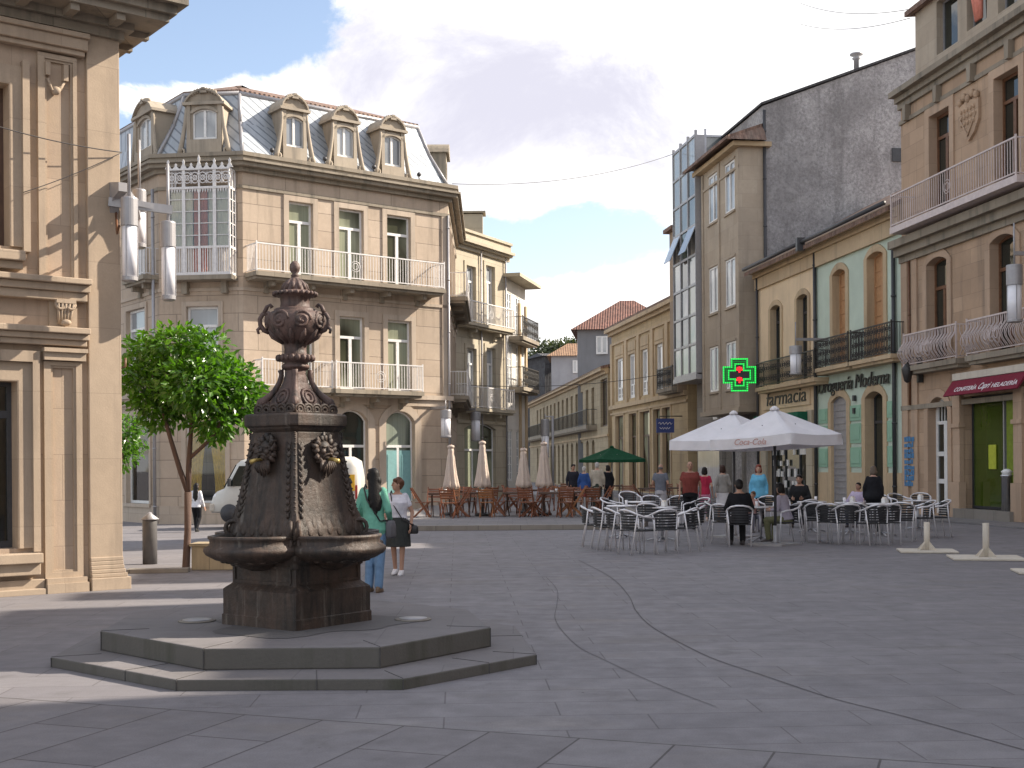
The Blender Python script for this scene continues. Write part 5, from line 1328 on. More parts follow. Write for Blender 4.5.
    # smooth corner strip with flared foot
    def corner(m):
        m.fbox(F, T(86.5), LL+.09, -.05, ztop, -.02, .07)
        z = .02
        m.fbox(F, T(85.5), LL+.17, -.05, .17, -.02, .17)
        a0, a1 = T(86), LL+.16; b0, b1 = T(86.5), LL+.09
        for i in range(5):
            u0, u1 = i/5, (i+1)/5; k0, k1 = (1-u0)**2, (1-u1)**2; za, zb = .17+.28*u0, .17+.28*u1
            m.fbox(F, b0, LL+.09+.07*k1, za, zb, .02, .09+.07*k1)
    trim('corner_strip', corner, bevel=.01)
    def plinth(m): m.fbox(F, 0, T(41), -.05, .2, -.02, .08); m.fbox(F, 0, T(41), -.05, .08, -.02, .16)
    trim('plinth', plinth)
    # eaves: soffit, coffers and gutter on both sides of the corner
    e = .60; pe = lambda k: [tuple(F.P(t, 0, o))[:2] for t, o in ((-.5, k), (LL+k, k), (LL+k, -9.5), (-.5, -9.5))]
    m = MB(ro)
    for k, z0, z1_ in ((.14, ztop-.22, ztop-.1), (.24, ztop-.1, ztop), (e, ztop, ztop+.1), (e+.08, ztop+.1, ztop+.22), (e+.2, ztop+.22, ztop+.36)): m.prism(pe(k), z0, z1_)
    t = .2
    while t < LL+.4: m.fbox(F, t, t+.12, ztop-.09, ztop-.002, .02, e-.05); t += .62
    o = .0
    while o > -9: 
        m.fbox(F, LL+.02, LL+e-.05, ztop-.09, ztop-.002, o-.12, o); o -= .62
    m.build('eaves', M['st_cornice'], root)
    m = MB(ro); m.prism(pe(.7), ztop+.36, ztop+2.0, [tuple(F.P(t, 0, o))[:2] for t, o in ((3, -3.6), (LL-4, -3.6), (LL-4, -5.5), (3, -5.5))]); m.build('roof', M['tile_old'], root)
    # rusty bracket low on the corner edge
    m = MB(ro); p = F.P(LL+.1, Z(120, 368), .06); m.tube([p, p+F.d*.05+V(0, 0, .02), p+F.d*.05+V(0, 0, .14)], .015, 6); m.build('iron_hook', M['wood_brown'], root)
    return ztop
ZL = build_left()

# ------------------------------------------------------------------ triple street lamp on that corner
def lantern(root, p_top, rod, cap_h, glass_h, r, name='lantern'):
    ro = root.location; m = MB(ro)
    m.tube([p_top, p_top-V(0, 0, rod)], .022, 6); q = p_top-V(0, 0, rod)
    m.lathe([(.03, .02), (r*.96, .0), (r, -.02), (r, -cap_h), (r*.82, -cap_h-.01)], q, 24, smooth=False)
    hd = m.build(name, M['metal_grey'], root)
    m = MB(ro); m.lathe([(r*.86, -cap_h-.01), (r*.86, -cap_h-glass_h)], q, 20); m.build('glass_tube', M['lamp_glass'], hd)
    m = MB(ro)
    m.lathe([(r*.95, -cap_h-glass_h), (r*.95, -cap_h-glass_h-.05), (r*.6, -cap_h-glass_h-.07), (.0, -cap_h-glass_h-.075)], q, 24, smooth=False)
    for k in range(3):
        a = 2*math.pi*k/3+.4; m.bar(q+V(math.cos(a)*r*.9, math.sin(a)*r*.9, -cap_h), q+V(math.cos(a)*r*.9, math.sin(a)*r*.9, -cap_h-glass_h), .018, .018)
    m.build('base_ring', M['metal_grey'], hd); return hd
def build_wall_lamp():
    base = FL.P(LL+.02, FL.Z(112, 198), .1)
    root = thing('wall_lamp', 'triple cylinder street lamp on a bracket at the corner of the ochre left building', 'street lamp', base); ro = root.location
    pts = []
    for (x, y0, y1, y2, y3, Y, r) in ((128.8, 134, 198, 226, 277, 16.75, .112), (167.5, 164, 222, 247, 296, 17.5, .106), (139, 140, 190, 212, 244, 18.3, .098)):
        a = at(x, y0, Y); s = Y/FPX
        lantern(root, a, (y1-y0)*s, (y2-y1)*s, (y3-y2)*s, r); pts.append((a, x, Y))
    m = MB(ro)
    hub = at(136, 203, 17.3); m.bar(base+V(0, 0, .05), hub, .10, .13); m.bar(base+V(0, 0, -.12), base+(hub-base)*.55, .06, .06)
    m.bar(hub-V(.35, .1, 0), at(172, 210, 17.5), .05, .12)
    for a, x, Y in pts:
        q = V(a.x, a.y, hub.z+(.0 if x != 167.5 else -.06)); m.bar(hub, q, .045, .08)
    c = base; m.fext(Facade(FL.P(LL, 0, .07), FL.n), [(0, c.z-.22), (.12, c.z-.04), (.34, c.z+.02), (.34, c.z+.14), (0, c.z+.2)], -.06, .06)
    m.build('bracket_arm', M['metal_grey'], root)
    m = MB(ro); p = base+V(0, 0, -.22); q = at(119, 226, 16.8); m.tube([p, p+(q-p)*.35+V(0, 0, -.22), q], .018, 6); m.build('conduit', M['wood_brown'], root)
build_wall_lamp()
def hanging_lamp(x, ya, yb, yc, Y, r, label, F=None, name='street_lamp', arm=None, group=None):
    a = at(x, ya, Y); s = Y/FPX; root = thing(name, label, 'street lamp', a, 0, group)
    lantern(root, a, .45, (yb-ya)*s-.0, (yc-yb)*s, r)
    m = MB(root.location); m.bar(a-V(0, 0, .4), Vector(arm), .06, .1); m.build('bracket_arm', M['metal_grey'], root); return root
p = FR.P(FR.T(1018, 250), 0, .02)
def side_lamp(x, y0, y1, y2, y3, Y, r, label, wallp):
    a = at(x, y0, Y); s = Y/FPX; root = thing('street_lamp', label, 'street lamp', a)
    lantern(root, a, (y1-y0)*s, (y2-y1)*s, (y3-y2)*s, r)
    m = MB(root.location); h = a-V(0, 0, (y1-y0)*s*.72); m.bar(h, V(wallp.x, wallp.y, h.z), .07, .1); m.build('bracket_arm', M['metal_grey'], root)
_t = FR.T(1014, 270, 1.3)
side_lamp(1014, 223, 265, 285, 320, FR.P(_t, 0, 1.3).y, .2, 'cylinder lamp on a bracket in front of the bellied balcony at the right edge', FR.P(_t, 0, 0))
_t = FR.T(795, 350, 1.3)
side_lamp(795.5, 322, 346, 354, 373, FR.P(_t, 0, 1.3).y, .24, 'cylinder lamp on a bracket between the mint house and the pharmacy', FR.P(_t, 0, 0))
_t = A.T(445, 420, 1.0)
side_lamp(445.5, 400, 410, 418, 436, A.P(_t, 0, 1.0).y, .22, 'cylinder lamp hanging at the right end of the mansard building', A.P(_t, 0, 0))
_t = E.T(475, 420, 1.4)
side_lamp(475.5, 402, 412, 420, 440, E.P(_t, 0, 1.4).y, .24, 'cylinder lamp hanging in front of the cream house', E.P(_t, 0, 0))

# ------------------------------------------------------------------ fountain
def octagon(c, ap, rot):
    r = ap/math.cos(math.pi/8); return [(c[0]+r*math.cos(rot+math.pi/8+k*math.pi/4), c[1]+r*math.sin(rot+math.pi/8+k*math.pi/4)) for k in range(8)]
PC = (-1.80, 11.33)
def sym8(fl, fr, r, l):
    c = Vector((PC[0], PC[1], 0)); q = [fl, fr, r, 2*c-l, 2*c-fl, 2*c-fr, 2*c-r, l]; return [(p.x, p.y) for p in q]
STEP = {'lower_step': [(-2.51, 9.30), (-.82, 9.27), (.19, 10.42), (.02, 12.3), (-1.2, 13.55), (-2.95, 13.5), (-4.05, 12.3), (-3.87, 10.47)],
        'upper_step': [(-2.41, 9.72), (-1.04, 9.74), (-.2, 10.87), (-.44, 12.25), (-1.45, 13.2), (-2.85, 13.15), (-3.72, 12.2), (-3.57, 10.83)]}
def build_platform():
    root = thing('stepped_platform', 'low octagonal platform of two granite steps under the fountain', 'steps', (PC[0], PC[1], 0)); ro = root.location
    for name, ap, z0, z1 in (('lower_step', 2.03, -.1, .085), ('upper_step', 1.65, .085, .255)):
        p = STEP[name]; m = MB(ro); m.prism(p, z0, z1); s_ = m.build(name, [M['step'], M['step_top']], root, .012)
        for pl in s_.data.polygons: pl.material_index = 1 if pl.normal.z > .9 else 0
        m = MB(ro)       # open joints between the kerb stones
        for k in range(8):
            a = Vector(p[k]); b = Vector(p[(k+1) % 8]); n = ((a+b)/2-Vector(PC)).normalized()
            for u in (() if k in (3, 4, 5, 6) else (.0,) if name == 'upper_step' else (.0, .62)):
                q = a+(b-a)*u; dd = (q-Vector(PC)).normalized()
                m.bar(V(q.x+dd.x*.002, q.y+dd.y*.002, z0), V(q.x+dd.x*.002, q.y+dd.y*.002, z1-.006), .008, .008)
                m.bar(V(q.x, q.y, z1+.002), V(q.x-dd.x*.4, q.y-dd.y*.4, z1+.002), .004, .004)
        m.build_each('open_joint', M['joint'], s_)
build_platform()
for (x, y, lab) in ((197, 621, 'round iron drain cover on the platform left of the fountain'), (413, 619.5, 'round iron drain cover on the platform right of the fountain')):
    c = gnd(x, y, .258); o = thing('drain_cover', lab, 'drain cover', c); m = MB(c)
    m.lathe([(.17, 0), (.17, .008), (.15, .012), (0, .012)], c, 24); m.build('rim', M['curb'], o)
    m = MB(c); m.lathe([(.13, .012), (.13, .016), (0, .016)], c, 24); m.build('lid', M['metal_grey'], o)
# darker wavy-edged patch round the foot of the fountain
FC = V(-1.955, 11.33, .255)
m = MB((0, 0, 0)); random.seed(2); vs = [FC+V(0, 0, .004)]
for k in range(40):
    a = 2*math.pi*k/40; r_ = .86+.14*math.sin(a*3+1)+.08*math.sin(a*7); vs.append(FC+V(math.cos(a)*r_+.1, math.sin(a)*r_-.08, .004))
m.add(vs, [(0, k+1, (k+1) % 40+1) for k in range(40)]); tag(m.build('dark_patch', M['dark_stone']), kind='structure')

def build_fountain():
    root = thing('fountain', 'tall rusty cast iron fountain with urn top, lion masks and four basins', 'fountain', FC); c = FC
    ro = root.location; z = lambda y: CAM_H-(y-468.4)/110.2-c.z
    ROT = R(53)
    def sq(h, zz, n=1, ch=0.0):      # square ring with half side h, chamfer ch
        pts = []
        for k in range(4):
            a = math.pi/2*k; X = V(math.cos(a), math.sin(a), 0); Y = V(-math.sin(a), math.cos(a), 0)
            pts += [c+X*h+Y*(-h+ch)+V(0, 0, zz), c+X*h+Y*(h-ch)+V(0, 0, zz)]
        q = []
        for p in pts:
            d = p-c; q.append(c+V(d.x*math.cos(ROT)-d.y*math.sin(ROT), d.x*math.sin(ROT)+d.y*math.cos(ROT), d.z))
        return q
    def sqstack(m, lst, ch=.03, smooth=False): m.loft([sq(h, zz, ch=ch) for h, zz in lst], True, smooth)
    N4 = [V(math.cos(R(53+90*k)), math.sin(R(53+90*k)), 0) for k in range(4)]
    zt = z(516)
    m = MB(ro); sqstack(m, [(.478, -.004), (.478, .09), (.47, .10), (.47, .32), (.455, .335), (.425, .36), (.41, .375), (.41, .56), (.43, .60), (.43, .66)], .012)
    # panel frames on the pedestal
    for nrm in N4:
        t = V(-nrm.y, nrm.x, 0)
        for a, b in ((-.36, .36),):
            for zz in (.395, .53): m.bar(c+nrm*.412+t*a+V(0, 0, zz), c+nrm*.412+t*b+V(0, 0, zz), .02, .02)
            for tt in (a, b): m.bar(c+nrm*.412+t*tt+V(0, 0, .395), c+nrm*.412+t*tt+V(0, 0, .53), .02, .02, t)
    m.build('pedestal', M['fount'], root)
    # four basins on the faces
    for nrm in N4:
        bc = c+nrm*.475; t = V(-nrm.y, nrm.x, 0); m = MB(ro)
        prof = [(.05, .50), (.14, .53), (.17, .555), (.25, .575), (.36, .605), (.44, .65), (.46, .68), (.455, .705), (.405, .735), (.405, .775), (.42, .79), (.42, .81), (.39, .815), (.37, .80), (.34, .74), (.25, .70), (.0, .69)]
        m.lathe(prof, bc, 32)
        for k in range(16):
            a = math.pi*2*k/16; m.ell(bc+V(math.cos(a)*.28, math.sin(a)*.28, .588), (.04, .04, .014), 6, 4)
        b = m.build('basin', M['fount'], root)
        m = MB(ro); m.lathe([(.355, .765), (.0, .765)], bc, 24); m.build('water', paint('dark_water', (.02, .025, .022), .05, 0, .1, .02), b)
    # bell-shaped shaft
    m = MB(ro)
    zs = [.64, .78, .86, .92, 1.0, 1.12, 1.3, 1.5, 1.66, 1.71, 1.72]; hs = [.43, .43, .425, .41, .392, .372, .345, .315, .295, .295, .29]
    rings = []
    sqstack(m, list(zip(hs, zs)), .045)
    # beaded corner strips and scroll feet
    for k in range(4):
        a = R(90*k+8); d = V(math.cos(a), math.sin(a), 0); L = []
        for h, zz in list(zip(hs, zs))[1:-1]: L.append(c+d*(h*1.414-.035)+V(0, 0, zz))
        m.tube(L, [.045, .04, .036, .030, .027, .026, .025, .025, .024], 8)
        t = V(-d.y, d.x, 0)
        for i in range(26):
            u = i/25; j = u*(len(L)-1); i0 = min(int(j), len(L)-2); p = L[i0].lerp(L[i0+1], j-i0); m.ell(p+d*.024, (.014, .014, .010), 6, 4)
        for zz, r_ in ((.86, .07), (.73, .055)):
            for s_ in (-1, 1):
                q = c+d*(.425*1.414-.04)+t*s_*.035+V(0, 0, zz); m.tube([q+d*(r_*math.cos(v_))+V(0, 0, r_*math.sin(v_)) for v_ in [2*math.pi*i/12 for i in range(12)]], .02, 6, True)
        m.lathe([(.0, .50), (.05, .53), (.03, .58), (.06, .64), (.03, .72)], c+d*.545, 10)
    # acanthus leaves along the foot and laurel strips along the edges of each face
    random.seed(4)
    for nrm in N4:
        t = V(-nrm.y, nrm.x, 0)
        def surf(u, zz, e=0):
            for i in range(len(zs)-1):
                if zs[i] <= zz <= zs[i+1]: h = hs[i]+(hs[i+1]-hs[i])*(zz-zs[i])/max(1e-6, zs[i+1]-zs[i]); break
            return c+nrm*(h+e)+t*(u*h)+V(0, 0, zz)
        for k in range(-3, 4):
            u = k/3.6; hgt = .26-.03*abs(k)+(.06 if k % 2 == 0 else 0)
            P = [surf(u, .80, .0), surf(u*1.0, .80+hgt*.3, .006), surf(u*1.02, .80+hgt*.6, .004), surf(u*1.05, .80+hgt*.8, .012)]
            for q, (zq, rr, rt) in enumerate(((.845, .08, .040), (.89+.03*(k % 2), .075, .03))): m.ell(surf(u+.12*q, zq+hgt*.12, -.009), (rt*1.2, .0145, rr), 10, 8, (t, nrm, (V(0, 0, 1)-nrm*.25).normalized()))
        for s_ in (-1, 1):
            for k in range(11):
                zz = .98+.06*k; m.ell(surf(s_*.80, zz, .004), (.02, .02, .028), 6, 4); 
                m.tube([surf(s_*.80, zz, .002), surf(s_*.70, zz+.045, .006)], [.014, .005], 5); m.tube([surf(s_*.80, zz, .002), surf(s_*.87, zz+.045, .006)], [.012, .004], 5)
        for k in range(0):
            u = zz = 0
            m.tube([surf(u, zz, -.004), surf(u+random.uniform(-.1, .1), zz+.06, .004), surf(u+random.uniform(-.15, .15), zz+.1, .0)], [.01, .012, .004], 5)
    m.build('shaft', M['fount'], root)
    # bearded lion masks with brass spouts
    for nrm in N4:
        t = V(-nrm.y, nrm.x, 0); zc = z(457); h = .335; o = c+nrm*h+V(0, 0, zc)
        tilt = V(0, 0, 1)*.985+nrm*-.15; tilt.normalize(); nn = (nrm*.985+V(0, 0, .15)).normalized(); ax = (t, nn, tilt)
        P = lambda x, y, w=0: o+t*x+tilt*y+nn*w
        m = MB(ro); 
        m.ell(P(0, .04, .01), (.085, .075, .115), 14, 10, ax)                 # head
        for s_ in (-1, 1):
            m.ell(P(s_*.045, .035, .065), (.03, .025, .028), 8, 6, ax)         # cheek
            m.ell(P(s_*.034, .075, .072), (.032, .018, .013), 8, 5, ax)        # brow
            m.ell(P(s_*.032, .058, .07), (.013, .012, .010), 6, 5, ax)         # eye
            m.tube([P(0, .015, .085), P(s_*.035, .008, .08), P(s_*.06, -.03, .06)], [.014, .014, .007], 6)    # moustache
            m.ell(P(s_*.095, .05, .02), (.018, .02, .032), 6, 5, ax)
        m.tube([P(0, .075, .075), P(0, .045, .092), P(0, .025, .100)], [.013, .016, .022], 8)     # nose
        m.ell(P(0, -.03, .07), (.022, .02, .010), 8, 5, ax)
        for k in range(15):                                                   # wavy mane
            a = R(-35+250*k/14+random.uniform(-6, 6)); r0, r1 = .075+.02*(k % 2), .145+random.uniform(-.015, .03)
            m.tube([P(math.cos(a)*r0, .045+math.sin(a)*r0*1.15, .03), P(math.cos(a+.12)*(r0+.035), .045+math.sin(a+.12)*(r0+.035)*1.15, .045), P(math.cos(a)*r1*.82, .045+math.sin(a)*r1*.98, .012)], [.026, .028, .010], 7)
        for k in range(7):                                                    # beard
            x = (k-3)*.022; m.tube([P(x, -.045, .055), P(x*1.25, -.10, .062), P(x*1.1+.008*(k % 2), -.19+abs(k-3)*.014, .03)], [.018, .018, .006], 6)
        mk = m.build('mask', M['fount'], root)
        m = MB(ro); m.tube([P(0, -.035, .07), P(0, -.05, .14), P(0, -.075, .19)], [.014, .016, .022], 8); m.tube([P(-.012, -.068, .175), P(.012, -.068, .175)], .006, 4); m.build('spout', M['brass'], mk)
    # cap slab, scrolled neck
    m = MB(ro); sqstack(m, [(.29, 1.715), (.305, 1.73), (.318, 1.745), (.325, 1.76), (.345, 1.775), (.348, 1.79), (.348, 1.865), (.335, 1.88), (.27, 1.89)], .05)
    for nrm in N4:
        t = V(-nrm.y, nrm.x, 0)
        for k in range(5):
            for r_ in (.05, .025): m.tube([c+nrm*.26+t*(-.20+.10*k+r_*1.1*math.cos(v_))+V(0, 0, 1.915+max(-.02, r_*math.sin(v_))) for v_ in [2*math.pi*i/12 for i in range(12)]], .014, 5, True)
    m.build('cap_slab', M['fount'], root)
    m = MB(ro); n_ = [(.25, 1.885), (.245, 1.90), (.20, 1.91), (.185, 1.97), (.165, 2.03), (.125, 2.10), (.098, 2.17), (.085, 2.24), (.082, 2.28), (.105, 2.30)]
    sqstack(m, n_, .035)
    for k in range(4):
        a = R(90*k+8); d = V(math.cos(a), math.sin(a), 0)
        L = [c+d*.30+V(0, 0, 1.95), c+d*.29+V(0, 0, 2.0), c+d*.235+V(0, 0, 2.045), c+d*.19+V(0, 0, 2.09), c+d*.145+V(0, 0, 2.17), c+d*.125+V(0, 0, 2.24), c+d*.135+V(0, 0, 2.285)]
        m.tube(L, [.042, .04, .032, .028, .024, .022, .026], 8)
        q = c+d*.29+V(0, 0, 1.975); m.tube([q+d*(.045*math.cos(v_))+V(0, 0, .045*math.sin(v_)) for v_ in [2*math.pi*i/12 for i in range(12)]], .02, 6, True)
    for nrm in N4:
        t = V(-nrm.y, nrm.x, 0)
        for r_ in (.075, .04): m.tube([c+nrm*(.165-.0)+t*(r_*math.cos(v_))+V(0, 0, 2.03+r_*math.sin(v_))-nrm*(.5*r_*math.sin(v_)) for v_ in [2*math.pi*i/12 for i in range(12)]], .016, 6, True)
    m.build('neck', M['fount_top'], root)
    # urn
    m = MB(ro)
    prof = [(.10, 2.29), (.125, 2.31), (.125, 2.33), (.10, 2.35), (.105, 2.36), (.155, 2.38), (.165, 2.405), (.155, 2.43), (.10, 2.45), (.098, 2.50), (.105, 2.55), (.14, 2.58), (.20, 2.62), (.24, 2.68), (.265, 2.75), (.27, 2.80), (.258, 2.84), (.235, 2.865), (.19, 2.885), (.19, 2.90), (.175, 2.91), (.135, 2.92), (.13, 2.97), (.135, 3.02), (.17, 3.04), (.188, 3.055), (.19, 3.07), (.15, 3.085), (.12, 3.10), (.112, 3.13), (.095, 3.17), (.07, 3.20), (.045, 3.22), (.028, 3.24), (.028, 3.25)]
    k_ = z(281)/3.20*1.0
    prof = [(r_, 2.29+(zz-2.29)*(z(281)-2.29)/(3.20-2.29)) for r_, zz in prof]; sz = lambda zz: 2.29+(zz-2.29)*(z(281)-2.29)/(3.20-2.29)
    m.lathe(prof, c, 32)
    for k in range(20):
        a = 2*math.pi*k/20; m.ell(c+V(math.cos(a)*.16, math.sin(a)*.16, sz(2.405)), (.022, .022, .03), 6, 5)
    for k in range(24):
        a = 2*math.pi*k/24; m.ell(c+V(math.cos(a)*.19, math.sin(a)*.19, sz(3.06)), (.018, .018, .02), 6, 5)
    for k in range(12):     # lobes of the lid and gadroons of the bowl
        a = 2*math.pi*k/12; d = V(math.cos(a), math.sin(a), 0)
        m.tube([c+d*.115+V(0, 0, sz(3.10)), c+d*.10+V(0, 0, sz(3.15)), c+d*.05+V(0, 0, sz(3.21))], [.02, .02, .01], 6)
        m.tube([c+d*.11+V(0, 0, sz(2.56)), c+d*.20+V(0, 0, sz(2.63)), c+d*.25+V(0, 0, sz(2.68))], [.02, .03, .008], 6)
    for k in range(8):
        a = 2*math.pi*(k+.5)/8; d = V(math.cos(a), math.sin(a), 0); t = V(-d.y, d.x, 0)
        pts = [c+d*(.266-.02*(r_/.08))+t*(r_*math.cos(v_))+V(0, 0, sz(2.775)+r_*math.sin(v_)) for v_, r_ in [(i*.62, .085*(1-i/22)) for i in range(20)]]
        m.tube(pts, .017, 6)
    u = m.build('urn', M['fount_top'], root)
    for s_ in (-1, 1):
        d = V(s_*.985, -.17, 0); m = MB(ro)
        L = [(.235, 2.67), (.28, 2.69), (.31, 2.74), (.315, 2.80), (.29, 2.85), (.245, 2.865), (.225, 2.83), (.245, 2.80)]
        m.tube([c+d*r_+V(0, 0, sz(zz)) for r_, zz in L], [.024, .023, .021, .02, .02, .018, .015, .012], 8)
        m.tube([c+d*r_+V(0, 0, sz(zz)) for r_, zz in ((.275, 2.86), (.25, 2.93), (.22, 2.95), (.205, 2.92))], [.022, .018, .014, .02], 7)
        m.tube([c+d*r_+V(0, 0, sz(zz)) for r_, zz in ((.305, 2.72), (.335, 2.69), (.325, 2.65))], [.02, .016, .012], 7)
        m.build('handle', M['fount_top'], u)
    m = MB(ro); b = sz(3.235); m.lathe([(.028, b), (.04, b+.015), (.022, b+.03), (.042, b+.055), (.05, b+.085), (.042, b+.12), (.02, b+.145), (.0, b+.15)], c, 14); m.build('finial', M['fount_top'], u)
build_fountain()

# ------------------------------------------------------------------ trees
def leaf_cloud(m, blobs, n, size, seed, shell=.55):
    random.seed(seed); tot = sum(b[1][0]*b[1][1]*b[1][2] for b in blobs)
    for c, r in blobs:
        k = int(n*r[0]*r[1]*r[2]/tot)
        for _ in range(k):
            d = Vector((random.gauss(0, 1), random.gauss(0, 1), random.gauss(0, 1))).normalized()
            q = shell+(1-shell)*random.random()**.7
            q *= 1+.16*math.sin(d.x*7+c[0]*5)*math.sin(d.y*6+d.z*9)+random.choice((0, 0, 0, .12))
            p = Vector(c)+V(d.x*r[0], d.y*r[1], d.z*r[2])*q
            a = (d+V(random.uniform(-.9, .9), random.uniform(-.9, .9), random.uniform(-.9, .4))).normalized()
            nn = (d*.7+V(random.uniform(-.7, .7), random.uniform(-.7, .7), random.uniform(0, .9))); nn = (nn-a*nn.dot(a))
            if nn.length < .05: continue
            nn.normalize(); b = a.cross(nn); L = size*random.uniform(.7, 1.3); w = L*.24
            m.add([p, p+a*L*.5+b*w+nn*L*.05, p+a*L-nn*L*.12, p+a*L*.5-b*w+nn*L*.05, p+a*L*.5-nn*L*.04], [(0, 1, 4), (1, 2, 4), (2, 3, 4), (3, 0, 4)])
def build_orange_tree():
    base = gnd(186, 570); Y = base.y; root = thing('orange_tree', 'small round orange tree with glossy bright green crown behind the fountain', 'tree', base); ro = root.location
    fork = at(188, 492, Y); A_ = at(170, 430, Y-.1); B_ = at(190, 432, Y); C2 = at(213, 440, Y-.15)
    m = MB(ro)
    m.tube([base-V(0, 0, .1), base+V(0, 0, .05), base+(fork-base)*.5+V(.012, 0, 0), fork], [.085, .062, .055, .058], 10)
    m.tube([fork, at(180, 470, Y-.05), at(170, 437, Y-.1), at(160, 400, Y-.1), at(152, 375, Y-.2)], [.05, .042, .036, .03, .014], 8)
    m.tube([fork, at(189, 462, Y), at(191, 430, Y), at(192, 395, Y+.1), at(190, 360, Y+.1)], [.052, .044, .036, .026, .012], 8)
    m.tube([at(190, 458, Y), at(200, 449, Y-.08), at(212, 438, Y-.15), at(225, 415, Y-.2), at(235, 395, Y-.2)], [.036, .032, .028, .022, .01], 8)
    m.tube([at(191, 430, Y), at(205, 405, Y+.2), at(215, 385, Y+.4)], [.026, .02, .01], 6); m.tube([at(165, 415, Y-.1), at(175, 390, Y+.3), at(180, 370, Y+.5)], [.022, .018, .01], 6)
    m.build('trunk', M['bark'], root)
    blobs = []
    for x, y, rx, ry, dy in ((172, 348, 30, 24, 0), (207, 350, 23, 22, -.3), (146, 383, 25, 24, -.1), (195, 385, 36, 28, -.55), (228, 392, 32, 27, -.1), (215, 372, 30, 24, .5), (150, 360, 24, 22, .4), (170, 385, 32, 26, .55), (214, 420, 26, 19, -.3), (148, 402, 20, 17, -.2), (244, 412, 19, 18, .1), (178, 408, 22, 15, .1), (190, 340, 20, 15, .1), (132, 376, 15, 16, 0), (232, 372, 18, 16, -.1), (252, 400, 14, 14, 0), (140, 350, 16, 14, .1), (215, 430, 14, 14, 0), (160, 415, 20, 15, 0)):
        p = at(x, y, Y+dy); s = Y/FPX; blobs.append((tuple(p), (rx*s, .5*(rx+ry)*s*1.1, ry*s)))
    m = MB(ro); leaf_cloud(m, blobs, 6000, .145, 5, .25); m.build('crown', M['leaf'], root, clean=False)
build_orange_tree()
def simple_tree(name, label, base, h, r, n, size, mat, seed, trunk=.12, cat='tree', group=None):
    root = thing(name, label, cat, base, 0, group); ro = root.location; b = Vector(base); random.seed(seed)
    m = MB(ro); m.tube([b-V(0, 0, .2), b+V(.05, 0, h*.3), b+V(.0, .05, h*.6)], [trunk, trunk*.8, trunk*.4], 8)
    blobs = []
    for k in range(9):
        a = random.uniform(0, 6.28); q = r*random.uniform(.2, .62); c = b+V(math.cos(a)*q, math.sin(a)*q, h-r+random.uniform(-.55, .45)*r); rr = r*random.uniform(.4, .62); blobs.append((tuple(c), (rr, rr, rr*.85)))
        m.tube([b+V(0, 0, h*.4), c], [trunk*.4, trunk*.1], 5)
    m.build('trunk', M['bark'], root); m = MB(ro); leaf_cloud(m, blobs, n, size, seed, .5); m.build('crown', M[mat], root, clean=False)
p = gnd(112, 560); simple_tree('orange_tree', 'second orange tree mostly hidden behind the corner of the left building', at(115, 500, 27)*1-V(0, 0, at(115, 500, 27).z-gz(-8.5, 27)), 3.2, .8, 2200, .12, 'leaf', 9, .06)
for i, (x, h, r, lab) in enumerate(((543, 19.6, 3.4, 'dark leafy tree rising behind the slate house'), (556, 18.8, 2.8, 'lower leafy tree between the slate house and orange roof'), (572, 19.8, 3.2, 'olive leafy tree above the orange roof'), (588, 18.4, 2.6, 'sparse tree beside the red roofed house'))):
    c = at(x, 460, 172); simple_tree('leafy_tree', lab, (c.x, c.y, 0), h, r, 2600, .5, 'leaf_far', 20+i, .3, group='trees behind the far roofs')
# ------------------------------------------------------------------ street things
ORD = ['leftmost', 'second from left', 'third from left', 'fourth from left', 'fifth from left', 'sixth from left', 'seventh from left', 'eighth from left', 'ninth from left', 'tenth from left', 'eleventh from left', 'twelfth from left', 'thirteenth from left', 'fourteenth from left', 'fifteenth from left', 'sixteenth from left']
def zg(x, y):
    if 32.5 < y < 70 and -3.6 < x < 3.6+(y-34)*.05: return .124
    return gz(x, y)
_O = 'first second third fourth fifth sixth seventh eighth ninth tenth eleventh twelfth thirteenth fourteenth fifteenth sixteenth seventeenth eighteenth nineteenth twentieth'.split()
def ORDX(i): return _O[i] if i < 20 else 'twenty-'+_O[i-20]
# bollard
b = gnd(150, 564, gz(-6.3, 21.5)); t = thing('bollard', 'grey steel bollard with a conical cap near the left building', 'bollard', b)
m = MB(b); m.lathe([(.125, 0), (.125, .76), (.12, .78)], b, 20); m.build('post', paint('bollard_grey', (.13, .125, .125), .5, .2, .2), t)
m = MB(b); m.lathe([(.155, .775), (.16, .79), (.05, .87), (.03, .90), (.0, .91)], b, 20); m.build('cap', M['metal_grey'], t)
a, b_ = gnd(128, 573), gnd(189, 572); m = MB(); m.bar(V(a.x, a.y, .02), V(b_.x, b_.y, .02), .30, .09); tag(m.build('lane_kerb', M['curb']), kind='structure')
# stone bench
b = gnd(222, 570); t = thing('stone_bench', 'plain beige stone block bench behind the fountain by the tree', 'bench', b)
m = MB(b); m.box(b+V(.25, .25, .19), (1.5, .5, .40)); m.build('block', M['st_far'], t, .02)
m = MB(b); m.box(b+V(.25, .25, .41), (1.56, .56, .05)); m.build('top_slab', M['st_far'], t, .01)
# kerb line of the lane at the far left
# litter bin in the shop doorway
p = FR.P(FR.T(1010.5, 500), .32, .1); t = thing('litter_bin', 'slim polished steel bin standing on the shop doorstep', 'bin', p)
m = MB(p); m.lathe([(.15, 0), (.15, .95), (.17, .96), (.17, 1.0), (.13, 1.0)], p, 16); m.build('drum', M['steel'], t)
m = MB(p); m.lathe([(.13, 1.0), (.13, 1.06), (.16, 1.09), (.08, 1.16), (.0, 1.17)], p, 16); m.build('lid', M['white'], t)

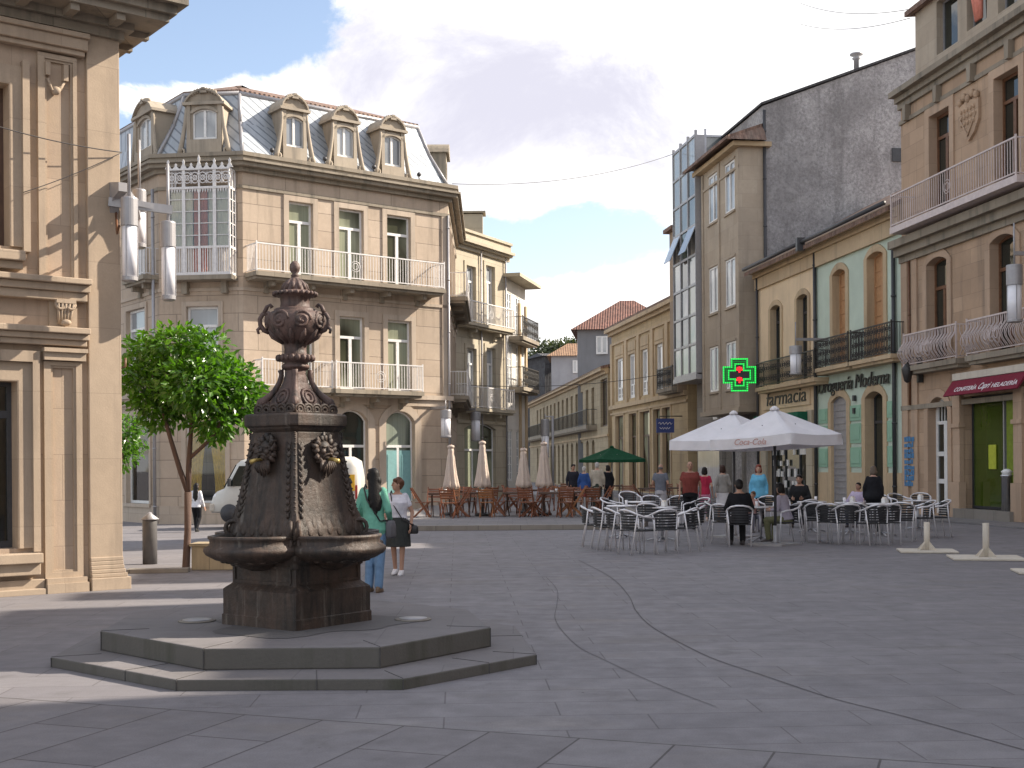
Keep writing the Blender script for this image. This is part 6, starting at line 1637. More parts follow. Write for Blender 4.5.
# pharmacy cross
p = FR.P(FR.T(762, 380), 0, 0); cY = 53.0; c = at(739, 375, cY); t = thing('pharmacy_cross', 'glowing green LED pharmacy cross with red centre on a wall bracket', 'sign', c); ro = c
def cross(m, a, w, y0, y1):
    pts = [(-w, -a), (w, -a), (w, -w), (a, -w), (a, w), (w, w), (w, a), (-w, a), (-w, w), (-a, w), (-a, -w), (-w, -w)]
    n = 12; vs = [c+V(x, y0, z) for x, z in pts]+[c+V(x, y1, z) for x, z in pts]
    m.add(vs, [tuple(range(n)), tuple(range(2*n-1, n-1, -1))]+[(i, n+i, n+(i+1) % n, (i+1) % n) for i in range(n)])
m = MB(c); cross(m, .70, .36, -.10, .10); m.build('housing', M['dark_metal'], t)
LED = emit('green_led', (.02, .70, .09), .75); LED2 = emit('green_led_dim', (.01, .30, .05), .28); LEDR = emit('red_led', (.9, .02, .03), 1.0)
def cross_ring(a, w, th, y, mat, name):
    m = MB(c); pts = [(-w, -a), (w, -a), (w, -w), (a, -w), (a, w), (w, w), (w, a), (-w, a), (-w, w), (-a, w), (-a, -w), (-w, -w)]
    for i in range(12):
        p0, p1 = pts[i], pts[(i+1) % 12]; L = math.hypot(p1[0]-p0[0], p1[1]-p0[1]); k = max(1, int(L/.07))
        for j in range(k+1):
            u = j/k; m.box(c+V(p0[0]+(p1[0]-p0[0])*u, y, p0[1]+(p1[1]-p0[1])*u), (th, .02, th))
    return m.build(name, mat, t)
cross_ring(.67, .33, .06, -.11, LED, 'led_row'); cross_ring(.56, .25, .06, -.11, LED2, 'led_row'); cross_ring(.46, .18, .055, -.11, LED, 'led_row')
m = MB(c)
for dz in (.22, -.22):
    for dx, dzz in ((0, 0), (.09, 0), (-.09, 0), (0, .09), (0, -.09), (.07, .07), (-.07, .07)): m.box(c+V(dx, -.112, dz+dzz), (.075, .02, .075))
m.build('red_led_symbol', LEDR, t)
m = MB(c); m.tube([c+V(0, 0, -.1), V(p.x, p.y, c.z-.1)], .04, 6); m.tube([c+V(0, 0, .2), V(p.x, p.y, c.z+.2)], .04, 6); m.build('bracket', M['dark_metal'], t)

# overhead cables
def cable(label, pts, sag=.25, r=.012):
    a, b = Vector(pts[0]), Vector(pts[1]); m = MB(a); m.tube([a.lerp(b, i/16)-V(0, 0, sag*4*(i/16)*(1-i/16)) for i in range(17)], r, 5); tag(m.build('overhead_cable', M['cable']), label, 'cable')
cable('thin cable strung across the left building front to the lamp bracket', (FL.P(FL.T(-30, 125), FL.Z(-10, 128), .30), FL.P(LL+.1, FL.Z(118, 154), .12)), .05, .008)
cable('thin cable running down the left building towards the lamp bracket', (FL.P(FL.T(20, 198), FL.Z(50, 198), .14), FL.P(LL+.1, FL.Z(118, 154), .12)), .03, .006)
cable('long cable across the sky from the mansard building to the glass bay', (A.P(LA, A.Z(447, 185), .3), K.P(1.0, K.Z(690, 143), .2)), .5, .014)
cable('cable across the street below the eaves of the far houses', (D.P(LD-.5, 5.6, .3), Yf.P(13, Yf.Z(660, 376), .3)), .3, .016)
cable('upper of two cables leaving the top corner of the granite house', (FR.P(.9, FR.Z(921, 12), .1), at(800, 24, 60)), .3, .012)
cable('lower of two cables leaving the top corner of the granite house', (FR.P(.9, FR.Z(921, 3), .1), at(800, 3, 60)), .3, .012)
# slender mast behind the terrace
a = at(545, 414, 58); t = thing('street_lamp', 'cylinder lamp on a slender mast behind the closed parasols', 'street lamp', (a.x, a.y, .12)); lantern(t, a, .25, .75, .95, .2)
m = MB((a.x, a.y, .12)); m.tube([V(a.x+.35, a.y, .12), V(a.x+.35, a.y, a.z-.1)], .06, 8); m.bar(V(a.x+.35, a.y, a.z-.12), V(a.x, a.y, a.z-.12), .05, .06); m.build('mast', M['metal_grey'], t)

# ------------------------------------------------------------------ seats and tables
def chair_proto():
    t = thing('cafe_chair', 'x', 'chair'); 
    m = MB(); n = 9
    for k in range(n): m.box(V(0, -.20+.42*k/(n-1), .445-.012*math.sin(math.pi*k/(n-1))), (.44, .042, .014))
    m.box(V(-.215, 0, .44), (.02, .44, .025)); m.box(V(.215, 0, .44), (.02, .44, .025)); m.build('seat', M['weave'], t)
    arc = [V(-.255, -.215, .655), V(-.272, -.12, .685), V(-.27, .04, .70), V(-.25, .17, .745), V(-.18, .27, .80), V(-.07, .305, .825)]; arc = arc+[V(-p.x, p.y, p.z) for p in arc[::-1]]
    m = MB(); m.tube(arc, .021, 8); m.build('arm_rail', M['alu'], t)
    m = MB(); cols = 13
    def bp(u, v): a = R(-62+124*u); return V(.235*math.sin(a)/math.sin(R(62)), .05+.235*math.cos(a)-(.03 if v < .5 else 0)*(1-v*2)*.5, .47+.315*v)
    for i in range(cols-1):
        for j in range(6):
            u0, u1 = i/(cols-1), (i+1)/(cols-1); v0, v1 = j/6+.02, (j+1)/6-.02
            q = [bp(u0, v0), bp(u1, v0), bp(u1, v1), bp(u0, v1)]; b = [p+V(0, .012, 0) for p in q]; m.add(q+b, [(3, 2, 1, 0), (4, 5, 6, 7), (0, 1, 5, 4), (2, 3, 7, 6)])
    m.build('backrest', M['weave'], t)
    for sx in (-1, 1):
        m = MB(); m.tube([V(sx*.255, -.215, .655), V(sx*.245, -.225, .45), V(sx*.235, -.245, 0)], .0155, 8); m.build('leg', M['alu'], t)
        m = MB(); m.tube([V(sx*.255, .17, .74), V(sx*.225, .20, .46), V(sx*.215, .28, 0)], .0155, 8); m.build('leg', M['alu'], t)
    return t
def table_proto():
    t = thing('cafe_table', 'x', 'table')
    m = MB(); m.lathe([(.0, .715), (.34, .715), (.355, .722), (.355, .742), (.345, .747), (.0, .747)], (0, 0, 0), 28); m.build('table_top', M['alu'], t)
    m = MB(); m.lathe([(.03, .03), (.03, .715)], (0, 0, 0), 10); m.lathe([(.08, .68), (.08, .715)], (0, 0, 0), 12); m.build('column', M['alu_dull'], t)
    for k in range(4):
        a = R(45+90*k); m = MB(); m.tube([V(0, 0, .09), V(math.cos(a)*.18, math.sin(a)*.18, .055), V(math.cos(a)*.33, math.sin(a)*.33, .015)], .018, 6); m.build('foot', M['alu_dull'], t)
    return t
def wchair_proto(matn):
    t = thing('folding_chair', 'x', 'chair'); mm = M[matn]
    m = MB()
    for k in range(6): m.box(V(0, -.2+.075*k, .45), (.42, .058, .02))
    m.build('seat', mm, t)
    m = MB()
    for k in range(4): m.box(V(0, .235+.022*k*1.4, .60+.075*k), (.40, .018, .055), (V(1, 0, 0), V(0, .94, -.34), V(0, .34, .94)))
    m.build('backrest', mm, t)
    for sx in (-1, 1):
        m = MB(); m.bar(V(sx*.215, -.24, 0), V(sx*.215, .34, .90), .026, .045); m.build('leg', mm, t)
        m = MB(); m.bar(V(sx*.185, .26, 0), V(sx*.185, -.20, .44), .026, .045); m.build('leg', mm, t)
    return t
def wtable_proto():
    t = thing('folding_table', 'x', 'table')
    m = MB()
    for k in range(9): m.box(V(0, -.34+.085*k, .735), (.76, .072, .022))
    m.box(V(0, -.375, .715), (.76, .025, .05)); m.box(V(0, .375, .715), (.76, .025, .05)); m.build('table_top', M['wood_dark'], t)
    for sx in (-1, 1):
        for s_ in (-1, 1):
            m = MB(); m.bar(V(sx*(.30 if s_ > 0 else .26), -.34*s_, 0), V(sx*(.30 if s_ > 0 else .26), .30*s_, .70), .03, .05); m.build('leg', M['wood_dark'], t)
    return t
used = {}
def place(proto, key, loc, rz, label, group, scale=1.0):
    z = zg(loc[0], loc[1]); L = (loc[0], loc[1], z+.002)
    if key not in used:
        used[key] = True; proto.location = L; proto.rotation_euler = (0, 0, rz); proto['label'] = label; proto['group'] = group; o = proto
    else: o = dup(proto, L, rz, label, group)
    o.scale = (scale,)*3; return o
CH = chair_proto(); TB = table_proto()
random.seed(21)
def chairs(lst, where, grp):
    lst = sorted(lst, key=lambda q: q[0])
    for i, (x, y, th) in enumerate(lst):
        p = gnd(x, y); place(CH, 'chair', p, R(th)+random.uniform(-.3, .3), f'aluminium café chair, {ORD[i]} {where}', grp)
G1 = 'aluminium café chairs on the plaza'
chairs([(596, 546, 100), (608, 549, 96), (621, 550, 100), (637, 554, 110), (661, 553, 200), (682, 551, -105), (690, 546, -95), (613, 530, 60), (630, 527, 20), (652, 526, 0), (676, 527, -20), (697, 531, -60), (650, 541, 150)], 'in the left cluster of tables', G1)
chairs([(719, 538, 95), (728, 543, 120), (740, 546, 180), (752, 532, 20), (766, 528, -10), (786, 543, -95), (804, 535, 190), (800, 527, -20)], 'in the middle cluster by the parasol', G1)
chairs([(817, 541, 165), (830, 543, 175), (846, 544, 185), (858, 541, 160), (872, 545, 180), (886, 544, 195), (903, 541, 170), (921, 538, -100), (936, 537, -90), (857, 527, -35), (880, 525, 0), (900, 524, 10), (921, 523, -15)], 'in the right cluster before mint house', G1)
G2 = 'round aluminium café tables'
for (x, y, lab) in ((622, 538, 'round aluminium café table, nearer left one in the left cluster'), (662, 541, 'round aluminium café table, nearer right one in the left cluster'), (642, 531, 'round aluminium café table, rear one in the left cluster'),
                    (761, 541, 'round aluminium café table between the seated people under the white parasol'), (812, 532, 'round aluminium café table right of the white parasol pole'), (850, 534, 'round aluminium café table in front of the boy in the pale shirt'), (882, 536, 'round aluminium café table in the middle of the right cluster'), (918, 530, 'round aluminium café table at the right end of the right cluster')):
    p = gnd(x, y); place(TB, 'table', p, random.random(), lab, G2)
# napkin holders and cups on the tables
def napkin(loc, label):
    t = thing('napkin_holder', label, 'napkin holder', loc, random.random(), 'napkin holders on café tables'); m = MB(); m.box(V(0, 0, .055), (.14, .09, .11)); m.build('case', M['white'], t, .008); m = MB(); m.box(V(0, 0, .125), (.11, .05, .04)); m.build('napkins', M['curtain_w'], t)
for (x, y, lab) in ((662, 541, 'white napkin holder on the nearer right table of the left cluster'), (850, 534, 'white napkin holder on the table before the boy'), (882, 536, 'white napkin holder on the middle table of the right cluster'), (918, 530, 'white napkin holder on the rightmost aluminium table')):
    p = gnd(x, y); napkin((p.x+.05, p.y-.05, .75), lab)
def glassware(loc, label):
    t = thing('drinking_glass', label, 'glass', loc, 0, 'glasses on the aluminium tables'); m = MB(); m.lathe([(.03, 0), (.036, .12), (.033, .12), (.028, .01), (0, .008)], (0, 0, 0), 12); m.build('tumbler', M['lamp_glass'], t); m = MB(); m.lathe([(.0, .012), (.029, .012), (.031, .07), (0, .07)], (0, 0, 0), 12); m.build('drink', M['brass'], t)
for (x, y, dx, lab) in ((761, 541, -.1, 'drinking glass on the table between the seated people'), (812, 532, .08, 'drinking glass on the table right of the parasol pole'), (622, 538, .1, 'drinking glass on the nearer left table of the left cluster'), (850, 534, -.15, 'drinking glass on the table in front of the boy')):
    p = gnd(x, y); glassware((p.x+dx, p.y-.08, .75), lab)
# wooden terrace
W1 = wchair_proto('wood_red'); W2 = wchair_proto('wood_light'); WT = wtable_proto()
G3_ = 'wooden folding chairs on the terrace'; tabs = [(441, 38.2), (478, 38.6), (516, 38.4), (552, 38.0), (583, 38.9)]
wl = []
for i, (x, Y) in enumerate(tabs):
    X = at(x, 470, Y).x; place(WT, 'wt', (X, Y), R(random.uniform(-8, 8)), f'dark folding wooden table on the terrace, {ORD[i]} of the front row', 'wooden folding tables on the terrace')
    for dx, dy, th in ((-.62, .1, 90), (.62, -.1, -90), (-.25, .75, 0), (.3, -.72, 180)): wl.append((X+dx+random.uniform(-.08, .08), Y+dy+random.uniform(-.1, .1), th+random.uniform(-15, 15), random.random() < .32))
for x, Y in ((452, 40.6), (463, 42.3), (490, 41.0), (512, 42.6), (527, 41.3), (548, 42.9), (566, 40.8), (596, 40.2)): wl.append((at(x, 470, Y).x, Y, random.choice((0, 180, 90, -90))+random.uniform(-15, 15), random.random() < .3))
wl.sort()
for i, (X, Y, th, lt) in enumerate(wl):
    place(W2 if lt else W1, 'w2' if lt else 'w1', (X, Y), R(th), f"{'orange-brown' if lt else 'red-brown'} wooden folding chair on the terrace, {ORDX(i)} from the left", G3_)
for i, (x, Y) in enumerate(((466, 41.5), (500, 42.0), (535, 42.5))):
    X = at(x, 470, Y).x; place(WT, 'wt', (X, Y), R(10), f'dark folding wooden table on the terrace, {ORD[i]} of the rear row', 'wooden folding tables on the terrace')
for i, (x, Y, lab) in enumerate(((441, 38.2, 'white cup and ashtray on the leftmost terrace table'), (478, 38.6, 'white cup and ashtray on the second terrace table'), (552, 38.0, 'white cup and ashtray on the fourth terrace table'))):
    q = at(x, 470, Y); t = thing('ashtray', lab, 'tableware', (q.x, q.y, .873), 0, 'tableware on terrace tables'); m = MB(); m.lathe([(.06, 0), (.07, .04), (.055, .04), (.05, .015), (0, .015)], (0, 0, 0), 12); m.build('dish', M['white'], t); m = MB(); m.lathe([(.03, 0), (.04, .1), (.035, .1), (0, .02)], (.13, .05, 0), 10); m.build('cup', M['white'], t)
# red-brown chairs beyond, under the green parasol
WR = wchair_proto('wood_red')
far = [(566, 49), (578, 52), (593, 50), (628, 50), (641, 51), (655, 52), (668, 53), (683, 52)]
for i, (x, Y) in enumerate(far):
    X = at(x, 470, Y).x; place(WR, 'wr', (X, Y), R(random.choice((0, 180, 90))), f'reddish folding chair near the green parasol, {ORD[i]} in its row', 'reddish chairs near the green parasol')
for i, (x, Y) in enumerate(((612, 50.5), (648, 50.5), (675, 51.5))):
    X = at(x, 470, Y).x; place(WT, 'wt', (X, Y), 0, f'dark folding table near the green parasol, {ORD[i]}', 'folding tables near the green parasol')

# ------------------------------------------------------------------ parasols
def closed_parasol(x, yt, Y, lab, lean=0.0):
    p = at(x, 470, Y); z0 = zg(p.x, p.y); ztop = at(x, yt, Y).z; t = thing('closed_parasol', lab, 'parasol', (p.x, p.y, z0), random.random()*6, 'closed ecru parasols on the terrace'); h = ztop-z0
    m = MB(); rings = []; n = 40; zb = .86 if h < 2.3 else .9
    for i in range(13):
        u = i/12; z = zb+(h-.12-zb)*u; r = .165*(1-u)**.8+.082; r = r*(1-.15*math.sin(u*math.pi*1.0)) if u < .82 else r*.95
        if .80 < u < .88: r *= .82
        rings.append([V(math.cos(2*math.pi*k/n)*r*(1+(.16-.10*u)*math.sin(8*2*math.pi*k/n+u*1.5))+.02*u*lean, math.sin(2*math.pi*k/n)*r*(1+(.16-.10*u)*math.sin(8*2*math.pi*k/n+u*1.5)), z+.03*math.sin(8*2*math.pi*k/n)*(1-u)) for k in range(n)])
    m.loft(rings, True); m.build('folded_canopy', M['parasol_c'], t)
    m = MB(); m.lathe([(.10, h-.13), (.115, h-.09), (.10, h-.05), (.05, h-.03)], (0, 0, 0), 16); m.build('canopy_cap', M['parasol_c'], t)
    m = MB(); m.lathe([(.025, 0), (.025, h)], (0, 0, 0), 10); m.build('pole', M['wood_brown'], t)
    m = MB(); m.lathe([(.24, 0), (.24, .06), (.2, .09), (.05, .1), (.05, .3), (.03, .3)], (0, 0, 0), 16); m.build('base', M['dark_iron'], t)
for a in ((451, 444, 39.6, 'closed ecru parasol at the left end of the terrace'), (482.5, 440, 38.9, 'closed ecru parasol second from left on the terrace'), (523.5, 447, 41, 'closed ecru parasol third from left, the lowest of the four'), (544, 441, 39.2, 'closed ecru parasol at the right end of the terrace')): closed_parasol(*a)
def open_parasol(name, label, loc, h, hv, half, rz, mat, pole, tilt=(0, 0), val=.2, plate=False, group=None, text=None):
    t = thing(name, label, 'parasol', loc, rz, group); T = Matrix.Rotation(R(tilt[0]), 3, 'X') @ Matrix.Rotation(R(tilt[1]), 3, 'Y')
    def C(x, y, z): return T @ V(x, y, z-h) + V(0, 0, h)
    zc = hv+val; m = MB(); n = 8; cs = [(-half, -half), (half, -half), (half, half), (-half, half)]
    th = .012
    for s_ in range(4):
        (ax, ay), (bx, by) = cs[s_], cs[(s_+1) % 4]
        def P(u, v, e=0):        # u along the edge, v from the rim to the top
            x = (ax+(bx-ax)*u)*(1-v); y = (ay+(by-ay)*u)*(1-v); sag = .10*math.sin(math.pi*u)*(1-v)*v*2.2+.03*math.sin(math.pi*u)*(1-v)
            return C(x, y, zc+(h-zc)*v-sag-e)
        for i in range(n):
            for j in range(n):
                u0, u1, v0, v1 = i/n, (i+1)/n, j/n, (j+1)/n
                m.add([P(u0, v0), P(u1, v0), P(u1, v1), P(u0, v1)], [(0, 1, 2, 3)], True); m.add([P(u0, v0, th), P(u1, v0, th), P(u1, v1, th), P(u0, v1, th)], [(3, 2, 1, 0)], True)
    m.lathe([(.09, h-.03), (.10, h+.0), (.04, h+.05), (.0, h+.06)], (0, 0, 0), 12)
    ca = m.build('canopy', M[mat], t)
    m = MB()
    for s_ in range(4):
        (ax, ay), (bx, by) = cs[s_], cs[(s_+1) % 4]
        for i in range(n):
            pts = []
            for u in (i/n, (i+1)/n):
                x, y = ax+(bx-ax)*u, ay+(by-ay)*u; sag = .03*math.sin(math.pi*u); w = 1.004+.012*math.sin(u*17)
                pts.append((C(x, y, zc-sag+.002), C(x*w, y*w, hv-sag*.6)))
            for off in (0, .008):
                q = [pts[0][1], pts[1][1], pts[1][0], pts[0][0]]; q = [p*(1) - V(p.x, p.y, 0).normalized()*off for p in q]; m.add(q, [(0, 1, 2, 3) if off == 0 else (3, 2, 1, 0)], True)
    m.build('valance', M[mat], ca)
    m = MB()
    for (x, y) in cs+[((cs[i][0]+cs[(i+1) % 4][0])/2, (cs[i][1]+cs[(i+1) % 4][1])/2) for i in range(4)]:
        m.bar(C(x*.02, y*.02, h-.16), C(x*.96, y*.96, zc-.09), .022, .022); m.bar(C(0, 0, h-.55), C(x*.5, y*.5, (h+zc)/2-.06), .018, .018)
    m.build('ribs', M[pole], t)
    m = MB(); m.lathe([(.03, .0), (.03, h-.02)], (0, 0, 0), 12); m.build('pole', M[pole], t)
    m = MB(); m.box(V(0, 0, .02), (.8, .8, .04)); m.lathe([(.08, .04), (.045, .1), (.045, .4), (.032, .4)], (0, 0, 0), 12); m.build('base_plate', M['metal_grey'], t)
    if text:
        ax = V(1, 0, 0); me = text_obj('lettering', text, M['text_r'], V(-half*.32, -half*1.006-.012, hv+.055), ax, V(0, 0, 1), .17, ca, V(0, 0, 0), .004, .35, half*.78)
    return t
p = gnd(775.5, 545); open_parasol('open_parasol', 'nearer white square parasol with red lettering on its valance', (p.x, p.y, 0), 2.80, 2.0, .96, R(-45), 'parasol_w', 'dark_metal', (0, -3.0), .22, group='white parasols over the café tables', text='Coca-Cola')
P2 = at(734, 470, 28.6); open_parasol('open_parasol', 'farther white square parasol half hidden behind the other white one', (P2.x, P2.y, 0), 2.84, 2.0, 1.05, R(-42), 'parasol_w', 'dark_metal', (0, 0), .22, group='white parasols over the café tables')
P3 = at(612, 470, 51); open_parasol('green_parasol', 'dark green square parasol over reddish chairs down the street', (P3.x, P3.y, .124), 2.30, 1.68, 1.02, R(20), 'parasol_g', 'alu_dull', (0, 0), .12)
def empty_base(x, y, hs, lab, w=.62):
    p = gnd(x, y); t = thing('parasol_base', lab, 'parasol base', p, R(-12), 'empty cream parasol bases'); m = MB(); m.box(V(0, 0, .022), (w*2*.98, w*1.7, .035)); m.build('base_plate', M['base_white'], t, .008)
    m = MB(); m.lathe([(.055, .03), (.055, hs), (.05, hs), (.045, hs-.1)], (0, 0, 0), 14); m.build('socket_tube', M['base_white'], t)
    m = MB()
    for k in range(4):
        a = R(45+90*k); d = V(math.cos(a), math.sin(a), 0); q = V(-d.y, d.x, 0)*.008; v = [d*.05+V(0, 0, .04), d*.22+V(0, 0, .04), d*.05+V(0, 0, .2)]; m.add([x_+q for x_ in v]+[x_-q for x_ in v], [(0, 1, 2), (5, 4, 3), (0, 3, 4, 1), (1, 4, 5, 2), (2, 5, 3, 0)])
    m.build('gussets', M['base_white'], t)
empty_base(927, 552, .56, 'empty cream parasol base farther from the viewer, left of the other', .52); empty_base(986, 559, .62, 'empty cream parasol base between the two others', .60); empty_base(1046, 573, .6, 'empty cream parasol base cut by the right picture edge', .45)

# ------------------------------------------------------------------ van behind the fountain
def build_van():
    X0 = at(217, 490, 42).x; X1 = at(362, 490, 42).x; Y = 42.0; z = -.12; L = X1-X0; root = thing('van', 'white delivery van with yellow emblem on its rear side, parked behind the fountain', 'van', ((X0+X1)/2, Y, z)); ro = V((X0+X1)/2, Y, z)
    x = lambda u: X0+L*u
    top = [(0, .74), (.008, .90), (.03, 1.02), (.085, 1.13), (.17, 1.93), (.20, 2.05), (.26, 2.12), (.60, 2.16), (.94, 2.13), (.985, 2.0), (1.0, 1.55), (1.0, .45)]
    rings = []
    for u, zt in top[:-1]:
        w = .95*(1-.14*max(0, .10-u)/.10)*(1-.06*max(0, u-.96)/.04); zb = .32
        hgt = zt-zb; q = [(-.93, 0), (-1, .08), (-1.0, .42), (-.985, .62), (-.93, .86), (-.86, .95), (-.72, 1.0), (-.3, 1.01), (.3, 1.01), (.72, 1.0), (.86, .95), (.93, .86), (.985, .62), (1.0, .42), (1, .08), (.93, 0)]
        prof = [V(x(u), Y+a_*w, z+zb+hgt*b_) for a_, b_ in q]
        rings.append(prof)
    m = MB(ro); m.loft(rings, True); m.build('body', paint('van_white', (.58, .56, .51), .35, 0, .08), root)
    for u in (.13, .80):
        for s_ in (-1, 1):
            c = V(x(u), Y+s_*.86, z+.31); m = MB(ro); m.lathe([(.0, -.1), (.29, -.1), (.32, -.06), (.32, .06), (.29, .1), (.0, .1)], (0, 0, 0), 20); m.v = [Matrix.Rotation(R(90), 3, 'X') @ (q+ro)+c-ro for q in m.v]
            w = m.build('wheel', M['dark_metal'], root); m = MB(ro); m.lathe([(0, -.12), (.18, -.12), (.2, -.1), (.2, .1), (.18, .12), (0, .12)], (0, 0, 0), 16); m.v = [Matrix.Rotation(R(90), 3, 'X') @ (q+ro)+c-ro for q in m.v]; m.build('rim', M['dark_metal'], w)
    def sidepanel(name, pts, mat, o=.012):
        m = MB(ro)
        for s_ in (-1,): 
            vs = [V(x(u), Y+s_*(.955-.075*max(0, zz-1.35)+o), z+zz) for u, zz in pts]; vb = [v-V(0, s_*.03, 0) for v in vs]; n = len(vs); m.add(vs+vb, [tuple(range(n)), tuple(range(2*n-1, n-1, -1))]+[(i, n+i, n+(i+1) % n, (i+1) % n) for i in range(n)])
        return m.build(name, mat, root)
    sidepanel('side_window', [(.125, 1.2), (.31, 1.2), (.31, 1.86), (.195, 1.86)], M['gl_dark'])
    sidepanel('emblem', [(.90, 1.02), (.975, 1.02), (.975, 1.55), (.90, 1.55)], paint('yellow_emblem', (.75, .42, .02), .5, 0, .1, 0))
    sidepanel('emblem_mark', [(.915, 1.2), (.945, 1.45), (.96, 1.3), (.93, 1.12)], M['dark_metal'], .02)
    sidepanel('rub_strip', [(.24, .62), (.74, .62), (.74, .70), (.24, .70)], M['dark_metal'])
    sidepanel('tail_light', [(.978, .75), (.992, .75), (.992, 1.2), (.978, 1.2)], paint('red_lens', (.35, .02, .02), .3, 0, .1, 0), .014)
    sidepanel('door_gap', [(.36, .45), (.363, .45), (.363, 1.95), (.36, 1.95)], M['dark_metal'], .006); sidepanel('door_gap', [(.62, .45), (.623, .45), (.623, 1.98), (.62, 1.98)], M['dark_metal'], .006)
    m = MB(ro)
    vs = [V(x(.09)-.03, Y-.82, z+1.16), V(x(.09)-.03, Y+.82, z+1.16), V(x(.168)-.03, Y+.72, z+1.9), V(x(.168)-.03, Y-.72, z+1.9)]; m.add(vs+[v+V(.06, 0, 0) for v in vs], [(3, 2, 1, 0), (4, 5, 6, 7), (0, 1, 5, 4), (1, 2, 6, 5), (2, 3, 7, 6), (3, 0, 4, 7)]); m.build('windscreen', M['gl_dark'], root)
    m = MB(ro); m.box(V(x(0)+.03, Y, z+.5), (.16, 1.75, .26)); m.build('bumper', M['base_white'], root, .04)
    for s_ in (-1, 1):
        m = MB(ro); m.ell(V(x(.035), Y+s_*.66, z+.86), (.13, .16, .12), 10, 8); m.build('headlight', M['lamp_glass'], root)
        m = MB(ro); m.box(V(x(.135), Y+s_*1.08, z+1.32), (.10, .2, .26)); m.build('mirror', M['dark_metal'], root, .02)
build_van()
# ------------------------------------------------------------------ people
def evaluated(name, mb, mats, parent, voxel, smooth=2, extra=None):
    """overlapping limbs fused to one continuous surface"""
    me = bpy.data.meshes.new(name); me.from_pydata([tuple(p) for p in mb.v], [], mb.f); o = bpy.data.objects.new(name, me); COL.objects.link(o)
    r = o.modifiers.new('r', 'REMESH'); r.mode = 'VOXEL'; r.voxel_size = voxel; r.use_smooth_shade = True
    s_ = o.modifiers.new('s', 'SMOOTH'); s_.iterations = smooth; s_.factor = .5
    dg = bpy.context.evaluated_depsgraph_get(); m2 = bpy.data.meshes.new_from_object(o.evaluated_get(dg)); bpy.data.objects.remove(o); bpy.data.meshes.remove(me)
    m2.name = name; m2.materials.clear()
    if not isinstance(mats, (list, tuple)): mats = [mats]
    if extra:
        bm = bmesh.new(); bm.from_mesh(m2)
        vs = [bm.verts.new(tuple(p)) for p in extra.v]
        for f, mi in zip(extra.f, extra.m):
            try: q = bm.faces.new([vs[i] for i in f]); q.material_index = mi; q.smooth = True
            except ValueError: pass
        bm.to_mesh(m2); bm.free()
    for x in mats: m2.materials.append(x)
    for p in m2.polygons: p.use_smooth = True
    ob = bpy.data.objects.new(name, m2); COL.objects.link(ob); ob.parent = parent; return ob
def cap(m, a, b, ra, rb, seg=10):
    a, b = Vector(a), Vector(b); m.tube([a, a.lerp(b, .35), b], [ra, ra*.55+rb*.45, rb], seg); m.ell(a, ra, seg, 6); m.ell(b, rb, seg, 6)
def skin_mat(n, c):
    if n in MATS: return MATS[n]
    m = NT(n); p = m.coord('Object'); q = m.noise(p, 9, 3, .5); m.set('Base Color', m.mix(q, c, mul(c, .8))); m.set('Roughness', .55); m.set('Subsurface Weight', .08); m.set('Subsurface Radius', (.1, .04, .02)); MATS[n] = m.mat; return m.mat
SK = skin_mat('fair_skin', (.52, .31, .225)); SK2 = skin_mat('tanned_skin', (.42, .235, .16))
EYE = paint('eye_dark', (.03, .022, .02), .3, 0, .1, 0); LIP = paint('lip', (.36, .13, .11), .5, 0, .1, 0)
def hairm(n, c): return paint('hair_'+n, c, .6, 0, .45, .4, 40, .3)
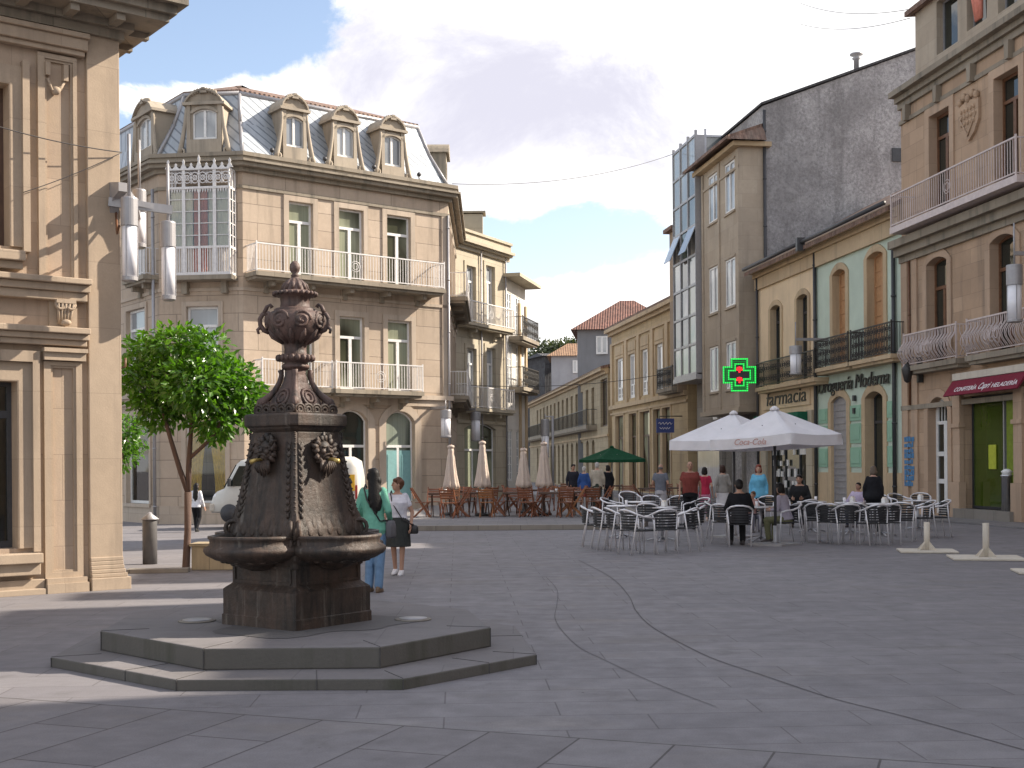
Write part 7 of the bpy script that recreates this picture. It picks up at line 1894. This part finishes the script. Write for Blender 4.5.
def person(label, loc, face, H=1.68, pose='stand', sex='f', skin=SK, hair=('brown', (.07, .035, .02), 'short'), top=((.6, .6, .6), 'short'), bottom=((.03, .03, .035), 'trousers'), shoes=(.05, .04, .04), lean=0.0, J=None, head_yaw=0.0, voxel=.017, coat=None, fat=1.0, group=None, bag=None):
    x, y = loc[0], loc[1]; z = loc[2] if len(loc) > 2 else zg(x, y)
    t = thing('person', label, 'person', (x, y, z), R(face), group); k = H/1.70; t.scale = (k, k, k)
    sh = .165 if sex == 'f' else .195; hip = .092 if sex == 'f' else .088; sit = pose == 'sit'; pz = .53 if sit else .90
    j = {}
    for s_, n in ((-1, 'R'), (1, 'L')):      # local -Y is forward, so the person's right is -X
        j['hip'+n] = V(s_*hip, 0, pz-.02)
        if sit: j['knee'+n] = V(s_*.12, -.42, .50); j['ankle'+n] = V(s_*.12, -.38, .09)
        elif pose == 'walk': j['knee'+n] = V(s_*.09, -.10 if s_ > 0 else -.03, .49); j['ankle'+n] = V(s_*.085, -.16 if s_ > 0 else .22, .085 if s_ > 0 else .13)
        else: j['knee'+n] = V(s_*.095, -.015, .48); j['ankle'+n] = V(s_*.10, .03, .08)
        j['sho'+n] = V(s_*sh, .0, pz+.50)
        if sit: j['elb'+n] = V(s_*(sh+.07), -.06, pz+.22); j['wri'+n] = V(s_*.14, -.30, pz+.20)
        else: j['elb'+n] = V(s_*(sh+.055), .035, pz+.22); j['wri'+n] = V(s_*(sh+.065), -.05 if pose != 'walk' else (-.12 if s_ < 0 else .08), pz-.03)
    if J: j.update({a: V(*b) for a, b in J.items()})
    Rl = Matrix.Rotation(R(lean), 3, 'X')
    def up(p): return (Rl @ (Vector(p)-V(0, 0, pz)))+V(0, 0, pz)
    for n in 'RL':
        for q in ('sho',): j[q+n] = up(j[q+n])
        if not J or 'elb'+n not in J: j['elb'+n] = up(j['elb'+n])
        if not J or 'wri'+n not in J: j['wri'+n] = up(j['wri'+n]) if not sit else j['wri'+n]
    hc = up(V(0, -.02, pz+.685)); nb = up(V(0, .01, pz+.52)); chin = up(V(0, -.02, pz+.60))
    Rh = Rl @ Matrix.Rotation(R(head_yaw), 3, 'Z'); HX, HY, HZ = Rh @ V(1, 0, 0), Rh @ V(0, 1, 0), Rh @ V(0, 0, 1)
    hp = lambda a, b, c: hc+HX*a+HY*b+HZ*c
    def torso(m, g=0.0, z0=-.09, z1=.545):
        if sex == 'f': sec = [(-.12, .150, .105, .0), (-.04, .172, .122, .012), (.06, .155, .108, .005), (.16, .132, .092, 0), (.28, .145, .105, -.012), (.37, .160, .118, -.02), (.45, .165, .095, 0), (.51, .125, .068, .008), (.545, .062, .055, .01)]
        else: sec = [(-.12, .150, .105, 0), (-.04, .165, .112, .005), (.06, .160, .110, 0), (.16, .158, .108, -.005), (.28, .172, .115, -.008), (.38, .190, .118, -.008), (.46, .195, .098, 0), (.515, .14, .07, .008), (.545, .068, .06, .01)]
        rings = []
        for dz, rx, ry, yc in sec:
            if z0-1e-6 <= dz <= z1+1e-6:
                f_ = fat if dz < .40 else 1
                rings.append([up(V(math.cos(2*math.pi*i/20)*(rx*f_+g), yc-(f_-1)*.05+math.sin(2*math.pi*i/20)*(ry*f_+g), pz+dz)) for i in range(20)])
        m.loft(rings, True)
    b = MB(); torso(b, -.004); cap(b, nb-V(0, 0, .03), chin+V(0, .015, .0), .052, .050)
    b.ell(hc, (.073, .088, .108), 16, 12, (HX, HY, HZ)); b.ell(hp(0, -.025, -.06), (.054, .062, .052), 12, 8, (HX, HY, HZ))
    for n in 'RL':
        cap(b, j['hip'+n], j['knee'+n], .083, .052); cap(b, j['knee'+n], j['ankle'+n], .053, .034)
        mid = j['knee'+n].lerp(j['ankle'+n], .3); b.ell(mid+V(0, .018, 0), (.045, .05, .09), 8, 6)
        cap(b, j['sho'+n]-V(math.copysign(.03, j['sho'+n].x), 0, .02), j['elb'+n], .047, .037); cap(b, j['elb'+n], j['wri'+n], .037, .025)
        f = j['ankle'+n]; cap(b, f-V(0, -.02, .03), f+V(0, -.13, -.05), .036, .026)
    e = MB(); e.mi = 0       # nose, ears, hands; then eyes and mouth
    e.tube([hp(0, -.082, .02), hp(0, -.098, -.012), hp(0, -.088, -.022)], [.008, .013, .014], 7); 
    for s_ in (-1, 1): e.ell(hp(s_*.074, .005, -.005), (.010, .018, .028), 8, 6, (HX, HY, HZ))
    for n, s_ in (('R', -1), ('L', 1)):
        w = j['wri'+n]; d = (w-j['elb'+n]).normalized(); side = d.cross(V(0, 1, 0) if abs(d.y) < .8 else V(0, 0, 1)).normalized(); nn = d.cross(side).normalized()
        e.ell(w+d*.045, (.040, .017, .050), 10, 8, (nn, side, d))
        for q, ln in ((-.03, .062), (-.010, .075), (.010, .070), (.030, .055)):
            s0 = w+d*.085+nn*q; e.tube([s0-d*.03, s0+d*ln*.5-side*.004, s0+d*ln*.85-side*.018, s0+d*ln-side*.026], [.0095, .009, .008, .006], 6)
        fw = -1 if nn.y > 0 else 1
        e.tube([w+d*.02+nn*fw*.03, w+d*.055+nn*fw*.056, w+d*.085+nn*fw*.06], [.012, .011, .008], 6)
    e.mi = 1
    for s_ in (-1, 1): e.ell(hp(s_*.030, -.078, .018), (.012, .008, .007), 8, 5, (HX, HY, HZ)); e.tube([hp(s_*.018, -.086, .036), hp(s_*.042, -.078, .038)], .0035, 5)
    e.mi = 2; e.tube([hp(-.022, -.080, -.052), hp(0, -.087, -.050), hp(.022, -.080, -.052)], [.004, .007, .004], 6)
    evaluated('body', b, [skin, EYE, LIP], t, voxel, 2, e)
    # clothes
    def cm(c): 
        n = 'cloth_%02d_%02d_%02d' % tuple(int(v*99) for v in c); return cloth(n, c, .22, 10)
    m = MB(); torso(m, .014, -.04 if bottom[1] != 'skirt' else -.04, .515)
    for n in 'RL':
        s0 = j['sho'+n]-V(math.copysign(.03, j['sho'+n].x), 0, .02); full = top[1] == 'long'
        if full: cap(m, s0, j['elb'+n], .062, .050); cap(m, j['elb'+n], j['elb'+n].lerp(j['wri'+n], .9), .050, .038)
        else: cap(m, s0, s0.lerp(j['elb'+n], .52), .062, .058)
    if top[1] == 'long' and pose == 'stand' and not sit: torso(m, .022, -.12, .06)
    evaluated('shirt', m, cm(top[0]), t, voxel, 2)
    m = MB()
    if bottom[1] == 'skirt':
        L = []; hem = .50
        for zz, rx, ry in ((pz+.12, .15, .11), (pz+.04, .172, .128), (pz-.06, .19, .14), (pz-.2, .195, .15), (hem, .205, .165)):
            n = 40; L.append([V(math.cos(2*math.pi*i/n)*rx*fat*(1+.025*math.sin(9*2*math.pi*i/n)*(pz+.1-zz)), math.sin(2*math.pi*i/n)*ry*fat*(1+.025*math.sin(9*2*math.pi*i/n)*(pz+.1-zz))-.005, zz) for i in range(n)])
        m.loft(L, True); evaluated('skirt', m, cm(bottom[0]), t, voxel*.8, 1)
    else:
        L = []
        for dz, rx, ry in ((.08, .155, .112), (0, .168, .122), (-.1, .165, .125)): L.append([V(math.cos(2*math.pi*i/20)*(rx*fat+.008), math.sin(2*math.pi*i/20)*(ry*fat+.008), pz+dz) for i in range(20)])
        m.loft(L[::-1], True); end = .5 if bottom[1] == 'capri' else 1.0
        for n in 'RL':
            cap(m, j['hip'+n], j['knee'+n], .099, .076); cap(m, j['knee'+n], j['knee'+n].lerp(j['ankle'+n], end*.97), .076, .062); m.ell(j['knee'+n].lerp(j['ankle'+n], .3)+V(0, .018, 0), (.06, .066, .1), 8, 6)
        evaluated('trousers', m, cm(bottom[0]), t, voxel, 2)
    for n in 'RL':
        f = j['ankle'+n]; m = MB(); m.loft([[f+V(math.cos(2*math.pi*i/14)*rx, yc+math.sin(2*math.pi*i/14)*ry, zz) for i in range(14)] for zz, rx, ry, yc in ((-.08, .046, .135, -.06), (-.055, .048, .138, -.06), (-.03, .044, .11, -.035), (.0, .042, .06, 0), (.01, .036, .05, .005))], True); m.build('shoe', paint('shoe_%d' % int(sum(shoes)*100), shoes, .5, 0, .2), t)
    hm = hairm(hair[0], hair[1]); m = MB()
    if hair[2] != 'bald':
        m.ell(hp(0, .018, .030), (.083, .092, .092), 16, 12, (HX, HY, HZ)); m.ell(hp(0, .045, -.01), (.078, .065, .085), 14, 10, (HX, HY, HZ)); m.ell(hp(.02, -.045, .078), (.058, .04, .034), 10, 8, (HX, HY, HZ))
        if hair[2] == 'bob':
            for s_ in (-1, 1): m.ell(hp(s_*.066, .02, -.05), (.03, .055, .075), 10, 8, (HX, HY, HZ))
            m.ell(hp(0, .06, -.06), (.075, .045, .08), 12, 8, (HX, HY, HZ))
        if hair[2] == 'long':
            m.loft([[hp(math.cos(2*math.pi*i/14)*rx, yc+math.sin(2*math.pi*i/14)*ry, zz) for i in range(14)] for zz, rx, ry, yc in ((.112, .035, .035, .02), (.085, .06, .055, .028), (.04, .076, .065, .042), (-.08, .082, .06, .062), (-.16, .092, .055, .082), (-.26, .094, .05, .105), (-.34, .082, .042, .12), (-.42, .056, .032, .13), (-.52, .018, .014, .135))], True)
        if hair[2] == 'long':
            random.seed(8)
            for q in range(26):
                zz = random.uniform(-.44, .02); s_ = random.choice((-1, 1)); m.ell(hp(s_*random.uniform(.05, .095)*(1+zz*.5), .06-zz*.14+random.uniform(-.02, .02), zz), (.026, .03, random.uniform(.04, .06)), 7, 5, (HX, HY, HZ))
        if hair[2] == 'curly':
            random.seed(int(H*1000))
            for _ in range(46):
                d = Vector((random.gauss(0, 1), random.gauss(0, 1)+.4, random.gauss(0, 1)+.5)).normalized()
                if d.y < -.55 and d.z < .55: continue
                m.ell(hp(d.x*.082, .02+d.y*.088, .02+d.z*.092), random.uniform(.02, .032), 7, 5)
        o = evaluated('hair', m, hm, t, .011, 1)
    else:
        m.loft([[hp(math.cos(2*math.pi*i/16)*rx, .022+math.sin(2*math.pi*i/16)*ry, zz) for i in range(16)] for zz, rx, ry in ((-.05, .066, .072), (-.01, .077, .080), (.025, .072, .076))], True); evaluated('hair', m, hm, t, .011, 1)
    return t, j, up
def strap(label, t, pts, w, mat, name='strap', r=.008): pass

# the two women beside the fountain
p = gnd(374, 592); t, j, up = person('woman in a mint green cardigan and jeans with long dark hair, seen from behind', (p.x, p.y), 172, 1.645, 'stand', 'f', SK, ('black', (.012, .009, .008), 'long'), ((.17, .43, .32), 'long'), ((.16, .26, .40), 'trousers'), (.16, .1, .06), 0, {'kneeL': (.06, -.06, .48), 'ankleL': (.07, .0, .08), 'kneeR': (-.085, -.0, .48), 'ankleR': (-.08, .06, .08), 'wriL': (.15, -.20, 1.02), 'wriR': (-.20, -.14, .98)}, 25, .011)
k = 1.645/1.7
def worn(parent, name, pts, r, mat):
    m = MB(); m.tube(pts, r, 6, True); return m.build(name, mat, parent)
bagm = paint('black_leather', (.02, .018, .02), .45, 0, .2); bagg = cloth('grey_bag', (.14, .135, .145), .2)
def shoulder_bag(label, parent, s, bag_c, size, mat, zsh, back):
    # strap from the far shoulder across the chest or back down to the bag, all worn on the person
    w = Matrix.Rotation(parent.rotation_euler.z, 4, 'Z'); o = thing('shoulder_bag', label, 'bag', parent.location, parent.rotation_euler.z); o.scale = parent.scale
    m = MB(); bc = Vector(bag_c); m.loft([[bc+V(math.cos(2*math.pi*i/20)*size[0]*q, math.sin(2*math.pi*i/20)*size[1]*q, zz) for i in range(20)] for zz, q in ((-size[2], .75), (-size[2]*.7, 1), (size[2]*.5, .95), (size[2]*.9, .75), (size[2], .5))], True); m.build('pouch', mat, o)
    m = MB(); S0 = V(s*-.11, .0, zsh+.045)
    fr = [S0+V(0, -.06, -.01), V(s*-.06, -.150, zsh-.13), V(s*.02, -.155, zsh-.26), V(s*.12, -.135, zsh-.42), bc+V(0, -.03, size[2])]
    bk = [S0+V(0, .07, -.02), V(s*-.06, .125, zsh-.13), V(s*.02, .118, zsh-.26), V(s*.12, .115, zsh-.42), bc+V(0, .03, size[2])]
    m.tube(fr[::-1]+[S0+V(0, .0, .03)]+bk, .011, 6); m.build('strap', bagm, o)
shoulder_bag('grey bag on a thin black strap across the back of the woman in mint green', t, -1, (-.235, -.03, .86), (.07, .13, .12), bagg, 1.40, True)
p = gnd(398, 575); t, j, up = person('older woman in a white T-shirt and dark grey skirt looking towards the fountain', (p.x, p.y), -8, 1.49, 'stand', 'f', SK2, ('auburn', (.13, .055, .03), 'curly'), ((.66, .64, .70), 'short'), ((.045, .047, .045), 'skirt'), (.72, .70, .72), 0, {'kneeL': (.09, -.04, .48), 'ankleL': (.07, -.03, .08), 'kneeR': (-.075, .0, .48), 'ankleR': (-.07, .10, .09), 'wriL': (.255, -.07, .88), 'elbL': (.255, .04, 1.10)}, -55, .011, None, 1.14)
shoulder_bag('small black handbag on a long strap at the hip of the woman in white', t, 1, (.30, -.06, .80), (.085, .04, .075), bagm, 1.40, False)
# far left walker
p = at(196.5, 500, 39.5); person('woman in a white top and black trousers walking away behind the orange tree', (p.x, p.y, gz(p.x, p.y)), 170, 1.55, 'walk', 'f', SK2, ('black', (.012, .009, .008), 'long'), ((.74, .74, .78), 'long'), ((.015, .015, .018), 'trousers'), (.02, .02, .02), 0, None, 0, .016)
def pp(x, Y): q = at(x, 470, Y); return (q.x, q.y)
person('man in a grey shirt and pale trousers standing with his back turned beyond the chairs', pp(660.5, 37), 150, 1.70, 'stand', 'm', SK2, ('grey', (.16, .14, .13), 'bald'), ((.15, .16, .19), 'short'), ((.42, .40, .42), 'trousers'), (.08, .07, .06), 0, {'wriR': (-.1, -.24, 1.0), 'wriL': (.1, -.24, 1.0)}, 0, .02)
person('bald man in a dark red shirt and black trousers walking towards the tables', pp(690, 32.5), -8, 1.76, 'walk', 'm', SK2, ('greyish', (.3, .28, .27), 'bald'), ((.22, .055, .045), 'short'), ((.018, .018, .02), 'trousers'), (.03, .03, .03), 0, None, 10, .02, None, 1.12)
person('woman in a red top and pink cropped trousers walking away behind the bald man', pp(704.5, 36), 165, 1.60, 'walk', 'f', SK, ('black', (.015, .01, .01), 'bob'), ((.42, .03, .07), 'short'), ((.62, .24, .36), 'capri'), (.5, .4, .35), 0, None, 0, .02)
person('woman in a grey top and white skirt walking away towards the pharmacy', pp(722.5, 36.5), 185, 1.66, 'walk', 'f', SK, ('dark brown', (.05, .022, .015), 'bob'), ((.34, .32, .29), 'long'), ((.72, .70, .70), 'skirt'), (.2, .15, .1), 0, None, 0, .02)
person('woman with red hair in a bright blue shirt and dark trousers facing the tables', pp(758.5, 33.5), -10, 1.66, 'stand', 'f', SK, ('red', (.22, .04, .02), 'bob'), ((.16, .47, .68), 'long'), ((.02, .02, .022), 'trousers'), (.05, .04, .04), 0, None, 0, .02, None, 1.08)
def seated(label, x, yfoot, th, **kw):
    q = gnd(x, yfoot); f = V(math.sin(R(th)), -math.cos(R(th)), 0); q = q-f*.02
    return person(label, (q.x, q.y, .0), th, pose='sit', **kw)
seated('man in black sitting with his back to us at the middle table', 740, 546, 180, H=1.74, sex='m', skin=SK2, hair=('black', (.015, .012, .01), 'short'), top=((.015, .015, .017), 'long'), bottom=((.02, .02, .025), 'trousers'), lean=6, voxel=.018)
seated('small child in a pink top sitting sideways at the middle table', 752, 532, 10, H=1.30, sex='f', skin=SK, hair=('light brown', (.16, .08, .04), 'short'), top=((.55, .32, .30), 'long'), bottom=((.2, .2, .25), 'trousers'), lean=10, head_yaw=-40, voxel=.018)
seated('dark haired woman in a lilac grey shirt sitting right of the parasol pole', 786, 543, -130, H=1.64, sex='f', skin=SK, hair=('black', (.015, .012, .01), 'bob'), top=((.42, .38, .45), 'long'), bottom=((.16, .16, .09), 'trousers'), lean=12, voxel=.018)
seated('man in a dark jumper and glasses sitting facing us behind the woman in lilac', 800, 527, -25, H=1.78, sex='m', skin=SK2, hair=('black', (.015, .012, .01), 'short'), top=((.018, .018, .024), 'long'), bottom=((.03, .03, .04), 'trousers'), lean=4, voxel=.018, fat=1.1)
seated('boy in a pale lilac shirt sitting at a table before the mint house', 857, 527, -40, H=1.50, sex='m', skin=SK2, hair=('black', (.015, .012, .01), 'short'), top=((.50, .42, .55), 'long'), bottom=((.05, .06, .1), 'trousers'), lean=-8, voxel=.018, J={'wriR': (-.2, -.38, .62), 'elbR': (-.26, -.14, .74)})
person('grey haired person in a black jacket bending at the dark doorway of the mint house', pp(873, 30.6), 160, 1.62, 'stand', 'f', SK, ('grey brown', (.15, .11, .08), 'bob'), ((.014, .014, .016), 'long'), ((.02, .02, .02), 'trousers'), (.03, .03, .03), 14, None, 0, .02, None, 1.2)
person('man in dark clothes standing at the left of the group behind the terrace', pp(573, 45), 20, 1.60, 'stand', 'm', SK2, ('black', (.02, .015, .012), 'short'), ((.03, .03, .035), 'long'), ((.03, .03, .03), 'trousers'), (.03, .03, .03), 0, None, 0, .022)
person('white haired person in a blue top standing with back turned behind the terrace', pp(584, 44), 170, 1.52, 'stand', 'f', SK, ('white', (.55, .52, .48), 'short'), ((.04, .09, .26), 'long'), ((.25, .06, .05), 'skirt'), (.05, .05, .05), 0, None, 0, .022)
person('white haired man in a beige waistcoat and pale shirt behind the terrace', pp(597, 44), 175, 1.66, 'stand', 'm', SK, ('white', (.55, .52, .48), 'short'), ((.46, .40, .32), 'long'), ((.04, .05, .04), 'trousers'), (.05, .05, .05), 0, None, 0, .022, None, 1.12)
person('person in black standing right of the man in the beige waistcoat', pp(608, 46), 200, 1.56, 'stand', 'f', SK, ('black', (.02, .015, .012), 'bob'), ((.018, .018, .02), 'long'), ((.02, .02, .02), 'trousers'), (.03, .03, .03), 0, None, 0, .022)
